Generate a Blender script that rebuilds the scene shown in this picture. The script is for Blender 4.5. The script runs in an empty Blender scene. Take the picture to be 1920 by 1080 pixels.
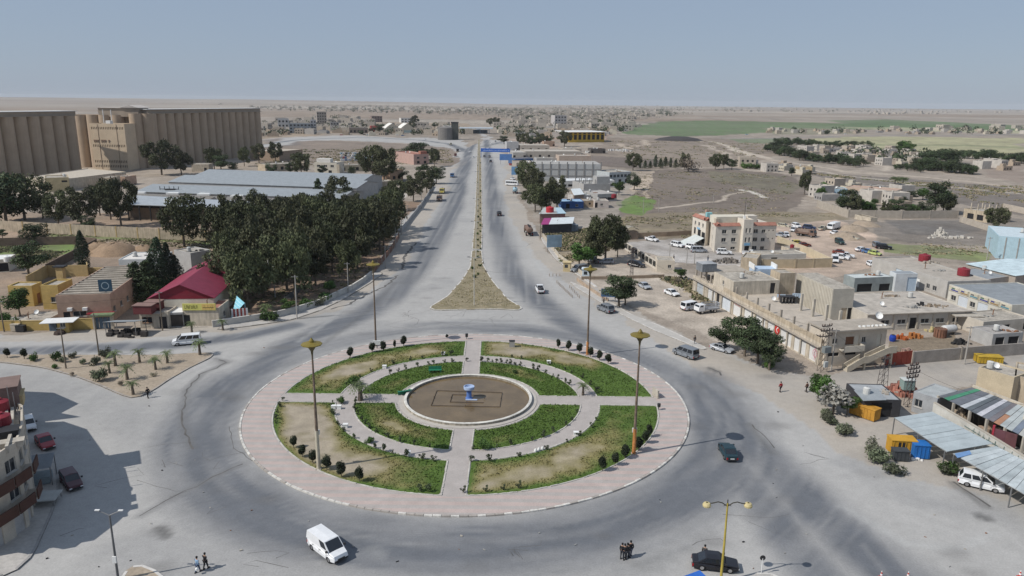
import bpy, math, random
import numpy as np
from mathutils import Vector, Matrix
random.seed(7); RNG = np.random.default_rng(11)
scene = bpy.context.scene
COL = scene.collection
PI = math.pi

# ------------------------------------------------------------------ camera, sky, sun, exposure
FPX, PITCH, ROLL, CAMH = 1390.0, math.atan(349/1390.0), math.radians(0.6), 45.0
_f = Vector((0, math.cos(PITCH), -math.sin(PITCH))); _r0 = Vector((1, 0, 0)); _u0 = _r0.cross(_f)
_r = _r0*math.cos(ROLL)+_u0*math.sin(ROLL); _u = _u0*math.cos(ROLL)-_r0*math.sin(ROLL)
cd = bpy.data.cameras.new('camera'); cam = bpy.data.objects.new('camera', cd); COL.objects.link(cam)
m = Matrix((_r, _u, -_f)).transposed().to_4x4(); m.translation = (0, 0, CAMH); cam.matrix_world = m
cd.sensor_width = 36; cd.lens = FPX/1920*36; cd.clip_start = 0.5; cd.clip_end = 60000
scene.camera = cam
SUN = Vector((-15.3, -6.05, 16.8)).normalized()
world = bpy.data.worlds.new('World'); scene.world = world; world.use_nodes = True
nt = world.node_tree; bg = nt.nodes['Background']
sky = nt.nodes.new('ShaderNodeTexSky'); sky.sky_type = 'NISHITA'; sky.sun_disc = False
sky.sun_elevation = math.asin(SUN.z); sky.sun_rotation = math.atan2(SUN.x, SUN.y)
sky.altitude = 350; sky.air_density = 1.0; sky.dust_density = 0.7; sky.ozone_density = 1.6
veil = nt.nodes.new('ShaderNodeMix'); veil.data_type = 'RGBA'; veil.inputs[0].default_value = 0.78      # thin high overcast veil, the same all over the sky
veil.inputs[7].default_value = (3.7, 4.6, 6.1, 1)
nt.links.new(sky.outputs[0], veil.inputs[6]); nt.links.new(veil.outputs[2], bg.inputs[0]); bg.inputs[1].default_value = 0.085
sl = bpy.data.lights.new('sun', 'SUN'); so = bpy.data.objects.new('sun', sl); COL.objects.link(so)
sl.energy = 4.0; sl.angle = math.radians(0.5); sl.color = (1.0, 0.955, 0.89)
so.rotation_euler = SUN.to_track_quat('Z', 'Y').to_euler(); so.location = (-200, -80, 220)
scene.view_settings.view_transform = 'Standard'; scene.view_settings.look = 'None'
scene.view_settings.exposure = 0.0; scene.view_settings.gamma = 1.0; scene.view_settings.use_curve_mapping = False

def ray(px, py): return _f+_r*((px-960)/FPX)-_u*((py-540)/FPX)
def G(px, py, z=0.0):                     # where a sight line of the survey photograph meets height z
    d = ray(px, py); t = (z-CAMH)/d.z
    return (d.x*t, d.y*t)
def HT(bx, by, tx, ty):                   # height of a thing from its base and its top
    b = G(bx, by); d = ray(tx, ty); t = math.hypot(*b)/math.hypot(d.x, d.y)
    return CAMH+d.z*t
def depth(px, py): return G(px, py)[1]

# ------------------------------------------------------------------ object helpers
class MB:
    def __init__(s): s.v = []; s.f = []; s.m = []
    def face(s, pts, mi=0):
        n = len(s.v); s.v += [tuple(p) for p in pts]; s.f.append(tuple(range(n, n+len(pts)))); s.m.append(mi)
    def box(s, x0, x1, y0, y1, z0, z1, mi=0, bottom=True):
        n = len(s.v)
        s.v += [(x0,y0,z0),(x1,y0,z0),(x1,y1,z0),(x0,y1,z0),(x0,y0,z1),(x1,y0,z1),(x1,y1,z1),(x0,y1,z1)]
        fs = [(4,5,6,7),(0,1,5,4),(1,2,6,5),(2,3,7,6),(3,0,4,7)]
        if bottom: fs.append((3,2,1,0))
        for f in fs: s.f.append(tuple(n+i for i in f)); s.m.append(mi)
        return s
    def prism(s, poly, z0, z1, mi=0):
        n = len(s.v); k = len(poly)
        s.v += [(p[0],p[1],z0) for p in poly]+[(p[0],p[1],z1) for p in poly]
        for i in range(k):
            j = (i+1) % k; s.f.append((n+i,n+j,n+k+j,n+k+i)); s.m.append(mi)
        s.f.append(tuple(n+k+i for i in range(k))); s.m.append(mi)
        s.f.append(tuple(n+k-1-i for i in range(k))); s.m.append(mi)
        return s
    def tube(s, pts, rad, n=6, mi=0, cap=True):
        pts = [Vector(p) for p in pts]; rings = []
        for i, p in enumerate(pts):
            d = (pts[min(i+1,len(pts)-1)]-pts[max(i-1,0)])
            d = d.normalized() if d.length > 1e-9 else Vector((0,0,1))
            a = d.cross(Vector((0,0,1)) if abs(d.z) < .9 else Vector((1,0,0))).normalized(); b = d.cross(a)
            r = rad[i] if isinstance(rad,(list,tuple)) else rad
            k = len(s.v); s.v += [tuple(p+(a*math.cos(2*PI*q/n)+b*math.sin(2*PI*q/n))*r) for q in range(n)]; rings.append(k)
        for i in range(len(rings)-1):
            for q in range(n):
                w = (q+1) % n; s.f.append((rings[i]+q,rings[i]+w,rings[i+1]+w,rings[i+1]+q)); s.m.append(mi)
        if cap:
            s.f.append(tuple(rings[0]+n-1-q for q in range(n))); s.m.append(mi)
            s.f.append(tuple(rings[-1]+q for q in range(n))); s.m.append(mi)
        return s
    def lathe(s, prof, n=24, c=(0,0,0), mi=0, a0=0.0):      # prof = [(r,z)...] going up the outside
        k = len(s.v)
        for r, z in prof: s.v += [(c[0]+r*math.cos(a0+2*PI*q/n), c[1]+r*math.sin(a0+2*PI*q/n), c[2]+z) for q in range(n)]
        for i in range(len(prof)-1):
            for q in range(n):
                w = (q+1) % n; s.f.append((k+i*n+q,k+i*n+w,k+(i+1)*n+w,k+(i+1)*n+q)); s.m.append(mi)
        return s
    def disc(s, r, z, n=24, c=(0,0), mi=0):
        s.face([(c[0]+r*math.cos(2*PI*q/n), c[1]+r*math.sin(2*PI*q/n), z) for q in range(n)], mi); return s
    def xf(s, M):
        s.v = [tuple(M@Vector(p)) for p in s.v]; return s
    def add(s, o, M=None):
        n = len(s.v); s.v += [tuple(M@Vector(p)) for p in o.v] if M else o.v
        s.f += [tuple(n+i for i in f) for f in o.f]; s.m += o.m; return s
    def mesh(s, name, mats, smooth=False):
        me = bpy.data.meshes.new(name); me.from_pydata(s.v, [], s.f)
        for q in (mats if isinstance(mats,(list,tuple)) else [mats]): me.materials.append(q)
        if any(s.m): me.polygons.foreach_set('material_index', s.m)
        if smooth: me.polygons.foreach_set('use_smooth', [True]*len(me.polygons))
        me.update(); return me

def link(name, me, parent=None, loc=None, rotz=None):
    o = bpy.data.objects.new(name, me); COL.objects.link(o)
    if parent is not None: o.parent = parent
    if loc is not None: o.location = loc
    if rotz: o.rotation_euler = (0,0,rotz)
    return o
def obj(name, mb, mats, parent=None, loc=None, rotz=None, smooth=False):
    return link(name, mb.mesh(name, mats, smooth), parent, loc, rotz)
def tag(o, label=None, cat=None, group=None, kind=None):
    if label: o['label'] = label
    if cat: o['category'] = cat
    if group: o['group'] = group
    if kind: o['kind'] = kind
    return o
def thing(name, label, cat, loc=(0,0,0), rotz=0, group=None):
    o = bpy.data.objects.new(name, None); COL.objects.link(o); o.location = loc; o.rotation_euler = (0,0,rotz)
    o.empty_display_size = .3
    return tag(o, label, cat, group)
def struct(name, mb, mats, smooth=False, loc=None): return tag(obj(name, mb, mats, None, loc, None, smooth), kind='structure')
KIDS = {}
def clone(root, loc, rotz=0, label=None, group=None, scale=None):
    if root.name not in KIDS:
        KIDS[root.name] = [(c, list(c.children)) for c in root.children]
    r = root.copy(); COL.objects.link(r); r.location = loc; r.rotation_euler = (0,0,rotz)
    if scale: r.scale = scale if isinstance(scale,(tuple,list)) else (scale,)*3
    if label: r['label'] = label
    if group: r['group'] = group
    out = []
    for ch, sub in KIDS[root.name]:
        c = ch.copy(); COL.objects.link(c); c.parent = r; out.append(c)
        for g in sub:
            d = g.copy(); COL.objects.link(d); d.parent = c
    return r, out

# ------------------------------------------------------------------ materials
def M(name, col, rough=.85, var=.18, scale=.6, fine=.12, fscale=9.0, bump=0.0, metal=0.0, spec=.3, attr=None, col2=None, rand=0.0, streak=0.0):
    mt = bpy.data.materials.new(name); mt.use_nodes = True; t = mt.node_tree; N = t.nodes; L = t.links
    b = N['Principled BSDF']; b.inputs['Roughness'].default_value = rough; b.inputs['Metallic'].default_value = metal
    b.inputs['Specular IOR Level'].default_value = spec
    geo = N.new('ShaderNodeNewGeometry')
    n1 = N.new('ShaderNodeTexNoise'); n1.inputs['Scale'].default_value = scale; n1.inputs['Detail'].default_value = 5; n1.inputs['Roughness'].default_value = .62
    n2 = N.new('ShaderNodeTexNoise'); n2.inputs['Scale'].default_value = fscale; n2.inputs['Detail'].default_value = 3
    L.new(geo.outputs['Position'], n1.inputs['Vector'])
    if streak:
        mp = N.new('ShaderNodeMapping'); mp.inputs['Scale'].default_value = (1,1,streak); L.new(geo.outputs['Position'], mp.inputs['Vector']); L.new(mp.outputs[0], n2.inputs['Vector'])
    else: L.new(geo.outputs['Position'], n2.inputs['Vector'])
    def mr(sock, a, c):
        q = N.new('ShaderNodeMapRange'); q.inputs['From Min'].default_value = .25; q.inputs['From Max'].default_value = .75
        q.inputs['To Min'].default_value = a; q.inputs['To Max'].default_value = c; L.new(sock, q.inputs['Value']); return q.outputs[0]
    base = None
    if attr:
        a = N.new('ShaderNodeAttribute'); a.attribute_name = attr; base = a.outputs['Color']
        if col is not None:
            x = N.new('ShaderNodeMix'); x.data_type = 'RGBA'; x.blend_type = 'MULTIPLY'; x.inputs[0].default_value = 1
            x.inputs[6].default_value = (*col,1); L.new(base, x.inputs[7]); base = x.outputs[2]
    elif col2:
        x = N.new('ShaderNodeMix'); x.data_type = 'RGBA'; x.inputs[6].default_value = (*col,1); x.inputs[7].default_value = (*col2,1)
        L.new(mr(n1.outputs[0], 0, 1), x.inputs[0]); base = x.outputs[2]
    else:
        x = N.new('ShaderNodeRGB'); x.outputs[0].default_value = (*col,1); base = x.outputs[0]
    v1 = mr(n1.outputs[0], 1-var, 1+var); v2 = mr(n2.outputs[0], 1-fine, 1+fine)
    mu = N.new('ShaderNodeMath'); mu.operation = 'MULTIPLY'; L.new(v1, mu.inputs[0]); L.new(v2, mu.inputs[1]); val = mu.outputs[0]
    if rand:
        oi = N.new('ShaderNodeObjectInfo'); q = N.new('ShaderNodeMapRange'); q.inputs['To Min'].default_value = 1-rand; q.inputs['To Max'].default_value = 1+rand
        L.new(oi.outputs['Random'], q.inputs['Value']); m2 = N.new('ShaderNodeMath'); m2.operation = 'MULTIPLY'; L.new(val, m2.inputs[0]); L.new(q.outputs[0], m2.inputs[1]); val = m2.outputs[0]
    vm = N.new('ShaderNodeVectorMath'); vm.operation = 'SCALE'; L.new(base, vm.inputs[0]); L.new(val, vm.inputs['Scale'])
    L.new(vm.outputs[0], b.inputs['Base Color'])
    if bump:
        bp = N.new('ShaderNodeBump'); bp.inputs['Strength'].default_value = bump; bp.inputs['Distance'].default_value = .08
        L.new(n2.outputs[0], bp.inputs['Height']); L.new(bp.outputs[0], b.inputs['Normal'])
    return mt
_P = {}
def P(col, rough=.85, var=.12, metal=0.0, spec=.3, **k):     # painted or plain surface, cached by colour
    key = (col, rough, var, metal, spec, tuple(sorted(k.items())))
    if key not in _P: _P[key] = M('surface', col, rough, var, metal=metal, spec=spec, **k)
    return _P[key]
def S(r, g, b):                             # sRGB 0-255 to linear
    f = lambda c: (c/255/12.92) if c/255 <= .04045 else ((c/255+.055)/1.055)**2.4
    return (round(f(r),4), round(f(g),4), round(f(b),4))
CONC = P((.36,.32,.27), .9, .22, fine=.14); CONC2 = P((.40,.365,.31), .9, .25, fine=.22, fscale=3, streak=.2); PLASTER = P((.47,.42,.345), .9, .2, fine=.24, fscale=2.2, streak=.18)
GREY = P((.30,.295,.28), .9, .2); DARK = P((.03,.03,.032), .6, .1); GLASS = P((.03,.036,.042), .12, .05, spec=.6)
WHITE = P((.72,.72,.70), .6, .1); STEEL = P((.25,.25,.25), .5, .15, metal=.5); RUST = P((.22,.11,.06), .85, .3)
ROOFC = P((.345,.315,.27), .92, .38, fine=.25, fscale=2.5); WOOD = P((.16,.10,.06), .8, .2)
BLACK = P((.012,.012,.013), .7, .1); TYRE = P((.02,.02,.02), .9, .1); CHROME = P((.45,.45,.46), .3, .05, metal=.8)
SHEET = P((.31,.335,.35), .6, .14, metal=.25, streak=.1); KERBM = P((.52,.50,.47), .9, .25)
REDT = P((.22,.025,.035), .5, .1); BLUEP = P((.05,.14,.42), .5, .15)
# ------------------------------------------------------------------ ground
def vnoise(x, y, seed=0):
    xi = np.floor(x).astype(np.int64); yi = np.floor(y).astype(np.int64); xf = x-xi; yf = y-yi
    def h(a, b):
        n = (a*374761393+b*668265263+seed*974634211) & 0x7fffffff
        n = ((n ^ (n >> 13))*1274126177) & 0x7fffffff
        return ((n ^ (n >> 16)) & 0xffff)/65535.0
    u = xf*xf*(3-2*xf); v = yf*yf*(3-2*yf)
    return (h(xi,yi)*(1-u)+h(xi+1,yi)*u)*(1-v)+(h(xi,yi+1)*(1-u)+h(xi+1,yi+1)*u)*v
def fbm(x, y, s, seed=0, o=4):
    t = 0; a = .5; q = 0
    for i in range(o): t = t+a*vnoise(x/s*2**i, y/s*2**i, seed+i*17); q += a; a *= .55
    return t/q
def axis(lo, hi, step, far_lo, far_hi, g):
    a = list(np.arange(lo, hi+.01, step)); s = step
    b = [a[-1]]
    while b[-1] < far_hi: s = max(step, min((b[-1]-hi)*g+step, 900)); b.append(b[-1]+s)
    c = [lo]
    while c[-1] > far_lo: s = max(step, min((lo-c[-1])*g+step, 900)); c.append(c[-1]-s)
    return np.array(c[:0:-1]+a+b[1:])
XS = axis(-105, 125, 0.65, -15000, 15000, .016)
ys = [-3000,-1500,-700,-300,-120,-60,-20,0,12,22,30,36,40]
y = 44.0
while y < 340: ys.append(y); y += .65
while y < 16000: ys.append(y); y += max(.65, y*y/62550*.9)
YS = np.array(ys)
GX, GY = np.meshgrid(XS, YS)
nx, ny = len(XS), len(YS)
N1 = fbm(GX, GY, 40, 1); N2 = fbm(GX, GY, 9, 5); N3 = fbm(GX, GY, 3, 9)
JA = np.clip(GY*.08-18, 0, 45)
WX = GX+(fbm(GX,GY,6,21)-.5)*3+(fbm(GX,GY,70,22)-.5)*JA; WY = GY+(fbm(GX,GY,6,33)-.5)*3+(fbm(GX,GY,70,34)-.5)*JA*1.3
def world_poly(px): return np.array([G(*p) for p in px])
def pip(poly, X, Y):
    ins = np.zeros(X.shape, bool); k = len(poly)
    bx0, bx1, by0, by1 = poly[:,0].min(), poly[:,0].max(), poly[:,1].min(), poly[:,1].max()
    sel = (X >= bx0) & (X <= bx1) & (Y >= by0) & (Y <= by1)
    xs, yy = X[sel], Y[sel]; r = np.zeros(xs.shape, bool)
    for i in range(k):
        x1, y1 = poly[i]; x2, y2 = poly[(i+1) % k]
        c = ((y1 > yy) != (y2 > yy)) & (xs < (x2-x1)*(yy-y1)/((y2-y1) if y2 != y1 else 1e-9)+x1)
        r ^= c
    ins[sel] = r
    return ins
def dist(line, X, Y, maxd):
    D = np.full(X.shape, 1e9)
    x0, x1 = line[:,0].min()-maxd, line[:,0].max()+maxd; y0, y1 = line[:,1].min()-maxd, line[:,1].max()+maxd
    sel = (X > x0) & (X < x1) & (Y > y0) & (Y < y1); xs, yy = X[sel], Y[sel]; d = np.full(xs.shape, 1e9)
    for (a, b), (c, e) in zip(line[:-1], line[1:]):
        vx, vy = c-a, e-b; q = np.clip(((xs-a)*vx+(yy-b)*vy)/(vx*vx+vy*vy+1e-9), 0, 1)
        d = np.minimum(d, np.hypot(xs-a-q*vx, yy-b-q*vy))
    D[sel] = d; return D
def sm(e0, e1, x):
    t = np.clip((x-e0)/(e1-e0), 0, 1); return t*t*(3-2*t)
Cc = np.zeros((ny, nx, 3)); 
def paint(mask, col, amt=1.0):
    w = (mask*amt)[..., None] if not np.isscalar(mask) else amt
    Cc[:] = Cc*(1-w)+np.array(col)*w
FAR = (.27,.23,.19)
Cc[:] = FAR
Cc *= (1+(fbm(GX,GY,260,3)-.5)[...,None]*.5)
# far country: bands of fields
BAND = fbm(GX*.25, GY, 700, 71, 3)
paint(sm(.52,.6,BAND)*(GY > 900), (.235,.18,.135), .7); paint(sm(.5,.42,BAND)*(GY > 1500), (.34,.30,.25), .7)
FP = [  # (corners in the photograph, colour, edge jitter)
 ([(470,245),(700,228),(880,232),(880,240),(700,245),(480,262)], (.28,.22,.16)),
 ([(470,268),(560,262),(700,266),(842,274),(872,292),(850,312),(760,305),(480,312)], (.20,.16,.13)),
 ([(480,262),(560,258),(560,268),(480,282)], (.17,.15,.14)),
 ([(905,262),(1000,258),(1060,275),(1000,285),(905,280)], (.34,.27,.22)),
 ([(1000,250),(1080,246),(1160,252),(1130,262),(1010,262)], (.33,.235,.18)),
 ([(1130,258),(1300,258),(1480,268),(1440,300),(1330,310),(1190,318),(1110,312)], (.215,.175,.14)),
 ([(1105,290),(1200,296),(1260,302),(1200,316),(1105,312)], (.14,.115,.10)),
 ([(1172,240),(1235,228),(1330,226),(1470,229),(1600,231),(1650,226),(1745,233),(1900,239),(1925,246),(1700,243),(1560,242),(1480,244),(1400,251),(1290,256),(1185,252)], (.085,.14,.055)),
 ([(1560,226),(1660,224),(1760,228),(1925,236),(1925,247),(1760,242),(1600,238)], (.095,.145,.065)),
 ([(1560,238),(1700,239),(1925,246),(1925,250),(1700,246)], (.33,.32,.21)),
 ([(1440,240),(1560,241),(1640,250),(1440,252)], (.20,.19,.13)),
 ([(1370,262),(1440,259),(1480,264),(1470,270),(1380,268)], (.15,.18,.11)),
 ([(1500,266),(1580,257),(1760,257),(1925,259),(1925,304),(1800,292),(1700,284),(1600,277)], (.33,.32,.185)),
 ([(1560,271),(1800,270),(1925,276),(1925,279),(1800,274),(1560,274)], (.20,.21,.12)),
 ([(1440,316),(1530,322),(1700,335),(1925,352),(1925,405),(1800,385),(1700,350),(1560,336)], (.155,.135,.12)),
 ([(1850,308),(1925,312),(1925,345),(1850,330)], (.25,.20,.165)),
 ([(1202,318),(1330,315),(1460,325),(1520,345),(1510,380),(1440,412),(1290,446),(1150,440),(1100,430),(1165,400),(1206,358)], (.145,.118,.098)),
 ([(1330,322),(1450,328),(1510,350),(1480,365),(1340,340)], (.155,.14,.10)),
 ([(1090,430),(1180,402),(1300,398),(1450,396),(1560,398),(1590,412),(1480,420),(1290,452),(1170,446)], (.21,.175,.12)),
 ([(1162,382),(1200,366),(1240,376),(1232,392),(1205,404),(1172,398)], (.115,.185,.045)),
 ([(1195,322),(1222,318),(1228,340),(1200,360),(1180,352)], (.40,.33,.26)),
 ([(1620,420),(1750,408),(1890,408),(1925,412),(1925,462),(1800,462),(1700,455),(1640,440)], (.18,.16,.14)),
 ([(1650,412),(1800,414),(1850,424),(1800,446),(1690,440)], (.145,.135,.125)),
 ([(1640,455),(1760,462),(1860,476),(1850,492),(1720,480),(1640,470)], (.175,.20,.085)),
 ([(1440,424),(1560,414),(1640,440),(1660,470),(1640,500),(1560,520),(1440,505),(1445,460)], (.43,.335,.265)),
 ([(1165,455),(1300,445),(1440,452),(1450,480),(1400,500),(1260,492)], (.375,.355,.335)),
 ([(1060,470),(1160,455),(1250,490),(1240,500),(1160,500),(1060,500)], (.37,.315,.255)),
 ([(1100,500),(1270,495),(1420,590),(1370,650),(1280,610),(1160,565),(1095,530)], (.385,.335,.28)),
 ([(1020,430),(1090,430),(1170,455),(1120,475),(1060,490),(1035,470)], (.27,.22,.15)),
 ([(985,290),(1100,290),(1110,320),(1190,340),(1160,420),(1080,430),(1020,440),(985,380)], (.27,.24,.205)),
 ([(-60,395),(200,400),(430,410),(430,470),(380,520),(300,600),(-60,600)], (.27,.20,.145)),
 ([(-60,455),(145,456),(140,470),(90,486),(-60,492)], (.13,.22,.05)),
 ([(90,430),(260,438),(430,455),(430,462),(250,450),(90,446)], (.15,.20,.07)),
 ([(440,400),(560,380),(700,370),(790,380),(780,420),(745,460),(715,500),(690,530),(600,575),(480,600),(430,590),(420,500)], (.22,.15,.105)),
 ([(560,300),(700,330),(700,375),(620,390),(560,360)], (.30,.26,.22)),
 ([(700,360),(760,362),(750,380),(700,388)], (.40,.37,.33)),
 ([(-80,300),(240,318),(480,300),(480,330),(300,330),(80,352),(-80,352)], (.30,.25,.20)),
]
for pp, c in FP: paint(pip(world_poly(pp), WX, WY).astype(float)*np.clip(.80+(N2-.5)*.7,0,1), c)
Cc *= (1+(N1-.5)[...,None]*.45+(N2-.5)[...,None]*.6+(N3-.5)[...,None]*.35)
# paved area: dusty asphalt
DUST = np.array((.366,.357,.342)); TAR = np.array((.128,.136,.150))
ROADS = [
 [(-400,640),(0,628),(150,620),(330,616),(440,604),(560,580),(640,556),(695,524),(722,470),(752,420),(792,372),(822,335),(842,305),(858,285),(835,275),(760,268),(640,262),(560,264),(480,278),(470,272),(560,256),(640,254),(780,258),(860,264),(893,276),(896,262),(898,238),(905,238),(912,262),(960,268),(958,300),(962,345),(985,400),(1010,440),(1030,478),(1058,500),(1130,548),(1210,592),(1300,640),(1390,672),(1470,700),(1540,708),(1600,692),(1920,655),(2200,640),(2400,760),(1990,722),(1880,720),(1700,730),(1660,760),(1900,830),(2100,1000),(2400,1500),(960,1700),(-700,1500),(-400,900)],
]
pm = pip(world_poly(ROADS[0]), WX, WY)
paved = pm.astype(float)
dustc = DUST*(1+(N1-.5)[...,None]*.12+(N2-.5)[...,None]*.10+(N3-.5)[...,None]*.10)
# sandy drift towards the shoulders, cleaner grey towards the middle
warm = np.zeros_like(GX)
for pp in [[(1150,560),(1300,640),(1400,680),(1530,710),(1690,740),(1900,840),(1950,950),(1700,900),(1560,840),(1440,740),(1300,690),(1180,610)],
           [(700,520),(760,420),(830,330),(850,300),(862,300),(848,340),(800,420),(760,500),(640,580),(440,625),(400,620)],
           [(950,300),(1000,430),(1060,500),(1160,570),(1120,575),(1000,480),(950,400),(935,300)],
           [(1480,700),(1920,640),(1920,725),(1650,745)],[(0,615),(440,600),(430,618),(200,640),(0,640)]]:
    w_ = world_poly(pp); warm = np.maximum(warm, pip(w_, WX, WY)*1.0)
warm = warm*(.55+.6*N2)
dustc = dustc*(1-warm[...,None]*.9)+np.array((.37,.33,.282))*warm[...,None]*.9*(1+(N2-.5)[...,None]*.25)
# worn lanes where tyres keep the asphalt clean
wear = np.zeros_like(GX)
def lane(px, hw, soft, amt, streak=True, world=False):
    global wear
    ln = np.array(px) if world else world_poly(px)
    D = dist(ln, GX+(N1-.5)*3, GY+(N1-.5)*3, hw+soft+4)
    w = 1-sm(hw*.35, hw+soft, D)
    wear = np.maximum(wear, w*amt)
CX, CY = -6.6, 107.4
ringp = lambda r, a0, a1, n=60: [(CX+r*math.cos(math.radians(a0+(a1-a0)*i/n)), CY+r*math.sin(math.radians(a0+(a1-a0)*i/n))) for i in range(n+1)]
lane(ringp(39.0, -190, 15), 3.6, 5.5, .95, world=True)
lane(ringp(37.5, 15, 100), 2.6, 3.5, .75, world=True)
lane(ringp(38, 60, 120), 1.2, 3.2, .55, world=True)
lane(ringp(38.0, 120, 185), 2.2, 4, .58, world=True)
lane([(897,240),(894,262),(880,280),(876,300),(864,345),(846,400),(822,440),(786,500),(730,555),(675,590),(610,618),(540,650),(470,700)], 2.6, 3.6, .92)
lane([(868,300),(856,345),(838,395),(810,440)], 3.2, 3, .6)
lane([(480,272),(560,262),(680,257),(790,263),(842,270),(877,285)], 4, 3, .9)
lane([(912,262),(916,300),(922,360),(928,410),(942,460),(968,520),(1012,572),(1070,612),(1140,650),(1200,690),(1262,740)], 2.4, 3.4, .9)
lane([(926,360),(934,420),(956,490),(1000,550)], 3.0, 3.0, .6)
lane([(905,275),(958,262),(985,256)], 4, 3, .7)
lane([(770,612),(870,606),(960,608),(1060,628),(1130,655)], 1.3, 2.6, .5)
lane([(-60,662),(0,660),(130,655),(250,650),(345,645),(450,632),(545,612)], 2.3, 1.8, .92)
lane([(-60,690),(60,712),(170,752),(280,800),(360,850),(420,900)], 2.5, 5, .24)
lane([(1290,770),(1345,820),(1400,900),(1460,985),(1540,1080),(1640,1200)], 2.0, 2.6, .85)
lane([(1330,760),(1420,840),(1500,925),(1600,1015),(1720,1110),(1900,1240)], 2.6, 3.6, .95)
lane([(1420,930),(1500,1040),(1600,1180)], 1.0, 1.2, .55)
lane([(1250,730),(1310,790),(1350,850),(1350,930),(1300,1000),(1200,1040),(1050,1060)], 1.6, 4, .28)
lane([(700,1010),(800,1060),(950,1120)], 3, 4, .32)
lane([(1470,690),(1600,700),(1760,680),(1920,664)], 2.6, 3, .22)
# long scuffs running with the traffic round the ring and down the avenue
RR = np.hypot(GX-CX, GY-CY); AA = np.arctan2(GY-CY, GX-CX)
arc = vnoise(RR*1.9, AA*6, 55)*.5+vnoise(RR*.7, AA*4, 56)*.5
near_ring = 1-sm(44, 62, RR)
lanes_av = vnoise(GX*1.1, GY*.03, 57)
scuff = np.where(RR < 58, arc, lanes_av)
wear = np.clip(wear*(.62+.75*scuff)-.12*(N2-.45)*wear+.14*sm(.62,.9,scuff)*near_ring, 0, 1)
ptch = sm(.62,.75,fbm(GX,GY,16,91))*.22
wear = np.maximum(wear, ptch*(.5+N3))
roadc = dustc*(1-wear[...,None])+TAR*(1+(N3-.5)[...,None]*.2)*wear[...,None]
# tar seams and patched cuts across the plaza
def seam(px, hw, col, amt):
    D = dist(world_poly(px), GX, GY, 3); k = (1-sm(hw, hw+.9, D))*amt
    roadc[:] = roadc*(1-k[...,None])+np.array(col)*k[...,None]
seam([(262,968),(330,930),(400,895),(455,870)], .12, (.17,.17,.17), .55)
seam([(405,672),(425,680),(380,700),(350,730),(342,770),(345,800),(360,840)], .15, (.14,.14,.14), .6)
for px, hw, k, am in [([(1330,690),(1346,697)],.12,.08,.7),([(1405,795),(1440,840),(1450,850)],.1,.12,.5),([(1325,700),(1370,735)],.1,.14,.4),([(1210,1060),(1225,1058)],.8,.2,.4),([(1245,1040),(1252,1044)],.6,.22,.4),
    ([(1838,968),(1850,972)],.25,.1,.8),([(1785,905),(1850,950)],.08,.1,.6),([(60,790),(95,800)],.5,.2,.4),([(300,990),(312,1005)],.15,.06,.7),([(700,1030),(715,1040)],.3,.3,.4),
    ([(1580,950),(1700,1020),(1800,1030),(1860,1000)],.15,.42,.4),([(560,640),(620,600)],.1,.36,.5),([(600,650),(700,575),(740,530)],.1,.10,.35),([(820,600),(900,604),(1000,606)],.08,.4,.4),([(990,460),(1010,500),(1050,545)],.1,.40,.5),([(520,600),(620,592)],.06,.12,.5)]:
    seam(px, hw, (k,k,k*.97), am)
gs = np.random.default_rng(77)
for i in range(150):                                     # oil spots, patches and stray dark marks
    sx, sy = gs.uniform(-60,70), gs.uniform(55,200); r = gs.uniform(.3,1.3); d = np.hypot((GX-sx)/1.6, GY-sy); q = (d < r+1.2); kk = np.where(q, (1-sm(r*.4, r+.9, d))*gs.uniform(.12,.4), 0); roadc[:] = roadc*(1-kk[...,None])+np.array((.13,.125,.12))*kk[...,None]
paint(paved, 0, 0) ; Cc[:] = Cc*(1-paved[...,None])+roadc*paved[...,None]
# tracks and footpaths worn across the open country
for px, hw, col in [([(1240,391),(1310,384),(1366,376),(1371,366),(1400,358)], .7, (.44,.38,.31)),
                    ([(1385,355),(1410,359),(1445,370)], 1.2, (.55,.51,.45)),
                    ([(1217,330),(1218,350),(1225,372)], .6, (.40,.33,.26)),
                    ([(1290,262),(1340,268),(1375,282),(1390,292)], 3, (.50,.44,.36)),
                    ([(1360,275),(1400,290),(1440,298)], 4, (.46,.40,.33)),
                    ([(1310,272),(1345,285),(1365,300)], 3, (.40,.34,.28)),
                    ([(1440,300),(1560,320),(1700,330),(1820,340),(1960,360)], 2.2, (.42,.36,.29)),
                    ([(1430,308),(1560,326),(1700,342),(1960,368)], 1.5, (.45,.40,.33)),
                    ([(1380,260),(1500,258),(1650,254),(1960,252)], 7, (.22,.21,.20)),
                    ([(1645,320),(1660,310),(1640,302)], 2.2, (.45,.39,.32)),
                    ([(1200,262),(1180,280),(1150,270)], 3, (.42,.35,.28)),
                    ([(1320,316),(1400,318),(1470,324)], 1.6, (.42,.37,.31)),
                    ([(480,262),(620,254),(780,258)], 3, (.38,.34,.30))]:
    D = dist(world_poly(px), WX, WY, hw*3+2); k = 1-sm(hw*.8, hw*1.5+.6, D); Cc[:] = Cc*(1-k[...,None]*.85)+np.array(col)*k[...,None]*.85
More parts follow.
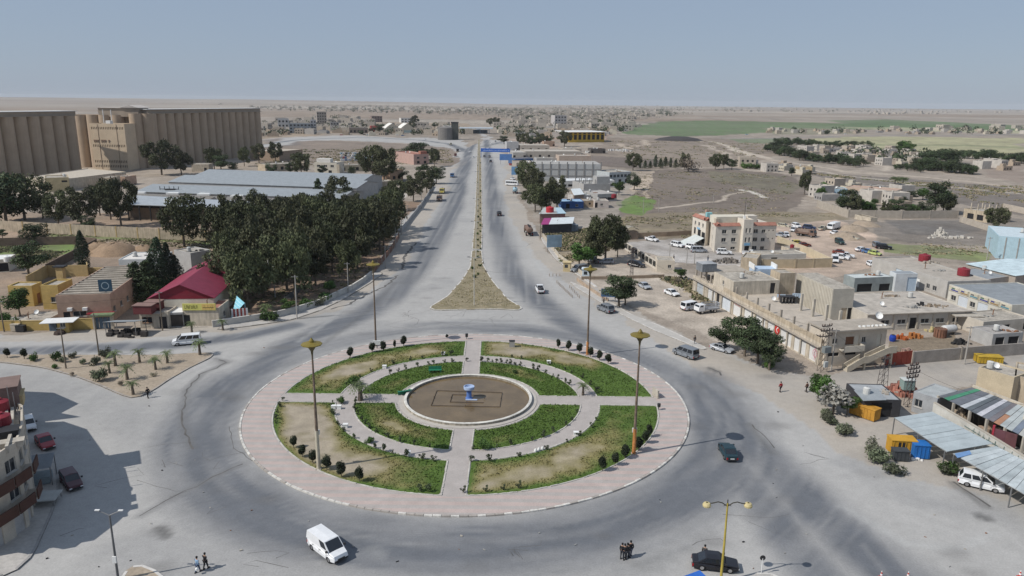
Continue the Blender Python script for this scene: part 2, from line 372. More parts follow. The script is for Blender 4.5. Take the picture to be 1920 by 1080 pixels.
# gentle relief: mounds off the paved ground, low hills on the left skyline
GZ = np.zeros_like(GX)
hill = sm(4200, 9000, GY)*sm(300, -3500, GX)
GZ += hill*(18+30*fbm(GX,GY,1800,13,3))
rough = sm(0.0, 1.0, dist(world_poly([(1400,425),(1560,418),(1660,432),(1790,445)]), GX, GY, 30)/25)
GZ += np.where(paved > 0, 0, np.where(rough < 1, (1-rough)*.9*N2, 0))
nearbld = (GX > -150) & (GX < 200) & (GY < 420)
GZ += np.where((paved > 0) | (GY < 60), 0, np.where(nearbld, 0.0, (N2-.5)*.35))
GZ[paved > 0] = 0
V = np.stack([GX, GY, GZ], -1).reshape(-1, 3)
ii = np.arange((ny-1)*(nx-1)); r_, c_ = ii//(nx-1), ii % (nx-1)
Q = np.stack([r_*nx+c_, r_*nx+c_+1, (r_+1)*nx+c_+1, (r_+1)*nx+c_], -1)
cxm = (GX[r_, c_]+GX[r_+1, c_+1])/2; cym = (GY[r_, c_]+GY[r_+1, c_+1])/2
isroad = pip(world_poly(ROADS[0]), cxm[None], cym[None])[0]
isfield = np.zeros_like(isroad)
for k in (7, 8, 12, 16): isfield |= pip(world_poly(FP[k][0]), cxm[None], cym[None])[0]
GROUND = M('earth', None, .95, .20, .28, .22, 2.2, bump=.5, attr='Col')
ASPH = M('dusty asphalt', None, .9, .09, .8, .11, 5.0, bump=.15, attr='Col')
def sheet(name, sel, mat):
    q = Q[sel]; used = np.unique(q); remap = np.zeros(len(V), np.int64); remap[used] = np.arange(len(used))
    me = bpy.data.meshes.new(name); me.vertices.add(len(used)); me.vertices.foreach_set('co', V[used].ravel())
    nq = len(q); me.loops.add(nq*4); me.loops.foreach_set('vertex_index', remap[q].ravel())
    me.polygons.add(nq); me.polygons.foreach_set('loop_start', np.arange(nq)*4); me.update(calc_edges=True)
    a = me.color_attributes.new('Col', 'FLOAT_COLOR', 'POINT')
    c4 = np.ones((len(used), 4)); c4[:, :3] = np.clip(Cc.reshape(-1,3)[used], .01, .9); a.data.foreach_set('color', c4.ravel())
    me.materials.append(mat); me.validate()
    return tag(link(name, me), kind='structure')
sheet('ground', ~isroad & ~isfield, GROUND); sheet('road', isroad, ASPH); sheet('field', isfield & ~isroad, GROUND)
del WX, WY, N1, BAND, arc, lanes_av
# ------------------------------------------------------------------ haze
hz = MB().box(-15500, 15500, -2900, 16500, -1.5, 95)
hm = bpy.data.materials.new('thin dusty air'); hm.use_nodes = True; t = hm.node_tree; t.nodes.remove(t.nodes['Principled BSDF'])
pv = t.nodes.new('ShaderNodeVolumePrincipled'); pv.inputs['Density'].default_value = 4.8e-5; pv.inputs['Color'].default_value = (.93,.96,.99,1); pv.inputs['Anisotropy'].default_value = 0
t.links.new(pv.outputs[0], t.nodes['Material Output'].inputs['Volume'])
tag(obj('haze', hz, hm), kind='stuff')
# ------------------------------------------------------------------ vegetation builders
def LEAF(name, col, rough=.7, rand=.32):
    return M(name, col, rough, .25, .35, .22, 4, attr='tint', rand=rand, spec=.25)
EUC = LEAF('eucalyptus leaves', (.068,.077,.039)); PINE = LEAF('pine needles', (.045,.064,.030)); CYP = LEAF('cypress leaves', (.026,.042,.024))
BROAD = LEAF('broad leaves', (.055,.105,.026)); OLIVE = LEAF('grey green leaves', (.115,.13,.085)); PALMM = LEAF('palm fronds', (.10,.13,.055))
DRYB = LEAF('bare twigs', (.17,.145,.115)); BARK = M('bark', (.14,.115,.09), .95, .25, 1.2, .2, 8); TOPI = LEAF('clipped leaves', (.022,.030,.016), rand=.12)
ROSE = LEAF('rose leaves', (.05,.065,.035)); BLOS = LEAF('pale blossom', (.27,.27,.24), rand=.05)
def leaf_mesh(name, mats, blobs, n_per, size, droop=0.0, flat=0.0, seed=0, mi=None, shell=.55):
    """leaf clumps (bent quads) scattered through ellipsoids; blobs = (x,y,z,rx,ry,rz)"""
    g = np.random.default_rng(seed); P_ = []; T_ = []
    for k, b in enumerate(blobs):
        n = n_per if np.isscalar(n_per) else n_per[k]
        d = g.normal(size=(n,3)); d /= np.linalg.norm(d, axis=1)[:,None]
        r = (shell+(1-shell)*g.random(n))*(.86+.3*g.random(n)); r = np.where(g.random(n) < .12, r*1.12, r)
        c = np.array(b[:3])+d*r[:,None]*np.array(b[3:6])
        nrm = d*.6+g.normal(size=(n,3))*.6+np.array((0,0,.35)); nrm /= np.linalg.norm(nrm,axis=1)[:,None]
        a = np.cross(nrm, g.normal(size=(n,3))); 
        if droop: a = a*(1-droop)+np.array((0,0,-1.0))*droop*np.linalg.norm(a,axis=1)[:,None]
        a /= np.linalg.norm(a,axis=1)[:,None]+1e-9; bb = np.cross(nrm, a); bb /= np.linalg.norm(bb,axis=1)[:,None]+1e-9
        s = size*(.55+.9*g.random(n))[:,None]; w = s*(.62 if not droop else .42)
        P_.append(np.stack([c-a*s-bb*w*.5, c-a*s*.1+bb*w-nrm*s*.12, c+a*s+bb*w*.3, c+a*s*.15-bb*w], 1))
        T_.append(np.full(n, .72+.6*g.random())*(.75+.5*g.random(n)))
    V_ = np.concatenate(P_).reshape(-1,3); tint = np.repeat(np.concatenate(T_), 4); n = len(V_)//4
    me = bpy.data.meshes.new(name); me.vertices.add(n*4); me.vertices.foreach_set('co', V_.ravel())
    me.loops.add(n*4); me.loops.foreach_set('vertex_index', np.arange(n*4)); me.polygons.add(n); me.polygons.foreach_set('loop_start', np.arange(n)*4)
    me.update(calc_edges=True)
    c4 = np.ones((n*4,4)); c4[:,0] = tint; c4[:,1] = tint*(1+.04*g.normal()); c4[:,2] = tint*.95
    me.color_attributes.new('tint','FLOAT_COLOR','POINT').data.foreach_set('color', c4.ravel())
    for q in (mats if isinstance(mats,(list,tuple)) else [mats]): me.materials.append(q)
    return me
def trunk_mesh(h, r, limbs, seed=0, lean=0.03, n=7):
    g = random.Random(seed); mb = MB(); p = [(0,0,-.15)]
    for i in range(1, 5): p.append((g.uniform(-lean,lean)*h*i/2, g.uniform(-lean,lean)*h*i/2, h*i/4))
    mb.tube(p, [r*1.25, r, r*.8, r*.6, r*.35], n)
    for (tx, ty, tz) in limbs:
        q = max(.2, min(.85, (tz/h)*.55)); s = Vector(p[1]).lerp(Vector(p[3]), q); e = Vector((tx,ty,tz)); mid = s.lerp(e,.5)+Vector((0,0,-.06*h))
        mb.tube([s, mid, e], [r*.5, r*.32, r*.1], 5)
    return mb
TREES = {}
def make_tree(key, name, crown_mat, blobs, n_per, size, th, tr, droop=0, nlimb=6, seed=0, lean=.03, shell=.55):
    cm = leaf_mesh('crown', crown_mat, blobs, n_per, size, droop, seed=seed, shell=shell)
    limbs = [b[:3] for b in blobs[:nlimb]]
    tm = trunk_mesh(th, tr, limbs, seed, lean).mesh('trunk', BARK)
    TREES[key] = (name, tm, cm)
def tree(key, px, py, h, label, group=None, cat='tree', rot=None, base=None, wide=1.0, z=0.0, name=None):
    nm, tm, cm = TREES[key]; x, y = base if base else G(px, py)
    t = thing(name or nm, label, cat, (x, y, z), rot if rot is not None else random.uniform(0, 6.28), group)
    t.scale = (h*wide, h*wide, h)
    link('trunk', tm, t); link('crown', cm, t); return t
# unit-height trees (scaled to their real height when planted)
for v in range(5):                                    # eucalyptus: tall, ragged, hanging clumps
    g = random.Random(40+v); bl = []
    for i in range(17):
        a = i*2.4+g.random(); z = .34+.58*(i/16); rr = (.10+.22*math.sin(PI*min(1,(z-.22)/.8)))*g.uniform(.55,1.15)
        bl.append((math.cos(a)*rr, math.sin(a)*rr, z+g.uniform(-.04,.04), g.uniform(.085,.15), g.uniform(.085,.15), g.uniform(.09,.16)))
    make_tree('euc%d'%v, 'eucalyptus_tree', EUC, bl, 260, .026, .62, .02, .55, 8, v)
for v in range(4):                                    # spreading pine, denser and rounder
    g = random.Random(80+v); bl = []
    for i in range(15):
        a = i*2.4+g.random(); z = .30+.55*g.random(); rr = .36*g.uniform(.3,1)*math.sin(PI*min(1,max(.12,(z-.12)/.95)))
        bl.append((math.cos(a)*rr, math.sin(a)*rr, z, g.uniform(.13,.19), g.uniform(.13,.19), g.uniform(.08,.13)))
    make_tree('pine%d'%v, 'pine_tree', PINE, bl, 280, .024, .6, .025, .1, 9, 10+v)
for v in range(2):                                    # slim dark cypress
    g = random.Random(120+v); bl = []
    for i in range(11):
        z = .07+.86*i/10; r = .135*math.sin(PI*min(.97,(.22+.78*i/10)*.95))+.02
        bl.append((g.uniform(-.02,.02), g.uniform(-.02,.02), z, r, r, .085))
    make_tree('cyp%d'%v, 'cypress_tree', CYP, bl, 620, .0125, .4, .02, .45, 0, 20+v, shell=.8)
for v in range(3):                                    # small round broadleaf tree
    g = random.Random(150+v); bl = []
    for i in range(12):
        a = i*2.4; z = .38+.45*g.random(); rr = .30*g.uniform(.2,1)
        bl.append((math.cos(a)*rr, math.sin(a)*rr, z, g.uniform(.13,.22), g.uniform(.13,.22), g.uniform(.11,.17)))
    make_tree('broad%d'%v, 'broadleaf_tree', BROAD, bl, 200, .034, .5, .022, .15, 8, 30+v)
for v in range(3):                                    # low scrubby bush
    g = random.Random(180+v); bl = [(g.uniform(-.42,.42), g.uniform(-.42,.42), g.uniform(.25,.6), g.uniform(.22,.38), g.uniform(.22,.38), g.uniform(.22,.4)) for i in range(8)]
    make_tree('bush%d'%v, 'shrub', OLIVE, bl, 130, .075, .4, .03, .05, 6, 50+v)
    make_tree('gbush%d'%v, 'shrub', BROAD, bl, 130, .075, .4, .03, .05, 6, 60+v)
    make_tree('dry%d'%v, 'dry_shrub', DRYB, bl, 90, .06, .5, .03, .05, 8, 70+v)
for v in range(2):                                    # clipped egg-shaped topiary
    bl = [(0,0,.60,.29,.29,.40)]+[(.12*math.cos(i*1.6),.12*math.sin(i*1.6),.42+.1*i,.2,.2,.2) for i in range(4)]
    make_tree('topi%d'%v, 'topiary_bush', TOPI, bl, 420, .045, .3, .035, .1, 0, 80+v, shell=.7)
for v in range(3):                                    # rose bush
    g = random.Random(210+v); bl = [(g.uniform(-.3,.3), g.uniform(-.3,.3), g.uniform(.3,.85), .2, .2, .2) for i in range(6)]
    make_tree('rose%d'%v, 'rose_bush', ROSE, bl, 26, .11, .7, .03, .1, 5, 90+v)
for v in range(3):                                    # thick crown down to the ground, for belts and hedges
    g = random.Random(270+v); bl = [(g.uniform(-.3,.3), g.uniform(-.3,.3), g.uniform(.2,.82), g.uniform(.14,.22), g.uniform(.14,.22), g.uniform(.14,.2)) for i in range(13)]
    make_tree('thick%d'%v, 'pine_tree', PINE, bl, 150, .035, .5, .022, .1, 4, 110+v)
for v in range(2):                                    # conifer, cone shaped and tiered
    g = random.Random(240+v); bl = []
    for i in range(20):
        z = .12+.8*(i/19); a = i*2.4; r = .26*(1-z)+.02
        bl.append((math.cos(a)*r*.7, math.sin(a)*r*.7, z, r*.75+.03, r*.75+.03, .06))
    make_tree('con%d'%v, 'conifer_tree', PINE, bl, 170, .022, .8, .018, .2, 0, 100+v)
def palm_crown(seed, nf=22, L=.62):
    g = random.Random(seed); vs = []
    for i in range(nf):
        a = i*2.399; up = g.uniform(.15,1.25); d = Vector((math.cos(a), math.sin(a), 0)); pts = []
        for k in range(7):
            s = k/6; pts.append(d*(L*s*math.cos(up*(1-.7*s)))+Vector((0,0,.62+L*(math.sin(up)*s-.75*s*s))))
        side = d.cross(Vector((0,0,1)))
        for k in range(1, 7):
            p0, p1 = pts[k-1], pts[k]
            for sg in (-1, 1):
                tip = p1.lerp(p0,.3)+side*sg*(.17*math.sin(PI*(k+.5)/7.5))+Vector((0,0,-.05))+d*.07
                vs += [p0, p0.lerp(p1,.55), tip, tip]
            vs += [p0-side*.006, p0+side*.006, p1+side*.005, p1-side*.005]
    n = len(vs)//4; mb = MB()
    for i in range(n):
        q = vs[i*4:i*4+4]; mb.face(q[:3] if (q[2]-q[3]).length < 1e-6 else q)
    me = mb.mesh('crown', PALMM); c = me.color_attributes.new('tint','FLOAT_COLOR','POINT')
    t = np.ones((len(me.vertices),4)); t[:,:3] = RNG.uniform(.7,1.35,(len(me.vertices),1)); c.data.foreach_set('color', t.ravel()); return me
for v in range(3):
    tm = MB().tube([(0,0,-.1),(0,0,.15),(.01,0,.4),(0,0,.63)], [.13,.105,.085,.10], 8).mesh('trunk', BARK)
    TREES['palm%d'%v] = ('palm_tree', tm, palm_crown(300+v))
tm = MB().tube([(0,0,-.05),(0.01,0,.3),(0,0,.6),(0,0,.84)], [.03,.024,.022,.026], 8).mesh('trunk', BARK)
cm = palm_crown(310, 34, .30)
cm.transform(Matrix.Translation((0,0,.22))); TREES['tallpalm'] = ('palm_tree', tm, cm)
# ------------------------------------------------------------------ roundabout
def ringpt(r, a): return (CX+r*math.cos(a), CY+r*math.sin(a))
R0, RL, RP1, RP0, RB = 33.5, 29.0, 20.2, 17.4, 10.5
PV_A = M('pink paving', (.43,.352,.322), .9, .12, .5, .10, 6); PV_B = M('grey paving', (.375,.342,.32), .9, .12, .5, .10, 6)
PATHM = M('path pavers', (.40,.37,.345), .9, .14, .6, .14, 7)
KW = M('old white kerb paint', (.56,.54,.50), .9, .3, .8, .2, 5); KG = M('bare kerb concrete', (.36,.33,.30), .9, .25)
mb = MB(); n = 180
mb.prism([ringpt(R0-.32, 2*PI*i/n) for i in range(n)], -.3, .13)
pave = struct('roundabout_pavement', mb, PV_B)
# bands of pink and grey pavers laid across the ring
BW = .78; k = 0; yb = -R0
def xr(y, r): return math.sqrt(max(0, r*r-y*y))
while yb < R0-.3:
    ya, yc = max(yb, -R0+.34), min(yb+BW, R0-.34); ys_ = [ya+(yc-ya)*i/3 for i in range(4)]
    mat = PV_A if k % 2 else PV_B; z1 = .150 if k % 2 else .146
    ri, ro = RL+.24, R0-.33
    segs = []
    if all(abs(y) >= ri for y in ys_): segs = [[(-xr(y,ro), y) for y in ys_]+[(xr(y,ro), y) for y in ys_[::-1]]]
    else:
        for sg in (-1, 1): segs.append([(sg*xr(y,ro), y) for y in ys_]+[(sg*xr(y,ri), y) for y in ys_[::-1]])
    for pl in segs:
        if len({(round(a,3), round(b,3)) for a, b in pl}) < 4: continue
        a_ = sum(pl[i][0]*pl[(i+1) % len(pl)][1]-pl[(i+1) % len(pl)][0]*pl[i][1] for i in range(len(pl)))
        if a_ < 0: pl = pl[::-1]
        b = MB(); b.prism([(CX+p[0], CY+p[1]) for p in pl], .10, z1)
        obj('paving_band', b, mat, pave)
    yb += BW; k += 1
# kerb stones round the rim, some still white, some missing or sunken
def stone_mesh(L, w, z1):
    b = MB(); b.box(-L/2+.02, L/2-.02, -w/2, w/2, -.15, z1-.03); b.box(-L/2+.05, L/2-.05, -w/2+.03, w/2-.03, z1-.03, z1); return b
sm_w = stone_mesh(1.0,.30,.19).mesh('kerb_stone', KW); sm_g = stone_mesh(1.0,.30,.19).mesh('kerb_stone', KG)
ns = int(2*PI*R0/1.0)
for i in range(ns):
    a = 2*PI*i/ns; p = ringpt(R0-.15, a)
    o = link('kerb_stone', sm_w if random.random() < .6 else sm_g, pave, (p[0], p[1], random.uniform(-.03,.012)), a+PI/2+random.uniform(-.02,.02))
# paths inside the ring
AN = [PI/2+.025, PI+.0, -PI/2, 0.0]                      # north, west, south, east
HWP = [1.30, 1.5, 1.32, 1.5]
mb = MB()
mb.prism([ringpt(RL-.02, 2*PI*i/n) for i in range(n)], -.3, .10)
path = struct('garden_path', mb, PATHM)
for qi, a in enumerate(AN):                            # slabs of the four straight paths
    hw = HWP[qi]; slab_w = hw*2/4; d0 = RB+.3; b = MB(); step = .62; nrow = int((RL-d0)/step)
    c, s = math.cos(a), math.sin(a)
    for i in range(nrow):
        for j in range(4):
            u0 = d0+i*step+.02; u1 = u0+step-.05; v0 = -hw+j*slab_w+.025; v1 = v0+slab_w-.05; h = .115+random.uniform(-.012,.012)
            pts = [(u0,v0),(u1,v0),(u1,v1),(u0,v1)]
            b.prism([(CX+u*c-v*s, CY+u*s+v*c) for u, v in pts], .08, h)
    tag(obj('path_slabs', b, PATHM, path), kind='stuff')
b = MB(); nr = 150                                     # slabs of the circular path
for i in range(nr):
    a0 = 2*PI*i/nr; a1 = 2*PI*(i+.93)/nr
    if any(abs((a0-a+PI) % (2*PI)-PI) < .085 for a in AN): continue
    for j in range(4):
        r0 = RP0+.1+j*.66; r1 = r0+.62
        b.prism([ringpt(r0,a0), ringpt(r1,a0), ringpt(r1,a1), ringpt(r0,a1)], .08, .115+random.uniform(-.012,.012))
tag(obj('path_slabs', b, PATHM, path), kind='stuff')
# lawns: four outer, four inner beds, each a sheet whose grass is dry where the sprinklers do not reach
LAWN = M('lawn', None, .95, .12, .7, .20, 5, bump=.35, attr='Col'); EDGE = M('lawn edging', (.47,.45,.41), .9, .3, .8, .2)
GRN = np.array((.070,.118,.022)); YEL = np.array((.20,.175,.075)); TAN = np.array((.315,.27,.205))
LAWNS = []
def lawn(ri, ro, q, dryness, seed):
    a0, a1 = AN[(q+1) % 4 if q != 3 else 3], None
    A = {0:(0.0, PI/2+.025), 1:(PI/2+.025, PI), 2:(PI, 1.5*PI), 3:(-PI/2, 0.0)}[q]
    H = {0:(1.5,1.30), 1:(1.30,1.5), 2:(1.5,1.32), 3:(1.32,1.5)}[q]
    nr_, na = max(18, int((ro-ri)/.28)), 90; vs = np.zeros((nr_+1, na+1, 3)); cl = np.ones((nr_+1, na+1, 4))
    for i in range(nr_+1):
        r = ri+(ro-ri)*i/nr_; b0 = A[0]+math.asin((H[0]+.12)/r); b1 = A[1]-math.asin((H[1]+.12)/r)
        for j in range(na+1):
            t = b0+(b1-b0)*j/na; vs[i,j] = (CX+r*math.cos(t), CY+r*math.sin(t), .10)
            e = min(i/nr_*(ro-ri), (1-i/nr_)*(ro-ri), (t-b0)*r, (b1-t)*r); vs[i,j,2] = .10+.10*min(1, e/.5); cl[i,j,3] = e
    X, Y, E = vs[...,0], vs[...,1], cl[...,3]
    f1 = fbm(X, Y, 7, seed); f2 = fbm(X, Y, 1.6, seed+3); vs[...,2] += np.where(E > .3, (f2-.5)*.10, 0)
    dry = np.clip(dryness(X-CX, Y-CY)+(f1-.5)*1.5+(f2-.5)*.45-1.3*np.exp(-E/1.25), 0, 1)[...,None]
    c = np.where(dry < .5, GRN+(YEL-GRN)*dry*2, YEL+(TAN-YEL)*(dry*2-1))*(1+(f2-.5)[...,None]*.5); cl[...,:3] = c; cl[...,3] = 1
    w = na+1; fc = [(i*w+j, i*w+j+1, (i+1)*w+j+1, (i+1)*w+j)[::-1] for i in range(nr_) for j in range(na)]
    me = bpy.data.meshes.new('lawn'); me.from_pydata(vs.reshape(-1,3).tolist(), [], fc); me.materials.append(LAWN)
    me.color_attributes.new('Col','FLOAT_COLOR','POINT').data.foreach_set('color', cl.ravel())
    o = tag(link('lawn', me), kind='structure')
    rim = [tuple(vs[0,j,:2]) for j in range(na+1)]+[tuple(vs[i,na,:2]) for i in range(1,nr_+1)]+[tuple(vs[nr_,j,:2]) for j in range(na-1,-1,-1)]+[tuple(vs[i,0,:2]) for i in range(nr_-1,0,-1)]
    e = MB(); kk = len(rim); ctr = (sum(p[0] for p in rim)/kk, sum(p[1] for p in rim)/kk)
    for i in range(kk):
        if random.random() < .10: continue
        p, q2 = Vector(rim[i]), Vector(rim[(i+1) % kk]); d = (q2-p); 
        if d.length < 1e-6: continue
        nn = Vector((-d.y, d.x)).normalized()*.075; h = .215+random.uniform(-.03,.02)
        e.prism([p-nn, q2-nn, q2+nn, p+nn] if True else [], .05, h)
    obj('lawn_edging', e, EDGE, o)
    LAWNS.append((X[2:-2,2:-2].ravel(), Y[2:-2,2:-2].ravel(), vs[2:-2,2:-2,2].ravel(), dry[2:-2,2:-2,0].ravel(), c[2:-2,2:-2].reshape(-1,3)))
    return o
lawn(RP1, RL, 0, lambda x, y: .52+.03*(y-8)-.0*x-.018*np.maximum(0,x-15)-1.1*np.exp(-((x-20)**2+(y-6)**2)/45), 201)
lawn(RP1, RL, 1, lambda x, y: .75-.5*np.exp(-((x+4)**2+(y-24)**2)/30), 211)
lawn(RP1, RL, 2, lambda x, y: .98-.75*np.exp(-((x+3)**2+(y+24)**2)/35), 221)
lawn(RP1, RL, 3, lambda x, y: .72-.3*np.exp(-((x-24)**2+(y+7)**2)/30), 231)
lawn(RB+.6, RP0, 0, lambda x, y: .10, 241); lawn(RB+.6, RP0, 1, lambda x, y: .16, 251)
lawn(RB+.6, RP0, 2, lambda x, y: .42, 261); lawn(RB+.6, RP0, 3, lambda x, y: .22, 271)
# grass tufts
def tufts(name, X, Y, Z, C, n, h, seed, wd=.05):
    g = np.random.default_rng(seed); i = g.integers(0, len(X), n)
    x = X[i]+g.normal(size=n)*.2*wd/.05; y = Y[i]+g.normal(size=n)*.2*wd/.05; z = Z[i]-.02; hh = h*(.4+g.random(n)); a = g.random(n)*6.28; w = wd+wd*1.8*g.random(n)
    dx, dy = np.cos(a)*w, np.sin(a)*w; lx, ly = g.normal(size=n)*.08, g.normal(size=n)*.08
    V_ = np.stack([np.stack([x-dx,y-dy,z],1), np.stack([x+dx,y+dy,z],1), np.stack([x+lx+dx*.3,y+ly+dy*.3,z+hh],1), np.stack([x+lx-dx*.5,y+ly-dy*.5,z+hh*.85],1)],1).reshape(-1,3)
    me = bpy.data.meshes.new(name); me.vertices.add(n*4); me.vertices.foreach_set('co', V_.ravel()); me.loops.add(n*4); me.loops.foreach_set('vertex_index', np.arange(n*4))
    me.polygons.add(n); me.polygons.foreach_set('loop_start', np.arange(n)*4); me.update(calc_edges=True)
    c = np.ones((n*4,4)); c[:,:3] = np.repeat(C[i]*(.7+.6*g.random((n,1))), 4, 0); me.color_attributes.new('Col','FLOAT_COLOR','POINT').data.foreach_set('color', c.ravel())
    me.materials.append(LAWN); return tag(link(name, me), kind='stuff')
LX, LY, LZ, LD, LC = [np.concatenate([l[i] for l in LAWNS]) for i in range(5)]
gsel = LD < .55
tufts('grass', LX[gsel], LY[gsel], LZ[gsel], LC[gsel], 30000, .13, 5)

# basin
WALLW = M('whitewashed basin wall', (.58,.56,.51), .9, .3, .5, .25, 3, streak=.3); WATER = M('shallow muddy water', (.150,.108,.060), .1, .25, .3, .08, 3, spec=.35)
mb = MB(); mb.prism([ringpt(RB+.15, 2*PI*i/120) for i in range(120)], -.2, .20); struct('basin_apron', mb, M('apron concrete', (.43,.40,.36), .9, .15))
t = thing('fountain_basin', 'wide round white-walled basin of shallow brown water at the centre of the roundabout', 'fountain', (CX, CY, 0))
mb = MB(); mb.lathe([(9.86,.1),(9.86,.50)], 140); mb.lathe([(9.50,.50),(9.50,.05)], 140); obj('wall', mb, M('mottled basin wall', (.30,.27,.22), .9, .45, 1.2, .35, 3, streak=.2), t)
mb = MB(); mb.lathe([(9.86,.50),(9.9,.51),(9.9,.56),(9.87,.59),(9.49,.59),(9.46,.56),(9.46,.51),(9.50,.50)], 140); obj('coping', mb, WALLW, t)
mb = MB(); mb.disc(9.47,.22,140); obj('water', mb, WATER, t)
for r, w in ((5.2,.0),(2.6,.0)):                         # square runs of spray pipe standing just out of the water
    b = MB(); q = [(-r*1.05,-r*.55),(r*.95,-r*.6),(r,r*.5),(-r,r*.6)]
    for i in range(4):
        if r < 3 and i == 1: continue
        b.tube([(*q[i],.30),(*q[(i+1)%4],.30)], .045, 5)
    for i in range(4):
        p = Vector((*q[i],.28)).lerp(Vector((*q[(i+1)%4],.36)),.5); b.tube([p, p+Vector((0,0,.22))], .05, 5)
    obj('spray_pipe', b, P((.10,.07,.045),.9,.3), t)
BLF = M('blue painted concrete', (.10,.19,.45), .7, .2, 1.0, .15); LBL = M('pale blue bowl', (.36,.45,.62), .7, .2, 1.2, .15)
t = thing('fountain_pedestal', 'small blue mushroom-shaped fountain column standing in the muddy basin', 'fountain', (CX+.1, CY+.3, .2))
mb = MB(); mb.lathe([(.55,0),(.55,.12),(.40,.14),(.38,1.3),(.48,1.42)], 20); mb.disc(.55,.12,20); obj('column', mb, BLF, t, smooth=False)
mb = MB(); mb.lathe([(.48,1.42),(.78,1.5),(.84,1.62),(.84,2.0),(.72,2.0),(.70,1.82),(.05,1.80)], 28); obj('bowl', mb, LBL, t)
mb = MB(); mb.lathe([(.5,1.80),(.5,1.9),(.42,1.9),(.42,1.80)], 16); obj('inner_ring', mb, LBL, t)
mb = MB(); mb.box(-.5,1.3,-.9,-.6,.0,.12); obj('step', mb, LBL, t)

# planting on the roundabout
for i, (px, py, h, w) in enumerate([(551,842,1.9,.8),(567,859,1.8,.9),(587,871,2.0,.85),(613,883,2.1,.9),(640,896,2.2,.85),(674,905,2.1,.8),
    (657,673,2.2,.85),(698,662,2.0,.95),(719,660,2.1,.85),(740,655,1.8,.5),(757,651,2.2,.9),(1047,654,1.9,.7),(1066,659,2.1,.85),(1086,664,2.1,.9),
    (1107,671,2.1,.85),(1124,677,2.0,.85),(1140,684,2.1,.9),(1129,885,2.2,.75),(1153,875,2.0,.75),(1172,861,2.0,.9),(1197,847,2.1,.9),(1210,833,2.0,.8),(1217,821,2.0,.7),(838,635,.8,1.2)]):
    side = 'lower left' if px < 700 and py > 800 else 'upper left' if px < 900 else 'upper right' if py < 700 else 'lower right'
    tree('topi%d'%(i%2), px, py, h, 'dark clipped egg-shaped bush in the %s row on the roundabout rim' % side, 'clipped bushes in the %s row' % side, 'bush', z=.12, wide=w)
g = random.Random(3)
def along(r, a0, a1, n_, jit=.5):
    for i in range(n_):
        a = math.radians(a0+(a1-a0)*(i+g.uniform(-.3,.3))/n_); yield (CX+(r+g.uniform(-.2,.2)*jit)*math.cos(a), CY+(r+g.uniform(-.2,.2)*jit)*math.sin(a))
for sect, a0, a1, r, n_ in [('north-east',62,88,RP0-.2,9),('north-east',20,60,RP0-.2,7),('north-west',95,150,RP0-.2,9),('south-west',182,230,RP0-.25,9),('south-west',232,262,RP0-.2,4),
        ('south-east',278,352,RP0-.2,9),('outer south-west',236,265,RP1+.4,6),('outer south-west',185,230,RP1+.4,6),('outer south-east',272,350,RP1+.4,8),('outer north',10,80,RP1+.4,9),('outer north',100,172,RP1+.5,9),
        ('outer rim',184,204,RL-.6,5),('outer rim',262,266,RL-.6,2),('outer rim',272,290,RL-.6,4)]:
    for p in along(r, a0, a1, n_):
        k = g.randrange(3); tree('rose%d'%k, 0, 0, g.uniform(.55,1.15), 'small dark rose bush along the %s path edge of the roundabout' % sect, 'rose bushes along the %s path' % sect, 'bush', base=p, z=.13, wide=g.uniform(.7,1.1))
tree('palm0', 676, 752, 3.6, 'young palm with ragged crown beside the west path of the roundabout', None, 'palm', z=.12, wide=1.0)
tree('palm1', 1093, 742, 2.6, 'small thin palm at the east crossing of the roundabout paths', None, 'palm', z=.12, wide=.8)
for px, py, h, lab in [(660,722,1.9,'leafy green shrub beside the palm on the roundabout'),(908,842,1.5,'dark green shrub in the lower right inner lawn'),(641,757,1.2,'round dark shrub beside the west path bench'),(965,702,.8,'small shrub behind the basin on the inner lawn'),(693,833,1.0,'reddish shrub on the south-west path edge')]:
    tree('gbush%d'%(int(px)%3), px, py, h, lab, None, 'bush', z=.12, wide=1.0)
# benches, bins, little white lamps and boards
BENCH = M('green bench paint', (.02,.16,.09), .6, .15)
def bench(px, py, rz, label, tipped=False):
    x, y = G(px, py); t = thing('garden_bench', label, 'bench', (x, y, .2), rz)
    b = MB(); b.box(-1.1,1.1,-.28,.28,.40,.46); obj('seat', b, BENCH, t); b = MB(); b.box(-1.1,1.1,.28,.34,.45,1.0); obj('backrest', b, BENCH, t)
    for s in (-.9,.9):
        b = MB(); b.box(s-.06,s+.06,-.25,.3,-.05,.40); obj('leg', b, BENCH, t)
    if tipped: t.rotation_euler = (1.45, 0, rz); t.location.z = .42
    return t
bench(816,700,.12,'green garden bench standing on the inner lawn above the basin'); bench(757,739,.5,'green garden bench tipped over beside the west path',True)
for i, (px, py) in enumerate([(721,692),(831,667),(1029,683),(1080,818),(765,855),(636,768),(626,768),(648,803)]):
    x, y = G(px, py); t = thing('garden_lamp', ['white garden lamp at the upper left path bend','white garden lamp left of the north path','white garden lamp right of the north path','white garden lamp on the lower right path edge','white garden lamp on the lower left path edge','white block seat by the west path','white block seat furthest west by the path','white block seat on the south-west path edge'][i], 'lamp' if i < 5 else 'seat', (x, y, .12))
    b = MB(); b.box(-.32,.32,-.25,.25,0,.5); obj('base', b, WHITE, t); b = MB(); b.box(-.36,.36,-.29,.29,.5,.58); obj('cap', b, WHITE, t)
for i, (px, py) in enumerate([(1004,849),(1010,847),(1017,845)]):
    x, y = G(px, py); b = MB(); b.lathe([(.18,0),(.2,.25),(.12,.45),(.02,.5)],8); tag(obj('painted_stone', b, WHITE, None, (x,y,.12)), 'small white painted stone in the row of three on the south-east path', 'stone', 'white stones on the south-east path')
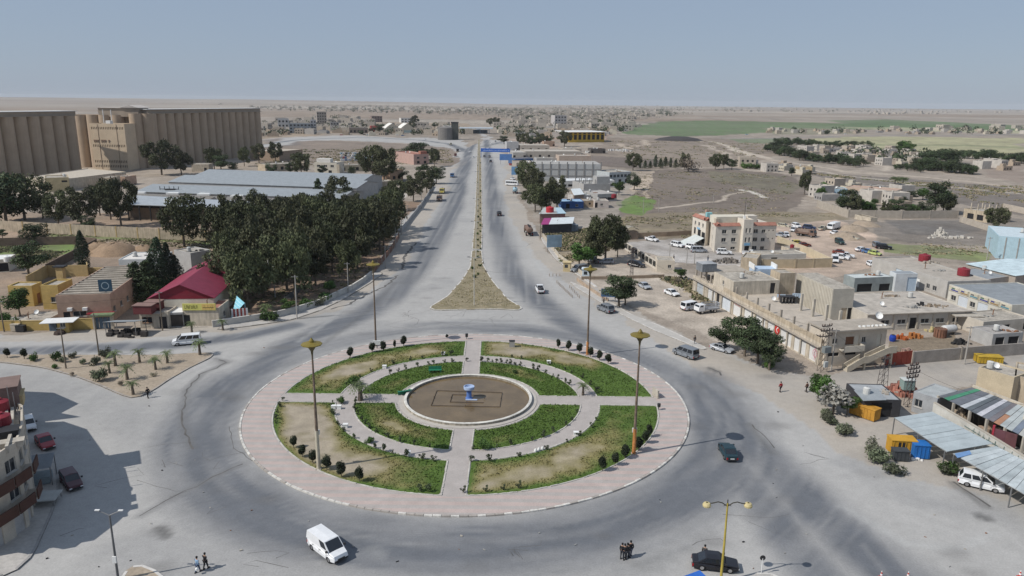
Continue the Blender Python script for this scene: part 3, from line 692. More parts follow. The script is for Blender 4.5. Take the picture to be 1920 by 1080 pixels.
x, y = G(1229, 745); t = thing('stone_marker', 'pale standing slab at the east entrance of the roundabout', 'marker', (x, y, .14), .3)
b = MB(); b.box(-.12,.12,-.9,.9,0,1.3); obj('slab', b, CONC2, t); b = MB(); b.box(-.2,.2,-1.0,1.0,-.02,.12); obj('plinth', b, CONC2, t)
x, y = G(1235, 770); t = thing('litter_bin', 'dark litter bin on a post by the east lawn', 'bin', (x,y,.14)); b = MB(); b.lathe([(.05,0),(.05,.45),(.24,.5),(.27,1.0)],10); b.disc(.27,1.0,10); obj('drum', b, DARK, t)
x, y = G(875, 637); t = thing('litter_bin', 'dark litter bin at the north path entrance', 'bin', (x,y,.14)); b = MB(); b.lathe([(.05,0),(.05,.4),(.26,.45),(.28,1.1)],10); b.disc(.28,1.1,10); obj('drum', b, DARK, t)
x, y = G(960, 652); t = thing('litter_bin', 'grey metal litter cabinet on the north-east lawn edge', 'bin', (x,y,.16)); b = MB(); b.box(-.5,.5,-.35,.35,0,1.2); obj('cabinet', b, GREY, t); b = MB(); b.box(-.56,.56,-.4,.4,1.2,1.28); obj('lid', b, DARK, t)

# ------------------------------------------------------------------ islands and pavements beside the road
def island(name, px, top, hgt=.14, kerb=KERBM, kw=.28, matnoise=None, pts=None):
    pl = [Vector(p) for p in (pts or [G(*p) for p in px])]
    a_ = sum(pl[i].x*pl[(i+1)%len(pl)].y-pl[(i+1)%len(pl)].x*pl[i].y for i in range(len(pl)))
    if a_ < 0: pl = pl[::-1]
    dense = []
    for i in range(len(pl)):
        a, b = pl[i], pl[(i+1)%len(pl)]; k = max(1, int((b-a).length/1.5))
        dense += [a.lerp(b, j/k) for j in range(k)]
    # one smoothing pass softens the surveyed corners
    pl = [(dense[i-1]+dense[i]*2+dense[(i+1)%len(dense)])/4 for i in range(len(dense))]
    o = struct(name, MB().prism(pl, -.2, hgt-.03), top)
    if kerb:
        e = MB(); k = len(pl)
        for i in range(k):
            p, q = pl[i], pl[(i+1)%k]; d = q-p
            if d.length < .05: continue
            n_ = Vector((-d.y, d.x)).normalized(); gap = d.normalized()*.03; h = hgt+random.uniform(-.04,.015)
            e.prism([p+gap, q-gap, q-gap+n_*kw, p+gap+n_*kw], -.1, h)
        tag(obj('kerb', e, kerb, o), kind='stuff')
    return o
SOIL = M('island soil', (.36,.295,.225), .95, .22, .25, .2, 3, bump=.5, col2=(.31,.26,.20)); DRYG = M('dry grass soil', (.20,.175,.105), .95, .2, .5, .28, 4, bump=.6, col2=(.27,.225,.155)); SIDEW = M('dusty pavement', (.40,.38,.355), .9, .14, .3, .14, 3)
island('soil_island', [(-160,668),(0,665),(120,666),(300,666),(400,661),(404,665),(395,672),(360,688),(318,712),(285,735),(262,746),(247,749),(228,742),(190,725),(140,706),(80,690),(0,680),(-160,672)], SOIL, .16, M('grey island kerb', (.33,.30,.27), .9, .3))
island('median_tip', [(802,578),(838,556),(866,525),(881,500),(884,470),(904,470),(906,496),(922,524),(951,560),(982,579),(975,583),(930,580),(890,581),(845,582),(812,583)], DRYG, .16, KW)
island('median_strip', None, DRYG, .16, KERBM, .3, pts=[G(884.5,468),G(889,420),G(892,360),G(894,310),G(895,285),G(896,262),G(900,262),G(901,285),G(903,310),G(904,360),G(905,420),G(904,468)])
island('corner_pavement', [(-200,1040),(0,1088),(35,1072),(62,1045),(82,1000),(100,960),(112,920),(108,880),(90,850),(60,830),(-200,830)], SIDEW, .17, M('kerb stone grey', (.30,.29,.28), .9, .2))
island('traffic_island', [(225,1085),(232,1073),(250,1060),(268,1058),(290,1068),(315,1085),(330,1110),(215,1110)], SOIL, .15)
island('traffic_island', [(1398,1082),(1415,1074),(1445,1074),(1475,1083),(1480,1110),(1390,1110)], SIDEW, .15)
island('pavement', [(-160,613),(0,610),(100,606),(205,602),(216,598),(216,590),(0,596),(-160,600)], SIDEW, .14)
island('pavement', [(400,620),(470,612),(545,601),(600,583),(648,560),(697,530),(720,512),(705,508),(680,527),(632,556),(590,575),(530,592),(470,601),(430,605)], SIDEW, .12, M('broken kerb', (.24,.22,.19), .9, .4))
island('pavement', [(1013,445),(1022,445),(1045,480),(1072,507),(1120,540),(1085,512),(1068,508),(1040,485),(1020,458)], SIDEW, .14)
island('pavement', [(1068,528),(1110,545),(1180,588),(1240,612),(1330,655),(1320,658),(1226,620),(1160,588),(1080,540)], M('pale pavement', (.42,.40,.37), .9, .12), .14)
for (px, py, h) in [(50,664,1.5),(46,665,1.3),(15,668,1.3)][:0]: pass
g = random.Random(12)
for i, (px, py, h, k, lab) in enumerate([(14,672,1.9,'topi0','dark round bush furthest left on the soil island'),(46,674,2.0,'topi1','dark round bush second from left on the soil island'),(101,692,1.0,'gbush0','small round dark shrub near the front kerb of the soil island'),
    (62,678,1.5,'gbush1','low green shrub between the round bushes on the soil island'),(104,677,1.8,'gbush2','green shrub under the left lamp post of the soil island'),(116,681,1.3,'bush0','pale shrub beside the left lamp post of the soil island'),(138,672,1.2,'bush1','small grey shrub at the back kerb of the soil island'),
    (155,684,1.1,'bush2','small sparse shrub mid soil island'),(181,685,1.7,'bush0','rounded olive shrub mid soil island'),(196,671,1.9,'bush1','grey green shrub beside the right lamp post of the soil island'),(186,715,2.4,'bush2','large grey shrub at the front kerb of the soil island'),(288,707,.9,'dry1','dry yellow clump near the right kerb of the soil island'),(137,706,.8,'dry0','dry brown tuft near the front kerb of the soil island'),(228,724,1.0,'dry2','dry bush beside the front palm of the soil island')]):
    tree(k, px, py, h, lab, None, 'bush', z=.12, wide=.9)
for i, (px, py, h, lab) in enumerate([(217,687,3.6,'young palm at the back of the soil island between two shrubs'),(206,701,2.8,'short palm left of centre on the soil island'),(239,713,3.4,'spreading palm at the centre of the soil island'),(250,741,3.0,'young palm at the front tip of the soil island'),(262,681,3.2,'young palm at the back kerb of the soil island'),
    (292,694,3.0,'young palm right of centre on the soil island'),(314,682,3.0,'young palm near the right kerb of the soil island'),(375,666,3.6,'young palm at the right corner of the soil island in front of the minibus'),(360,624,2.8,'young palm on the verge in front of the yellow-signed shop'),(418,619,2.8,'young palm on the verge near the blue sail canopy')]):
    tree('palm%d'%(i%3), px, py, h, lab, 'young palms by the left street', 'palm', z=.10, wide=.7)
# dry plants on the median
for i in range(46):
    t = .88*i/45; py = 285+(560-285)*t**1.0; px = 898.5+(-2.5 if i % 2 else 2.2)-6*t*(i%3-1)*(py > 480)*2.2
    tree('gbush%d'%(i%3) if i % 3 else 'dry%d'%(i%2), px, py, g.uniform(.6,1.2), 'scrubby plant growing along the avenue median', 'plants along the avenue median', 'plant', z=.1, wide=g.uniform(.5,.9))
mx = []
ptsM = world_poly([(815,576),(862,540),(884,505),(900,500),(925,535),(965,575)])
xx = RNG.uniform(ptsM[:,0].min(), ptsM[:,0].max(), 16000); yy = RNG.uniform(ptsM[:,1].min(), ptsM[:,1].max(), 16000); s_ = pip(ptsM, xx, yy) & (fbm(xx,yy,3,88) > .42)
tufts('grass', xx[s_], yy[s_], np.full(s_.sum(), .13), np.tile(np.array((.20,.175,.075)), (s_.sum(),1)), 1300, .16, 8)
# ------------------------------------------------------------------ vehicles
CG = M('car glass', (.018,.022,.028), .08, .05, spec=.7); CAR = {}
def paintm(col, rough=.3): return M('car paint', col, rough, .06, .8, .05, 3, spec=.5)
PAINT = {'white':paintm((.70,.71,.72)), 'silver':paintm((.36,.38,.41)), 'grey':paintm((.17,.185,.205)), 'black':paintm((.014,.014,.018)), 'teal':paintm((.012,.035,.045)),
 'red':paintm((.30,.02,.03)), 'maroon':paintm((.06,.012,.02)), 'navy':paintm((.02,.035,.085)), 'green':paintm((.02,.05,.045)), 'beige':paintm((.45,.42,.33),.6), 'yellow':paintm((.50,.42,.09),.6),
 'rust':paintm((.16,.035,.022),.8), 'blue':paintm((.06,.14,.30)), 'lime':paintm((.42,.48,.16),.6), 'brown':paintm((.16,.10,.075),.7), 'orange':paintm((.55,.24,.04),.6), 'sky':paintm((.30,.45,.55),.35)}
LAMP = P((.75,.76,.78), .15, .02, spec=.7); TAIL = P((.35,.01,.012), .2, .05); TRIM = P((.03,.03,.032), .6, .1)
def wheel_meshes(r, w):
    t = MB(); t.lathe([(r*.62,-w/2),(r*.94,-w/2),(r,-w*.32),(r,w*.32),(r*.94,w/2),(r*.62,w/2)], 16); t.xf(Matrix.Rotation(PI/2,4,'X'))
    k = MB(); k.lathe([(r*.64,-w*.42),(r*.64,w*.38),(r*.5,w*.40),(r*.2,w*.34)], 12); k.disc(r*.2,w*.34,12); k.disc(r*.64,-w*.42,12); k.xf(Matrix.Rotation(-PI/2,4,'X'))
    k2 = MB().add(k); k2.xf(Matrix.Scale(-1,4,(0,1,0))); k2.f = [f[::-1] for f in k2.f]
    return t.mesh('tyre', TYRE, True), k.mesh('rim', CHROME), k2.mesh('rim', CHROME)
def side_profile(top, wx, wr, zb):            # top: nose -> tail upper outline; returns closed polygon with wheel arches cut in
    pts = list(top); bot = []
    for cx in sorted(wx):
        for k in range(7):
            a = PI-PI*k/6; bot.append((cx+wr*math.cos(a), zb+max(0,wr*math.sin(a))*1.0))
    return pts+[(top[-1][0], zb)]+[] if False else pts, bot
def car_kind(key, L, W, H, top, cab, roofz, wx, wr=.33, zb=.26, name='car', nwin=2, panel=False, cabw=.84):
    """top: upper outline of the lower body, nose (+x) to tail; cab: x of windscreen foot, windscreen head, rear head, rear foot"""
    root = bpy.data.objects.new(name, None); CAR[key] = root; COL.objects.link(root)
    hw = W/2; ar = wr*1.17
    up = sorted(top, key=lambda p: p[0])                # tail -> nose
    bot = []
    for cx in sorted(wx, reverse=True):
        for k in range(9):
            a = PI*k/8; bot.append((cx+ar*math.cos(a), zb+ar*math.sin(a)*.98))
    poly = up+[(up[-1][0], zb+.06)]+bot+[(up[0][0], zb+.06)]
    mb = MB(); n = len(poly); zt = max(p[1] for p in up)
    def sect(y, ins):
        out = []
        for x, z in poly:
            f = 1-.16*max(0,(abs(x)-L*.36)/(L*.14)) if abs(x) > L*.36 else 1
            out.append((x*(1-ins*.02), y*f*(1-.10*max(0,(z-zt*.72)/(zt*.5))), z-(ins*.05 if z > zb+.5 else 0)))
        return out
    secs = [sect(-hw,1), sect(-hw*.93,0), sect(0,-.25), sect(hw*.93,0), sect(hw,1)]
    for s in secs: mb.v += s
    for i in range(4):
        for q in range(n):
            w = (q+1) % n; mb.f.append((i*n+q, (i+1)*n+q, (i+1)*n+w, i*n+w)); mb.m.append(0)
    mb.f.append(tuple(range(n))); mb.f.append(tuple(range(5*n-1,4*n-1,-1))); mb.m += [0,0]
    body_me = mb
    a, b, c, d = cab                                     # cabin
    zf = lambda x: float(np.interp(x, [p[0] for p in up], [p[1] for p in up]))-.04
    z0a, z0d = zf(a), zf(d); bw = hw*.93; rw = hw*cabw
    q = {}
    base = [(a,z0a,bw),(b,roofz,rw),(c,roofz,rw),(d,z0d,bw)]
    cb = MB()
    xs_ = [a, b, c, d]
    Lf = [Vector((x,-w_,z)) for x,z,w_ in base]; Rt = [Vector((x,w_,z)) for x,z,w_ in base]
    crown = .05
    cb.face([Lf[0],Rt[0],Rt[1],Lf[1]]); cb.face([Lf[3],Lf[2],Rt[2],Rt[3]])
    cb.face([Lf[0],Lf[1],Lf[2],Lf[3]]); cb.face([Rt[3],Rt[2],Rt[1],Rt[0]])
    mid = [(Lf[1]+Rt[1])/2+Vector((-.12,0,crown)), (Lf[2]+Rt[2])/2+Vector((.12,0,crown))]
    cb.face([Lf[1],mid[0],mid[1],Lf[2]]); cb.face([Rt[2],mid[1],mid[0],Rt[1]]); cb.face([Lf[1],Rt[1],mid[0]]); cb.face([Rt[2],Lf[2],mid[1]])
    body_me.add(cb)
    me = body_me.mesh('body', PAINT['white']); o = link('body', me, root); o.material_slots[0].link = 'OBJECT'; o.material_slots[0].material = PAINT['white']
    def pane(nm, c4, ins, off, mat=CG):
        ctr = sum(c4, Vector())/4; nn = (c4[1]-c4[0]).cross(c4[3]-c4[0]).normalized()
        if nn.dot(ctr-Vector((0,0,roofz*.5))) < 0: nn = -nn
        p = [v.lerp(ctr, ins)+nn*off for v in c4]; bk = [v-nn*(off+.01) for v in p]
        g = MB(); g.face(p); 
        for i in range(4): g.face([p[i],p[(i+1)%4],bk[(i+1)%4],bk[i]])
        return link(nm, g.mesh(nm, mat), root)
    pane('windscreen', [Lf[0],Rt[0],Rt[1],Lf[1]], .10, .012)
    pane('rear_window', [Lf[3],Lf[2],Rt[2],Rt[3]], .16, .012)
    for S_ in (Lf, Rt):
        for i in range(nwin):
            if panel and i > 0: break
            t0, t1 = i/nwin+.02, (i+1)/nwin-.02
            lo = lambda t: S_[0].lerp(S_[3], .06+.88*t); hi = lambda t: S_[1].lerp(S_[2], .02+.96*t)
            c4 = [lo(t0), lo(t1), hi(t1), hi(t0)]; z_lo = .16; z_hi = .10
            c4 = [c4[0].lerp(c4[3],z_lo), c4[1].lerp(c4[2],z_lo), c4[2].lerp(c4[1],z_hi), c4[3].lerp(c4[0],z_hi)]
            pane('side_window', c4, .0, .012)
    for sy in (-1, 1):                                    # door seams and handles
        g = MB()
        for xs2 in [a-.12*(a-d), a-.42*(a-d)]+([a-.72*(a-d)] if nwin > 2 else []):
            zt_ = zf(xs2)-.05; g.box(xs2-.012,xs2+.012,min(sy*hw*.985,sy*hw*1.004),max(sy*hw*.985,sy*hw*1.004),zb+.22,zt_*.86)
            g.box(xs2+.1,xs2+.28,min(sy*hw*.985,sy*hw*1.012),max(sy*hw*.985,sy*hw*1.012),zt_*.80,zt_*.83)
        link('door_trim', g.mesh('door_trim',TRIM), root)
    nz = up[-1][1]; nxx = up[-1][0]; tx = up[0][0]; tz = up[0][1]
    for s in (-1, 1):
        g = MB(); g.box(nxx-.16,nxx+.012,s*hw*.80-.20,s*hw*.80+.10 if s > 0 else s*hw*.80+.20,nz-.20,nz-.03); 
        g = MB(); g.box(nxx-.20,nxx+.015,min(s*hw*.50,s*hw*.83),max(s*hw*.50,s*hw*.83),nz-.20,nz-.04); link('headlight', g.mesh('headlight',LAMP), root)
        g = MB(); g.box(tx-.015,tx+.12,min(s*hw*.64,s*hw*.84),max(s*hw*.64,s*hw*.84),tz-.42,tz-.10); link('taillight', g.mesh('taillight',TAIL), root)
        xm = a-.25*(a-b); g = MB(); g.box(xm-.08,xm+.10,min(s*hw*1.0,s*(hw+.2)),max(s*hw*1.0,s*(hw+.2)),z0a+.10,z0a+.28); link('mirror', g.mesh('mirror',TRIM), root)
    g = MB(); g.box(nxx-.10,nxx+.03,-hw*.80,hw*.80,zb+.02,zb+.20); link('front_bumper', g.mesh('front_bumper',TRIM), root)
    g = MB(); g.box(nxx-.10,nxx+.02,-hw*.42,hw*.42,nz-.22,nz-.08); link('grille', g.mesh('grille',TRIM), root)
    g = MB(); g.box(tx-.03,tx+.10,-hw*.80,hw*.80,zb+.02,zb+.20); link('rear_bumper', g.mesh('rear_bumper',TRIM), root)
    g = MB(); g.box(tx-.036,tx+.0,-.26,.26,zb+.24,zb+.36); link('number_plate', g.mesh('number_plate',WHITE), root)
    tm, k1, k2 = wheel_meshes(wr, .21)
    for cx in wx:
        for s in (-1, 1):
            w_ = link('wheel', tm, root, (cx, s*(hw-.13), wr)); link('rim', k2 if s < 0 else k1, w_)
    g = MB(); g.box(min(wx)-.3,max(wx)+.3,-hw*.8,hw*.8,zb-.02,zb+.3); link('chassis', g.mesh('chassis',BLACK), root)
    return root
car_kind('sedan', 4.5,1.75,1.42, [(2.25,.62),(2.15,.74),(1.05,.90),(-1.45,.95),(-2.18,.92),(-2.25,.80)], (1.10,.35,-.95,-1.72), 1.42, (1.38,-1.32))
car_kind('hatch', 4.0,1.70,1.46, [(2.0,.62),(1.9,.76),(1.0,.93),(-1.7,.98),(-1.98,.92),(-2.0,.80)], (1.05,.40,-1.45,-1.92), 1.46, (1.25,-1.25))
car_kind('wagon', 4.6,1.75,1.48, [(2.3,.62),(2.2,.78),(1.1,.93),(-1.9,.98),(-2.27,.93),(-2.3,.80)], (1.15,.42,-1.85,-2.24), 1.48, (1.40,-1.35), nwin=3)
car_kind('suv', 4.8,1.88,1.82, [(2.4,.82),(2.32,1.02),(1.15,1.16),(-2.1,1.2),(-2.38,1.14),(-2.4,.95)], (1.15,.55,-1.95,-2.32), 1.82, (1.45,-1.40), .38, .34, nwin=3, name='suv')
car_kind('mpv', 4.85,1.88,1.78, [(2.42,.70),(2.34,.90),(1.35,1.10),(-2.1,1.12),(-2.40,1.06),(-2.42,.85)], (1.45,.45,-1.95,-2.36), 1.78, (1.50,-1.45), .34, .28, nwin=3, name='minivan')
car_kind('van', 5.1,1.92,1.95, [(2.55,.72),(2.46,.95),(1.75,1.14),(-2.3,1.16),(-2.52,1.10),(-2.55,.85)], (1.80,.85,-2.34,-2.50), 1.95, (1.62,-1.50), .35, .30, nwin=3, name='van', cabw=.88)
car_kind('panelvan', 5.1,1.92,1.95, [(2.55,.72),(2.46,.95),(1.75,1.14),(-2.3,1.16),(-2.52,1.10),(-2.55,.85)], (1.80,.85,-2.34,-2.50), 1.95, (1.62,-1.50), .35, .30, nwin=3, panel=True, name='panel_van', cabw=.88)
pk = car_kind('pickup', 5.1,1.80,1.74, [(2.55,.80),(2.46,.98),(1.20,1.08),(-2.5,1.02),(-2.55,1.0),(-2.56,.9)], (1.25,.62,-.35,-.62), 1.74, (1.60,-1.50), .37, .34, name='pickup_truck')
g = MB(); g.box(-2.42,-.75,-.74,.74,1.0,1.06); link('load_bed', g.mesh('load_bed', DARK), pk)
for s in (-1,1):
    g = MB(); g.box(-2.5,-.72,min(s*.76,s*.86),max(s*.76,s*.86),.95,1.22); o = link('bed_side', g.mesh('bed_side', PAINT['white']), pk); o.material_slots[0].link = 'OBJECT'; o.material_slots[0].material = PAINT['white']
for r in CAR.values(): r.location = (0,-500,0)
USED = set()
def car(kind, col, px, py, d, label, group=None, z=0.0, dz=0):
    """px,py: middle of the footprint; d: (dx,dy) pixels from tail to nose on the photograph"""
    x, y = G(px, py); x2, y2 = G(px+d[0]*.5, py+d[1]*.5); x1, y1 = G(px-d[0]*.5, py-d[1]*.5)
    rz = math.atan2(y2-y1, x2-x1); src = CAR[kind]
    if kind not in USED:
        USED.add(kind); r = src; r.location = (x,y,z); r.rotation_euler = (0,0,rz); kids = list(r.children); tag(r, label, None, group)
        KIDS[r.name] = [(c, list(c.children)) for c in kids]
    else: r, kids = clone(src, (x,y,z), rz, label, group)
    if group is None and 'group' in r: del r['group']
    r['category'] = {'van':'van','panelvan':'van','mpv':'car','pickup':'pickup'}.get(kind,'car')
    for k in kids:
        if k.name.startswith(('body','bed_side')): k.material_slots[0].material = PAINT[col]
    return r
car('panelvan','white',614,1036,(36,27),'white panel van driving on the road in front of the roundabout')
car('van','white',351,645,(-46,4),'white minibus driving on the left street behind the soil island')
car('sedan','teal',1364,853,(-14,-24),'dark teal saloon driving right of the roundabout, rear towards us')
car('van','grey',1285,668,(-36,-13),'grey minivan driving away beyond the right lamp mast')
car('suv','grey',1135,584,(-26,-11),'grey off-roader with dark roof on the road by the pale pavement')
pk1 = car('pickup','white',1012,547,(-8,-13),'white pickup carrying a dark load near the median tip')
pk2 = car('pickup','black',936,404,(-3,-8),'dark pickup with a wide load far up the right carriageway')
car('sedan','black',1340,1064,(76,8),'black saloon at the bottom edge beside the blue canopy')
car('sedan','red',85,835,(18,22),'red saloon parked in the shadow of the corner building')
car('wagon','maroon',134,908,(20,26),'dark maroon car parked furthest forward in the building shadow')
car('hatch','white',54,802,(6,16),'white car half hidden behind the corner building roof')
car('mpv','white',1838,913,(44,10),'white people carrier half under the metal canopy at right')
car('wagon','silver',1136,494,(-24,0),'silver estate parked beneath the willow trees')
car('mpv','black',1193,500,(28,4),'black minivan parked by the arched fence')
car('pickup','grey',1113,492,(-22,-5),'grey pickup half hidden behind the estate under the trees')
car('van','grey',1086,509,(-18,3),'grey van parked beside the white guard booth')
car('sedan','silver',1208,540,(18,9),'silver saloon on the dirt lot behind the billboard tree')
car('sedan','white',1259,553,(22,8),'white saloon on the dirt lot near the long shop block')
car('van','white',1295,580,(22,-4),'white minibus parked beside the small truck on the dirt lot')
car('sedan','silver',1353,658,(26,7),'silver saloon half hidden under the pines by the road')
POL = 'cars parked in front of the police building'
car('pickup','white',1222,452,(20,4),'white pickup behind the parking area near the tin shelter',POL)
car('suv','white',1270,463,(20,4),'white off-roader parked left of the cream building forecourt',POL)
car('suv','white',1299,467,(20,3),'white off-roader beside the silver minivan at the building entrance',POL)
car('van','silver',1310,473,(26,0),'silver minivan parked at the entrance of the cream building',POL)
car('suv','white',1357,477,(24,1),'white off-roader parked at the front wall of the cream building',POL)
car('pickup','white',1407,479,(26,2),'white pickup parked by the doorway of the cream building',POL)
car('hatch','black',1436,477,(19,-1),'black car parked at the right end of the cream building',POL)
LOT = 'cars on the dirt lot behind the cream building'
for kd, cl, px, py, d, lb in [('wagon','beige',1469,426,(18,2),'cream estate nearest the right roof of the cream building'),('pickup','white',1487,434,(-12,8),'white pickup in the left row of the dirt lot'),('suv','white',1493,427,(12,4),'white off-roader at the back of the left row on the dirt lot'),
    ('suv','navy',1517,430,(22,2),'navy off-roader alone at the back of the dirt lot'),('pickup','beige',1542,432,(12,-3),'cream pickup beside the white box truck'),('sedan','white',1566,440,(16,4),'white saloon in front of the white box truck'),
    ('suv','green',1574,457,(18,8),'dark green off-roader in the middle of the dirt lot'),('sedan','rust',1507,462,(22,0),'rusty red wreck by the lot wall'),('hatch','yellow',1495,458,(18,0),'faded yellow car behind the rusty red wreck'),('sedan','white',1615,471,(22,-2),'white saloon on the right half of the dirt lot'),
    ('sedan','blue',1629,475,(18,3),'blue saloon next to the white saloon on the right of the lot'),('hatch','lime',1640,478,(17,3),'yellow green car beside the blue saloon near the warehouse'),('suv','grey',1644,464,(10,5),'grey off-roader behind the black one at the lot edge'),('suv','black',1657,467,(24,2),'black off-roader at the right edge of the dirt lot'),
    ('sedan','rust',1575,476,(22,2),'dark red stripped wreck at the lot centre'),('pickup','white',1585,483,(24,2),'white pickup right of the stripped wreck'),('pickup','white',1576,486,(22,3),'second white pickup in front of the stripped wreck'),('panelvan','white',1565,491,(6,12),'white van seen from behind at the end of the wall'),
    ('hatch','white',1634,499,(14,6),'white car half hidden behind the grey warehouse corner'),('pickup','silver',1462,444,(18,2),'grey pickup beside the right wall of the cream building'),('hatch','white',1474,443,(8,8),'white car next to the grey pickup by the building wall'),('pickup','beige',1582,443,(12,6),'beige wrecked pickup at the edge of the spoil heap'),('sedan','beige',1598,449,(18,3),'beige wrecked saloon at the foot of the spoil heap')]:
    car(kd, cl, px, py, d, lb, LOT)
AV = 'cars far along the avenue'
for kd, cl, px, py, d, lb in [('sedan','white',881,286,(5,5),'white car furthest up the left carriageway'),('hatch','white',888,296,(3,5),'white car second up the left carriageway near the median'),('sedan','black',908,294,(-1,-5),'dark car left of two beneath the blue gantry'),('suv','grey',918,295,(-1,-5),'grey car right of two beneath the blue gantry'),
    ('suv','black',920,304,(-1,-5),'black car nearest below the blue gantry'),('sedan','white',922,271,(6,1),'white car beyond the blue gantry'),('hatch','white',914,279,(4,2),'white car just behind the blue gantry'),('hatch','grey',929,266,(3,3),'grey car far beyond the gantry'),('sedan','white',797,262,(8,2),'white car on the far road bend'),
    ('sedan','white',961,337,(8,2),'white car parked on the right verge beyond the coach'),('sedan','silver',965,306,(7,2),'silver car parked at the verge below the gantry shops'),('wagon','red',958,310,(8,2),'red car parked on the right verge below the gantry')]:
    car(kd, cl, px, py, d, lb, AV)
# trucks
def truck(name, px, py, d, label, cabcol, load, loadcol, L=8.0, W=2.4, cat='truck', cabH=2.6, bedz=1.2):
    x, y = G(px, py); x2, y2 = G(px+d[0]*.5, py+d[1]*.5); x1, y1 = G(px-d[0]*.5, py-d[1]*.5); t = thing(name, label, cat, (x,y,0), math.atan2(y2-y1,x2-x1))
    h = L/2; cl = min(2.0, L*.28); hw = W/2
    b = MB(); b.prism([(h,-hw),(h,hw),(h-cl,hw),(h-cl,-hw)], .7, 1.55)
    for (x0,x1_,z0,z1,ins) in [(h-cl,h-.05,1.55,cabH,.25)]:
        P4 = [Vector((x1_,-hw,z0)),Vector((x1_,hw,z0)),Vector((x0,hw,z0)),Vector((x0,-hw,z0))]; Q4 = [Vector((x1_-ins,-hw+.08,z1)),Vector((x1_-ins,hw-.08,z1)),Vector((x0,hw-.08,z1)),Vector((x0,-hw+.08,z1))]
        for i in range(4): b.face([P4[i],P4[(i+1)%4],Q4[(i+1)%4],Q4[i]])
        b.face(Q4)
    c = obj('cab', b, PAINT[cabcol], t)
    w = MB(); w.face([P4[0].lerp(Q4[0],.12)+Vector((.015,.12,0)),P4[1].lerp(Q4[1],.12)+Vector((.015,-.12,0)),P4[1].lerp(Q4[1],.85)+Vector((.015,-.12,0)),P4[0].lerp(Q4[0],.85)+Vector((.015,.12,0))]); obj('windscreen', w, CG, c)
    for i, s in ((0,-1),(1,1)):
        a, bb, cc, dd = P4[i].lerp(P4[3-i],.12), P4[i].lerp(P4[3-i],.7), Q4[i].lerp(Q4[3-i],.7), Q4[i].lerp(Q4[3-i],.1); o = Vector((0,.015*s,0))
        w = MB(); w.face([a.lerp(dd,.15)+o,bb.lerp(cc,.15)+o,cc.lerp(bb,.12)+o,dd.lerp(a,.12)+o]); obj('side_window', w, CG, c)
    b = MB(); b.box(-h,h-cl,-.5,.5,.6,.95); obj('chassis', b, BLACK, t)
    x0, x1_ = -h, h-cl-.15
    if load == 'tank':
        n = 14; b = MB(); ry, rz = hw*.95, .95; sec = lambda x, k: [(x, ry*k*math.cos(2*PI*q/n), bedz+rz+rz*k*math.sin(2*PI*q/n)) for q in range(n)]
        st = [(x0,.6),(x0+.15,.95),(x0+.4,1),(x1_-.4,1),(x1_-.15,.95),(x1_,.6)]
        for xx,k in st: b.v += sec(xx,k)
        for i in range(len(st)-1):
            for q in range(n): b.f.append((i*n+q,i*n+(q+1)%n,(i+1)*n+(q+1)%n,(i+1)*n+q)); b.m.append(0)
        b.f += [tuple(range(n-1,-1,-1)), tuple(range(5*n,6*n))]; b.m += [0,0]
        obj('tank', b, PAINT[loadcol], t, smooth=True)
        b = MB(); 
        for k in range(3): b.lathe([(.32,0),(.32,.18),(.05,.2)],10,(x0+(x1_-x0)*(.25+.25*k),0,bedz+rz*2-.02))
        obj('hatch', b, TRIM, t); b = MB(); b.box(x0+.4,x1_-.4,-.3,.3,bedz+rz*2+.0,bedz+rz*2+.06); obj('walkway', b, TRIM, t)
    elif load == 'box':
        b = MB(); b.box(x0,x1_,-hw,hw,bedz-.15,bedz+1.9); obj('box_body', b, PAINT[loadcol], t)
    else:
        b = MB(); b.box(x0,x1_,-hw,hw,bedz-.2,bedz); obj('bed_floor', b, PAINT[loadcol], t)
        sh = .9 if load in ('tipper','stakes') else .45
        for (a0,a1,b0,b1) in [(x0,x1_,-hw,-hw+.08),(x0,x1_,hw-.08,hw),(x0,x0+.08,-hw+.08,hw-.08),(x1_-.08,x1_,-hw+.08,hw-.08)]:
            b = MB()
            if load == 'stakes':
                for zz in (0,.35,.7,1.05): b.box(a0,a1,b0,b1,bedz+zz,bedz+zz+.16)
            else: b.box(a0,a1,b0,b1,bedz,bedz+sh)
            obj('bed_side', b, PAINT[loadcol], t)
        if load == 'tipper':
            b = MB(); nn = 7
            for i in range(nn):
                for j in range(4):
                    pass
            b.face([(x0+.1,-hw+.1,bedz+.7),(x1_-.1,-hw+.1,bedz+.7),((x0+x1_)/2+1,0,bedz+1.35),((x0+x1_)/2-1,0,bedz+1.35)]); b.face([(x1_-.1,hw-.1,bedz+.7),(x0+.1,hw-.1,bedz+.7),((x0+x1_)/2-1,0,bedz+1.35),((x0+x1_)/2+1,0,bedz+1.35)])
            b.face([(x0+.1,hw-.1,bedz+.7),(x0+.1,-hw+.1,bedz+.7),((x0+x1_)/2-1,0,bedz+1.35)]); b.face([(x1_-.1,-hw+.1,bedz+.7),(x1_-.1,hw-.1,bedz+.7),((x0+x1_)/2+1,0,bedz+1.35)])
            obj('load', b, P((.22,.18,.14),.95,.3), t)
    tm, k1, k2 = wheel_meshes(.48, .3)
    for cx in (h-1.0, -h+1.2, -h+2.3)[:3 if L > 6.5 else 2]:
        for s in (-1,1): w_ = link('wheel', tm, t, (cx,s*(hw-.16),.48)); link('rim', k2 if s < 0 else k1, w_)
    for s in (-1,1):
        b = MB(); b.box(h-.02,h+.03,s*hw*.72-.18,s*hw*.72+.18,.85,1.05); obj('headlight', b, LAMP, t); b = MB(); b.box(-h-.03,-h+.02,s*hw*.75-.15,s*hw*.75+.15,.72,.9); obj('taillight', b, TAIL, t)
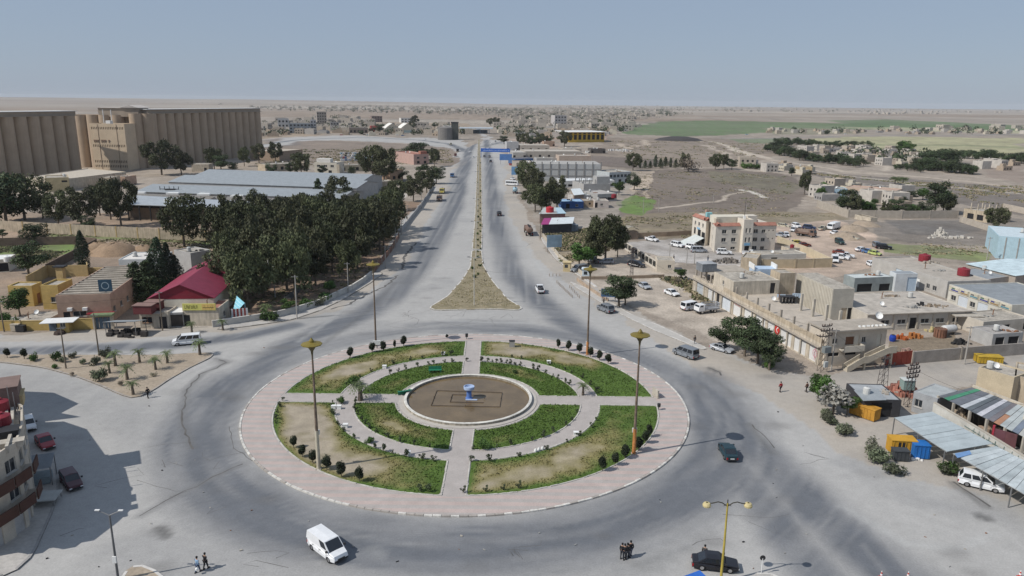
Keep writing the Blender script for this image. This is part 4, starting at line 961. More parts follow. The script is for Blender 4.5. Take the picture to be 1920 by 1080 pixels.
    b = MB(); b.box(h-.1,h+.05,-hw,hw,.45,.72); obj('bumper', b, TRIM, t)
    return t
truck('tanker_truck',991,439,(-9,-17),'brown tanker lorry parked on the right verge of the avenue','brown','tank','brown',9.5,2.5)
truck('tanker_truck',966,362,(-2,-8),'pale blue tanker lorry driving on the right side of the avenue','sky','tank','sky',7.5,2.4)
truck('cargo_truck',848,332,(-2,7),'blue cabbed lorry with dark load parked on the left verge','blue','tipper','black',8,2.4)
truck('tipper_truck',829,362,(-3,7),'yellow and brown tipper lorry parked behind another on the left verge','yellow','tipper','brown',8,2.4)
truck('tipper_truck',824,376,(-3,8),'dark brown tipper lorry parked nearest on the left verge','brown','tipper','brown',8,2.4)
truck('tipper_truck',845,272,(4,3),'beige lorry on the far road bend','beige','flat','beige',8,2.4)
truck('tipper_truck',858,284,(1,4),'dark lorry parked below the far road bend','black','tipper','brown',7.5,2.4)
truck('flatbed_truck',1325,586,(-36,4),'small white and grey stake-sided lorry parked beside the white minibus','white','stakes','silver',5.6,1.9,cabH=2.1,bedz=1.0)
truck('box_truck',1562,431,(-14,3),'white box lorry at the back of the dirt lot','white','box','white',6,2.2,bedz=1.0)
truck('army_truck',1510,443,(22,3),'brown stake-sided lorry in the middle of the dirt lot','brown','stakes','brown',7,2.3)
truck('tipper_truck',854,293,(1,4),'small dark lorry parked by the left kerb of the far avenue','rust','flat','brown',6,2.2)
def coach(px, py, d, label):
    x, y = G(px, py); x2, y2 = G(px+d[0]*.5, py+d[1]*.5); x1, y1 = G(px-d[0]*.5, py-d[1]*.5); t = thing('coach', label, 'bus', (x,y,0), math.atan2(y2-y1,x2-x1))
    b = MB(); b.prism([(3.6,-1.1),(3.7,-.8),(3.7,.8),(3.6,1.1),(-3.6,1.1),(-3.6,-1.1)], .45, 2.7); b.prism([(3.4,-1.0),(3.4,1.0),(-3.5,1.0),(-3.5,-1.0)], 2.7, 2.8); obj('body', b, PAINT['white'], t)
    for s in (-1,1):
        for i in range(5): b = MB(); b.box(-3.2+i*1.3,-2.0+i*1.3,min(s*1.10,s*1.12),max(s*1.10,s*1.12),1.5,2.35); obj('side_window', b, CG, t)
    b = MB(); b.box(3.70,3.72,-.95,.95,1.3,2.5); obj('windscreen', b, CG, t)
    tm, k1, k2 = wheel_meshes(.45,.28)
    for cx in (2.4,-2.2):
        for s in (-1,1): w_ = link('wheel', tm, t, (cx,s*.98,.45)); link('rim', k2 if s < 0 else k1, w_)
coach(960,348,(-20,-1),'white minibus coach parked across the right verge of the avenue')
# loads on the two pickups
for src, lb, nm in ((pk1,'dark sacks heaped on the white pickup bed','sacks'),(pk2,'wide dark bundle overhanging the black pickup bed','bundle')):
    b = MB(); g2 = random.Random(5)
    for i in range(7):
        cx, cy, s = -2.2+.26*i, g2.uniform(-.35,.35)*(1 if nm == 'sacks' else 1.6), g2.uniform(.3,.45); b.lathe([(.1,0),(s,.12),(s*.9,.35),(.1,.5)],7,(cx,cy,1.06))
    o = obj(nm, b, P((.05,.05,.055),.9,.3)); o.location = src.location; o.rotation_euler = src.rotation_euler; tag(o, lb, 'load')
# impounded cars far off on the left, too small to show their parts
def tiny_car():
    b = MB(); b.box(-2.1,2.1,-.85,.85,.3,.95); b.prism([(1.0,-.8),(1.0,.8),(-1.7,.8),(-1.7,-.8)],.95,1.4); b.box(-1.72,1.02,-.81,.81,1.0,1.3,1); return b
TC = [tiny_car().mesh('parked_car',[PAINT[c],CG]) for c in ('white','sky','blue','silver','white','black','red')]
g = random.Random(9)
for r in range(4):
    for i in range(14):
        x, y = G(640+i*4.3+g.uniform(-1,1), 289+r*4.2); 
        if g.random() < .2: continue
        o = link('parked_car', g.choice(TC), None, (x,y,0), g.choice((PI/2,-PI/2))+g.uniform(-.15,.15)+.3); tag(o,'small parked car packed in the impound yard beyond the grove','car','cars packed in the impound yard')
for px, py in [(745,254),(755,255),(683,253),(690,254),(1000,247),(640,254),(1015,244),(1835,246),(1400,253),(1585,252),(1700,252)]:
    o = link('distant_car', g.choice(TC), None, (*G(px,py),0), .2); tag(o,'tiny car on a far road','car','tiny cars on far roads')
# ------------------------------------------------------------------ buildings
def V2(p): return Vector((p[0], p[1]))
def rect(A, B, zr=0.0, C=None, d=None):
    a, b = V2(G(*A, zr)), V2(G(*B, zr)); u = (b-a).normalized(); n = Vector((-u.y, u.x))
    if d is None: d = (V2(G(*C, zr))-a).dot(n)
    return [a, b, b+n*d, a+n*d]
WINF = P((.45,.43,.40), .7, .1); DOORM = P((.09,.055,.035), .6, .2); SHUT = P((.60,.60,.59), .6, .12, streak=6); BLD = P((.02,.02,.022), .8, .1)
CLUT = random.Random(99); NCL = [0]
class Bld:
    def __init__(s, name, label, pts, h, wall=PLASTER, roof=ROOFC, parapet=.35, z0=0.0, cat='building', group=None, parent=None, pw=.22):
        s.o = V2(pts[0]); s.p = [V2(q)-s.o for q in pts]; s.h = h; s.z0 = z0; s.wall = wall; s.roof = roof; s.par = parapet; s.ops = {}; s.pw = pw
        s.root = thing(name, label, cat, (s.o.x, s.o.y, z0), 0, group) if parent is None else parent
    def edge(s, e):
        a, b = s.p[e], s.p[(e+1)%len(s.p)]; u = (b-a); L = u.length; u = u/L; return a, u, Vector((u.y, -u.x)), L
    def op(s, e, kind, t, z, w, h, mat=None, rec=.14):
        a, u, n, L = s.edge(e); s.ops.setdefault(e, []).append((kind, t*L, z, w, h, mat, rec)); return s
    def row(s, e, kind, k, z, w, h, t0=.1, t1=.9, mat=None):
        for i in range(k): s.op(e, kind, t0+(t1-t0)*(i/(k-1) if k > 1 else .5), z, w, h, mat)
        return s
    def done(s, slab=True):
        wb = MB(); H = s.h+s.par
        for e in range(len(s.p)):
            a, u, n, L = s.edge(e); ops = []
            for o in s.ops.get(e, []):
                u0, u1 = max(.05, o[1]-o[3]/2), min(L-.05, o[1]+o[3]/2)
                if u1-u0 < .15: continue
                if any(u0 < q[1] and u1 > q[0] and o[2] < q[3] and o[2]+o[4] > q[2] for q in ops): continue
                ops.append((u0, u1, max(.0,o[2]), min(s.h-.05,o[2]+o[4]), o[0], o[5], o[6]))
            us = sorted({0.0, L}|{q[0] for q in ops}|{q[1] for q in ops}); zs = sorted({0.0-.3 if s.z0 == 0 else 0.0, H}|{q[2] for q in ops}|{q[3] for q in ops})
            pt = lambda x, z, k=0.0: (a.x+u.x*x+n.x*k, a.y+u.y*x+n.y*k, z)
            for i in range(len(us)-1):
                for j in range(len(zs)-1):
                    cx, cz = (us[i]+us[i+1])/2, (zs[j]+zs[j+1])/2
                    if any(q[0] < cx < q[1] and q[2] < cz < q[3] for q in ops): continue
                    wb.face([pt(us[i],zs[j]), pt(us[i+1],zs[j]), pt(us[i+1],zs[j+1]), pt(us[i],zs[j+1])])
            for (u0,u1,z0,z1,kind,mat,rec) in ops:
                for (p1,p2) in [((u0,z0),(u1,z0)),((u1,z0),(u1,z1)),((u1,z1),(u0,z1)),((u0,z1),(u0,z0))]:
                    wb.face([pt(*p1),pt(*p2),pt(*p2,-rec),pt(*p1,-rec)])
                pb = MB(); pb.face([pt(u0,z0,-rec+.004),pt(u1,z0,-rec+.004),pt(u1,z1,-rec+.004),pt(u0,z1,-rec+.004)])
                if kind == 'window':
                    f = MB(); w = .07
                    def bar(x0,x1,y0,y1):
                        q = [(x0,y0),(x1,y0),(x1,y1),(x0,y1)]; f.face([pt(*c,-rec+.05) for c in q])
                        for k in range(4): f.face([pt(*q[k],-rec+.05),pt(*q[(k+1)%4],-rec+.05),pt(*q[(k+1)%4],-rec),pt(*q[k],-rec)][::-1])
                    bar(u0,u1,z0,z0+w); bar(u0,u1,z1-w,z1); bar(u0,u0+w,z0+w,z1-w); bar(u1-w,u1,z0+w,z1-w); bar((u0+u1)/2-w/2,(u0+u1)/2+w/2,z0+w,z1-w)
                    sl_ = [(u0-.12,z0-.1),(u1+.12,z0-.1),(u1+.12,z0-.002),(u0-.12,z0-.002)]; f.face([pt(*c,.1) for c in sl_]); f.face([pt(sl_[3][0],sl_[3][1],.1),pt(sl_[2][0],sl_[2][1],.1),pt(sl_[2][0],sl_[2][1],.004),pt(sl_[3][0],sl_[3][1],.004)])
                    fo = obj('window', f, mat or WINF, s.root); obj('pane', pb, GLASS, fo)
                elif kind == 'shutter': obj('roller_shutter', pb, mat or SHUT, s.root)
                elif kind == 'door': obj('door', pb, mat or DOORM, s.root)
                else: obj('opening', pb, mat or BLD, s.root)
        if s.par > .02:
            k = len(s.p); inn = []
            for i in range(k):
                _, u1, n1, _ = s.edge(i-1 if i else k-1); _, u2, n2, _ = s.edge(i); b = (n1+n2); b = b/max(.2,b.length_squared)*2*s.pw if b.length > 1e-6 else n1*s.pw
                inn.append(s.p[i]-b)
            for i in range(k):
                j = (i+1)%k; wb.face([(*s.p[i],H),(*s.p[j],H),(*inn[j],H),(*inn[i],H)]); wb.face([(*inn[i],H),(*inn[j],H),(*inn[j],s.h),(*inn[i],s.h)])
        obj('wall', wb, s.wall, s.root)
        if slab:
            rb = MB(); rb.face([(*q, s.h) for q in s.p]); obj('roof', rb, s.roof, s.root)
            a, u, n, L = s.edge(0); D = s.edge(1)[3]; lab = s.root['label'] if 'label' in s.root else ''
            if L > 5 and D > 4 and len(s.p) == 4 and s.root.name.split('.')[0] != 'far_block' and 2 < len(lab.split()) < 12:
                for kind in CLUT.sample(('tank','dish','heap','vent'), 3 if L*D > 90 else 2):
                    c = s.along(0, CLUT.uniform(.15,.85), -D*CLUT.uniform(.25,.8)); lo = (s.o.x+c.x, s.o.y+c.y, s.z0+s.h+.005); b = MB()
                    if kind == 'tank': t = thing('water_tank','small grey tank atop the '+lab,'water tank',lo); b.lathe([(.5,.2),(.52,.8),(.5,1.2),(.1,1.35)],12); obj('shell', b, P((.50,.50,.48),.6,.2), t); b = MB(); b.box(-.5,.5,-.5,.5,0,.2); obj('stand', b, STEEL, t)
                    elif kind == 'dish': t = thing('satellite_dish','satellite dish atop the '+lab,'dish',lo); b.lathe([(.04,0),(.3,.07),(.5,.22)],10); b.xf(Matrix.Translation((0,0,.7))@Matrix.Rotation(1.0,4,'X')); obj('bowl', b, WHITE, t); b = MB(); b.tube([(0,0,0),(0,.06,.7)],.04,5); obj('stand', b, STEEL, t)
                    elif kind == 'vent': t = thing('roof_pipe','bent vent pipe atop the '+lab,'pipe',lo); b.tube([(0,0,0),(0,0,1.3),(.25,0,1.5)],.09,6); obj('pipe', b, RUST, t); b = MB(); b.box(-.3,.3,-.3,.3,0,.15); obj('base', b, CONC, t)
                    else:
                        for q in range(14): x0, y0, r = CLUT.gauss(0,.8), CLUT.gauss(0,.5), CLUT.uniform(.1,.35); b.prism([(x0+r*math.cos(k*1.57+q),y0+r*math.sin(k*1.57+q)) for k in range(4)],0,r*.8)
                        tag(obj('roof_rubble', b, CLUT.choice([CONC,GREY,DARK,RUST]), None, lo), 'loose rubble atop the '+lab, 'rubble')
        return s
    def L(s, px, py, z): q = V2(G(px, py, s.z0+z))-s.o; return q
    def part(s, name, mb, mat): return obj(name, mb, mat, s.root)
    def along(s, e, t, k=0.0):
        a, u, n, L = s.edge(e); return a+u*(L*t)+n*k
def boxpts(b, c, u, lx, ly, z0, z1):           # oriented box: centre c, unit axis u
    n = Vector((-u.y,u.x)); q = [c-u*lx/2-n*ly/2, c+u*lx/2-n*ly/2, c+u*lx/2+n*ly/2, c-u*lx/2+n*ly/2]; b.prism(q, z0, z1); return b
def tank_roof(px, py, z, r, h, mat, label, cat='water tank'):
    x, y = G(px, py, z); t = thing('water_tank', label, cat, (x,y,z)); b = MB(); b.lathe([(r,0),(r*1.02,h*.5),(r,h*.88),(r*.4,h)],16); b.disc(r*.4,h,16); obj('shell', b, mat, t)
    b = MB(); b.lathe([(r*.3,h),(r*.3,h*1.08)],10); b.disc(r*.3,h*1.08,10); obj('lid', b, mat, t); return t
def wall_run(name, label, px, h, mat, th=.25, pil=0.0, pilmat=None, group=None, cat='wall', cap=None, pts=None, gaps=()):
    P_ = [V2(q) for q in (pts or [G(*p) for p in px])]; o = P_[0]; t = thing(name, label, cat, (o.x,o.y,0), 0, group); b = MB(); pb = MB(); cb = MB()
    for i in range(len(P_)-1):
        if i in gaps: continue
        a, c = P_[i]-o, P_[i+1]-o; u = (c-a).normalized(); L = (c-a).length; n = Vector((-u.y,u.x))*th/2
        b.prism([a-n, c-n, c+n, a+n], -.2, h)
        if cap: cb.prism([a-n*1.3, c-n*1.3, c+n*1.3, a+n*1.3], h, h+.08)
        if pil:
            k = max(1, int(L/pil))
            for j in range(k+1): boxpts(pb, a+u*(L*j/k), u, .34, th+.16, -.2, h+.12)
    obj('wall_panel', b, mat, t)
    if cap: obj('coping', cb, cap, t)
    if pil: obj('pilasters', pb, pilmat or mat, t)
    return t
def gable(name, label, pts, eave, ridge, wall, roofm, along='depth', over=.35, cat='building', nb=1, open_front=False, group=None):
    """pts: front-left, front-right, back-right, back-left; ridge runs along depth or along the front"""
    o = V2(pts[0]); p = [V2(q)-o for q in pts]; t = thing(name, label, cat, (o.x,o.y,0), 0, group)
    if along == 'front': p = [p[3], p[0], p[1], p[2]]                  # turn so that ridge direction is p0->p3
    for k in range(nb):
        a, b = p[0].lerp(p[1],k/nb), p[0].lerp(p[1],(k+1)/nb); d, c = p[3].lerp(p[2],k/nb), p[3].lerp(p[2],(k+1)/nb)
        mA, mD = (a+b)/2, (d+c)/2
        w = MB()
        w.face([(*a,-.2),(*b,-.2),(*b,eave),(*mA,ridge),(*a,eave)]); w.face([(*c,-.2),(*d,-.2),(*d,eave),(*mD,ridge),(*c,eave)])
        if k == 0: w.face([(*d,-.2),(*a,-.2),(*a,eave),(*d,eave)])
        if k == nb-1: w.face([(*b,-.2),(*c,-.2),(*c,eave),(*b,eave)])
        obj('wall', w, wall, t)
        l = (a-b).normalized()*over; e = (a-d).normalized()*over; drop = over*(ridge-eave)/((a-b).length/2)
        for (s0, s1, off) in ((a,d,l if k == 0 else l*0),(b,c,-l if k == nb-1 else l*0)):
            zz = eave-(drop if off.length > 0 else 0)
            q = [(*(s0+off+e),zz+.06),(*(mA+e),ridge+.06),(*(mD-e),ridge+.06),(*(s1+off-e),zz+.06)]
            r = MB(); r.face(q); r.face([(x,y,z-.12) for x,y,z in q][::-1])
            for i in range(4): j = (i+1)%4; r.face([q[i],q[j],(q[j][0],q[j][1],q[j][2]-.12),(q[i][0],q[i][1],q[i][2]-.12)])
            obj('roof', r, roofm, t)
    return t
YEL = P((.46,.33,.12), .85, .2); OCH = P((.42,.31,.15), .9, .2); TANW = P((.40,.335,.25), .9, .22, fine=.24, fscale=2.2, streak=.18); BRW = P((.24,.17,.125), .9, .25, streak=.2); BRST = P((.36,.25,.19), .9, .22, streak=5)
GRNS = P((.16,.21,.11), .7, .2); BLUED = P((.08,.12,.16), .6, .2); CREAM = P((.56,.52,.44), .85, .12); CREAM2 = P((.46,.405,.325), .9, .2, fine=.24, fscale=2.2, streak=.18); LBLUE = P((.40,.55,.62), .6, .12, streak=.1); GREYB = P((.36,.355,.345), .9, .16)
GRROOF = P((.27,.28,.29), .8, .2); REDROOF = P((.235,.035,.065), .6, .14, streak=.1); TERRA = P((.33,.155,.115), .85, .2)
# ---- left side of the crossing
h = HT(213,603,206,553)
b = Bld('workshop_hall', 'long flat workshop with striped brown front and ribbed concrete roof on the left street', rect((104,556),(206,553),h,C=(212,500)), h, BRST, ROOFC, .25)
b.op(0,'window',.40,1.4,2.6,1.1).op(0,'door',.16,.1,1.3,2.3,DARK).row(1,'window',4,1.8,1.4,1.2,.06,.5).done()
nrib = 13; a, u, n, L = b.edge(1); a0, u0, n0, L0 = b.edge(0)
for i in range(nrib):
    rb = MB(); c = b.p[0]+u0*L0/2+u*(L*(i+.5)/nrib); boxpts(rb, c, u0, L0-.5, .35, h, h+.32); b.part('roof_beam', rb, CONC)
for t_ in (.24,.52):
    ab = MB(); c = b.along(0,t_,.3); boxpts(ab, c, u0, .9, .6, 2.7, 3.3); b.part('air_conditioner', ab, WHITE)
ab = MB(); boxpts(ab, b.along(0,.82,.9), u0, 5.0, 1.6, 2.1, 2.25); b.part('awning', ab, REDT)
sg = MB(); c = b.along(0,.90,-1.0); boxpts(sg, c, u0, 2.6, .15, h+.5, h+3.0); boxpts(sg, c, u0, .12, .12, h, h+.5)
o = thing('roof_sign','dark blue square sign standing on the ribbed workshop roof','sign',(b.o.x,b.o.y,0)); obj('panel', sg, P((.03,.07,.11),.6,.2), o)
sg = MB(); 
for q in range(16):
    a1, a2 = 2*PI*q/16, 2*PI*(q+1)/16; P0 = lambda r, a_: (*(c+u0*r*math.cos(a_)+n0*.085), h+1.75+r*math.sin(a_)); sg.face([P0(.62,a1),P0(.62,a2),P0(.78,a2),P0(.78,a1)])
obj('emblem_ring', sg, P((.30,.38,.42),.7,.1), o)
h2 = HT(83,580,76,538)
b = Bld('annex_building','yellow annex with small dark window left of the striped workshop', rect((76,538),(108,538),h2,C=(100,526)), h2, YEL, ROOFC, .4); b.op(0,'window',.75,1.6,1.8,1.2).done()
h3 = HT(68,574,59,538)
b = Bld('yellow_block','yellow flat-roofed block behind the feathery tree at far left', rect((14,538),(59,538),h3,C=(35,530)), h3, YEL, ROOFC, .25); b.op(1,'door',.55,.1,1.4,2.4,RUST).op(0,'window',.4,1.6,1.2,1.2).done()
wall_run('courtyard_wall','brown ochre courtyard wall behind the yellow annex',[(52,540),(90,519),(166,518),(165,512)],3.0,OCH,.25)
x, y = G(117,533,2); t = thing('chimney','ochre chimney block on the yellow annex','chimney',(x,y,0)); bb = MB(); bb.box(-.8,.8,-.6,.6,2,6.2); obj('shaft', bb, OCH, t); bb = MB(); bb.box(-1.3,1.3,-.9,.9,6.2,6.5); obj('cap', bb, DARK, t)
b = Bld('terrace','low concrete terrace between the yellow annex and the street wall', rect((22,606),(74,606),.9,C=(60,584)), .9, CONC, ROOFC, 0).done()
wall_run('street_wall','ochre street wall with pilasters at the far left',[(-30,620),(40,620),(104,619)],2.0,YEL,.25,6.0,OCH,cap=OCH)
wall_run('street_wall','ochre street wall between the kiosk and the green gate',[(134,618),(178,617)],2.2,YEL,.25,cap=OCH)
h4 = HT(118,625,118,604)
b = Bld('guard_kiosk','ochre guard kiosk with white canopy on the left street', rect((109,625),(130,624),0,d=2.4), h4, YEL, WHITE, 0); b.op(0,'window',.5,1.2,1.0,.9).done()
cb = MB(); boxpts(cb, b.along(0,.1,.2)-b.edge(0)[2]*1.2, b.edge(0)[1], 6.0, 3.6, h4+.02, h4+.14); b.part('canopy', cb, WHITE)
t = thing('blue_cabin','narrow dark blue cabin beside the ochre kiosk','cabin',(*G(103,619),0)); bb = MB(); bb.box(-.7,.7,-.6,.6,0,2.3); obj('body', bb, BLUED, t); bb = MB(); bb.box(-.5,.5,-.615,-.6,.2,2.1); obj('door', bb, P((.05,.07,.1),.5,.1), t)
t = thing('gateway','dark blue gate under a green lintel beside the ochre wall','gate',(*G(179,617),0), 0); A_, B_ = V2(G(179,617)), V2(G(212,616)); u = (B_-A_).normalized(); W_ = (B_-A_).length
for i in range(4):
    bb = MB(); boxpts(bb, u*(W_*(i+.5)/4), u, W_/4-.12, .1, .05, 2.4); obj('gate_leaf', bb, BLUED, t)
bb = MB(); boxpts(bb, u*W_/2, u, W_+.8, 1.6, 2.8, 3.15); obj('lintel', bb, GRNS, t)
for k in (0,1):
    bb = MB(); boxpts(bb, u*W_*k, u, .5, .6, -.1, 2.8); obj('gate_post', bb, CREAM2, t)
t = gable('red_roof_hall','large hall with wine red gabled metal roof among the cypresses', rect((279,559),(400,557),5.2,C=(352,500)), 5.2, 8.0, CREAM, REDROOF, 'depth')
p_ = rect((279,559),(400,557),5.2,C=(352,500)); u_ = (p_[1]-p_[0]).normalized(); n_ = Vector((-u_.y,u_.x)); o_ = p_[0]; gm = MB(); f_ = lambda v, z: (*(v-o_-n_*.04), z)
gm.face([f_(p_[0],4.9), f_(p_[1],4.9), f_(p_[1],5.2), f_((p_[0]+p_[1])/2,7.95), f_(p_[0],5.2)]); obj('gable_panel', gm, P((.20,.02,.035),.6,.12), t)
b = Bld('corner_shop','small rendered shop with dark door and flat roof on the left street', rect((264,615),(318,615),0,d=8.5), 3.3, PLASTER, ROOFC, .12); b.op(0,'window',.25,1.1,2.0,1.2,RUST).op(0,'door',.80,0,1.5,2.4,DARK).done()
ov = MB(); boxpts(ov, b.along(0,.45,.5), b.edge(0)[1], b.edge(0)[3]*.75, 1.0, 3.2, 3.32); b.part('eave_slab', ov, CONC)
b = Bld('garage_leanto','lean-to garage with a white sheet roof and dark metal door between two shops', rect((318,613),(345,612),0,d=7), 3.0, GREYB, WHITE, 0); b.op(0,'door',.48,.05,3.2,2.5,P((.06,.05,.045),.7,.3)).done()
b = Bld('sign_shop','cream shop under a long yellow sign on the left street', rect((345,611),(412,611),0,d=6.5), 3.6, CREAM2, TERRA, .2); b.op(0,'door',.10,0,1.3,2.3,DARK).op(0,'window',.24,1.1,1.4,1.3).op(1,'window',.5,1.1,1.2,1.2).done()
st = thing('shop_sign','long yellow sign with dark lettering over the cream shop','sign',(b.o.x,b.o.y,0)); a, u, n, L = b.edge(0)
sb = MB(); boxpts(sb, b.along(0,.48,.12), u, L*.92, .16, 3.35, 4.75); obj('panel', sb, P((.58,.55,.16),.6,.1), st)
sb = MB(); boxpts(sb, b.along(0,.74,.14), u, L*.36, .17, 3.45, 4.65); obj('orange_panel', sb, P((.60,.42,.14),.6,.1), st)
gl = MB(); gx = random.Random(4)
def stroke(t0, t1, z0, z1, e=0):
    q = [b.along(0,t0,.235), b.along(0,t1,.235)]; gl.face([(*q[0],z0),(*q[1],z0),(*q[1],z1),(*q[0],z1)])
for i in range(8):                                       # blurred block capitals at left
    t0 = .08+i*.046; stroke(t0,t0+.008,3.72,4.42); stroke(t0+.008,t0+.03,4.32 if i%2 else 3.72,4.42 if i%2 else 3.84)
    if i%3: stroke(t0+.024,t0+.032,3.84,4.3)
for i in range(9):                                       # flowing joined script at right
    t0 = .58+i*.034; stroke(t0,t0+.036,3.86,3.98); 
    if i in (1,4,6,8): stroke(t0+.01,t0+.016,3.98,4.45 if i != 6 else 4.25)
    if i in (2,5,7): stroke(t0+.012,t0+.02,3.66,3.76)
obj('lettering', gl, P((.10,.09,.03),.7,.1), st)
t = gable('back_store','low store with white pitched sheet roof behind the yellow sign', rect((318,574),(380,571),3.4,C=(330,563)), 3.2, 4.2, CREAM, WHITE, 'front')
for i,(px,py,w_,lb) in enumerate([(272,585,3.6,'larger dark red boxed tank on the corner shop roof'),(290,578,3.0,'smaller dark red boxed tank on the corner shop roof')]):
    x, y = G(px,py,3.5); t = thing('roof_box',lb,'tank',(x,y,3.32)); bb = MB(); bb.box(-w_/2,w_/2,-1.1,1.1,0,1.7); obj('box', bb, P((.12,.03,.03),.7,.2), t); bb = MB(); bb.box(-w_/2-.15,w_/2+.15,-1.25,1.25,1.7,1.8); obj('lid', bb, P((.22,.14,.12),.8,.2), t)
x, y = G(300,584,2.2); t = thing('red_awning','bright red sheet awning behind the corner shop','awning',(x+1,y+3,0)); bb = MB(); bb.box(-3,3,-1.6,1.6,3.5,3.6); obj('sheet', bb, P((.45,.03,.03),.6,.1), t)
for sx in (-2.8,2.8):
    bb = MB(); bb.box(sx-.05,sx+.05,-.05,.05,0,3.5); obj('post', bb, STEEL, t)
# market shelter with junk
x, y = G(236,626); t = thing('street_stall','open stall with a tilted white sheet roof on the left street','stall',(x,y,0)); bb = MB()
bb.face([(-3.4,-1.8,2.9),(3.0,-1.8,3.1),(3.8,1.6,2.5),(-2.6,1.6,2.3)]); bb.face([(-3.4,-1.8,2.84),(-2.6,1.6,2.24),(3.8,1.6,2.44),(3.0,-1.8,3.04)]); obj('roof_sheet', bb, SHEET, t)
for sx, sy, z in ((-3,-1.5,2.8),(2.8,-1.5,3.0),(-2.4,1.4,2.3),(3.4,1.4,2.4)):
    bb = MB(); bb.box(sx-.05,sx+.05,sy-.05,sy+.05,0,z); obj('post', bb, STEEL, t)
g = random.Random(6); bb = MB()
for i in range(26):
    sx, sy = g.uniform(-3,4.5), g.uniform(-2.4,1.4); s = g.uniform(.2,.6); bb.box(sx-s,sx+s,sy-s*.7,sy+s*.7,0,g.uniform(.2,1.1))
o = obj('scrap_heap', bb, P((.045,.04,.038),.9,.4), None, (x,y,0)); tag(o,'heap of dark scrap and goods under the tilted white stall roof','scrap heap')
for i,(px,py,lb,mt) in enumerate([(31,621,'pale street cabinet by the ochre wall',CREAM2),(40,622,'dark crate beside the pale street cabinet',DARK)]):
    x, y = G(px,py); o = thing('street_cabinet',lb,'cabinet',(x,y,.1)); bb = MB(); bb.box(-.8,.8,-.5,.5,0,1.4-.2*i); obj('body', bb, mt, o); bb = MB(); bb.box(-.85,.85,-.55,.55,1.4-.2*i,1.46-.2*i); obj('lid', bb, mt, o)
x, y = G(112,626); o = tag(obj('scrap_heap', MB().lathe([(1.1,0),(.9,.5),(.3,.8),(0,.85)],9), P((.05,.035,.03),.9,.4), None,(x,y,.0)),'dark rubbish heap in front of the ochre kiosk','rubbish')
# blue sail canopy over the park gate
P3 = [Vector((*G(433,603),.6)), Vector((*G(447,592),4.4)), Vector((*G(461,596),3.3))]
t = thing('sail_canopy','light blue triangular lattice sail canopy at the park entrance','canopy',(P3[0].x,P3[0].y,0)); q = [p-Vector((P3[0].x,P3[0].y,0)) for p in P3]
bb = MB(); bb.face(q); bb.face([p+Vector((0,.06,-.08)) for p in q][::-1]); obj('sail', bb, P((.22,.52,.62),.6,.15), t)
for i in range(1,7):
    bb = MB(); k = i/7; bb.tube([q[0].lerp(q[1],k)+Vector((0,-.05,.04)), q[0].lerp(q[2],k)+Vector((0,-.05,.04))], .06, 4); obj('lattice_bar', bb, P((.55,.72,.78),.6,.1), t)
for i in (1,2):
    bb = MB(); bb.tube([(q[i].x,q[i].y,0),q[i]], .09, 6); obj('mast', bb, P((.3,.5,.58),.6,.1), t)
A_, B_ = V2(G(437,602)), V2(G(464,600)); u = (B_-A_).normalized(); t = thing('striped_fence','white and red barred fence beside the blue sail canopy','fence',(A_.x,A_.y,0)); nb_ = 9
for i in range(nb_):
    bb = MB(); boxpts(bb, u*((B_-A_).length*i/(nb_-1)), u, .42, .12, 0, 2.6); obj('bar', bb, WHITE if i%2 == 0 else P((.35,.06,.05),.6,.1), t)
bb = MB(); boxpts(bb, u*((B_-A_).length/2), u, (B_-A_).length, .09, 2.2, 2.4); obj('rail', bb, WHITE, t)
# block behind the cypresses, walls and yards
b = Bld('pale_store','white flat-roofed store behind the cypresses', rect((222,488),(300,487),4.2,C=(246,474)), 4.2, P((.50,.53,.54),.8,.15), P((.60,.58,.54),.9,.15), .2); b.row(0,'window',2,1.6,1.6,1.0,.2,.35).done()
b = Bld('grey_tower','grey concrete block beside the cypresses', rect((326,470),(357,476),6,d=6), 6, GREYB, ROOFC, .2).done()
t = wall_run('boundary_wall','long ochre boundary wall with pilasters in front of the sheds',[(-60,429),(0,433),(90,438),(180,443),(300,449),(430,453)],3.6,TANW,.3,7.0,OCH)
wall_run('garden_wall','dark brown garden wall beside the green plots at far left',[(-40,463),(60,460),(146,458),(182,462)],2.6,P((.15,.11,.085),.95,.25),.3)
wall_run('garden_wall','dark brown garden wall running between the plot and the red soil yard',[(182,462),(140,484),(88,512)],2.4,P((.12,.09,.07),.95,.25),.3)
wall_run('yard_wall','low ochre wall at the front of the red soil yard',[(82,512),(140,514),(216,514)],1.8,OCH,.3)
b = Bld('garden_hut','white flat garden hut at the far left among dark trees', rect((-20,512),(18,510),0,d=7), 3.4, CREAM, WHITE, .1); b.op(0,'dark',.75,.2,2.5,2.3).done()
tank_roof(14,490,3.5,.8,1.4,WHITE,'white tank on the garden hut roof')
g = random.Random(2)
for px, py, r, hh, lb in [(185,470,5,2.6,'left brown earth mound in the red soil yard'),(215,474,7,3.0,'larger brown earth mound in the red soil yard'),(268,470,4,1.6,'small brown earth mound behind the pale store')]:
    x, y = G(px,py); bb = MB(); pr = [(r*(1-k/5)**.8*1.0, hh*math.sin(PI/2*k/5)) for k in range(6)]; bb.lathe([(max(.05,a),z) for a,z in pr],18); bb.v = [(vx+g.uniform(-.35,.35),vy+g.uniform(-.35,.35),max(-.1,vz+g.uniform(-.25,.25)*(vz > .1))) for vx,vy,vz in bb.v]
    tag(obj('earth_mound', bb, M('red earth',(.27,.19,.125),.95,.2,.4,.2,3,bump=.5), None,(x,y,0), None, True), lb,'mound')
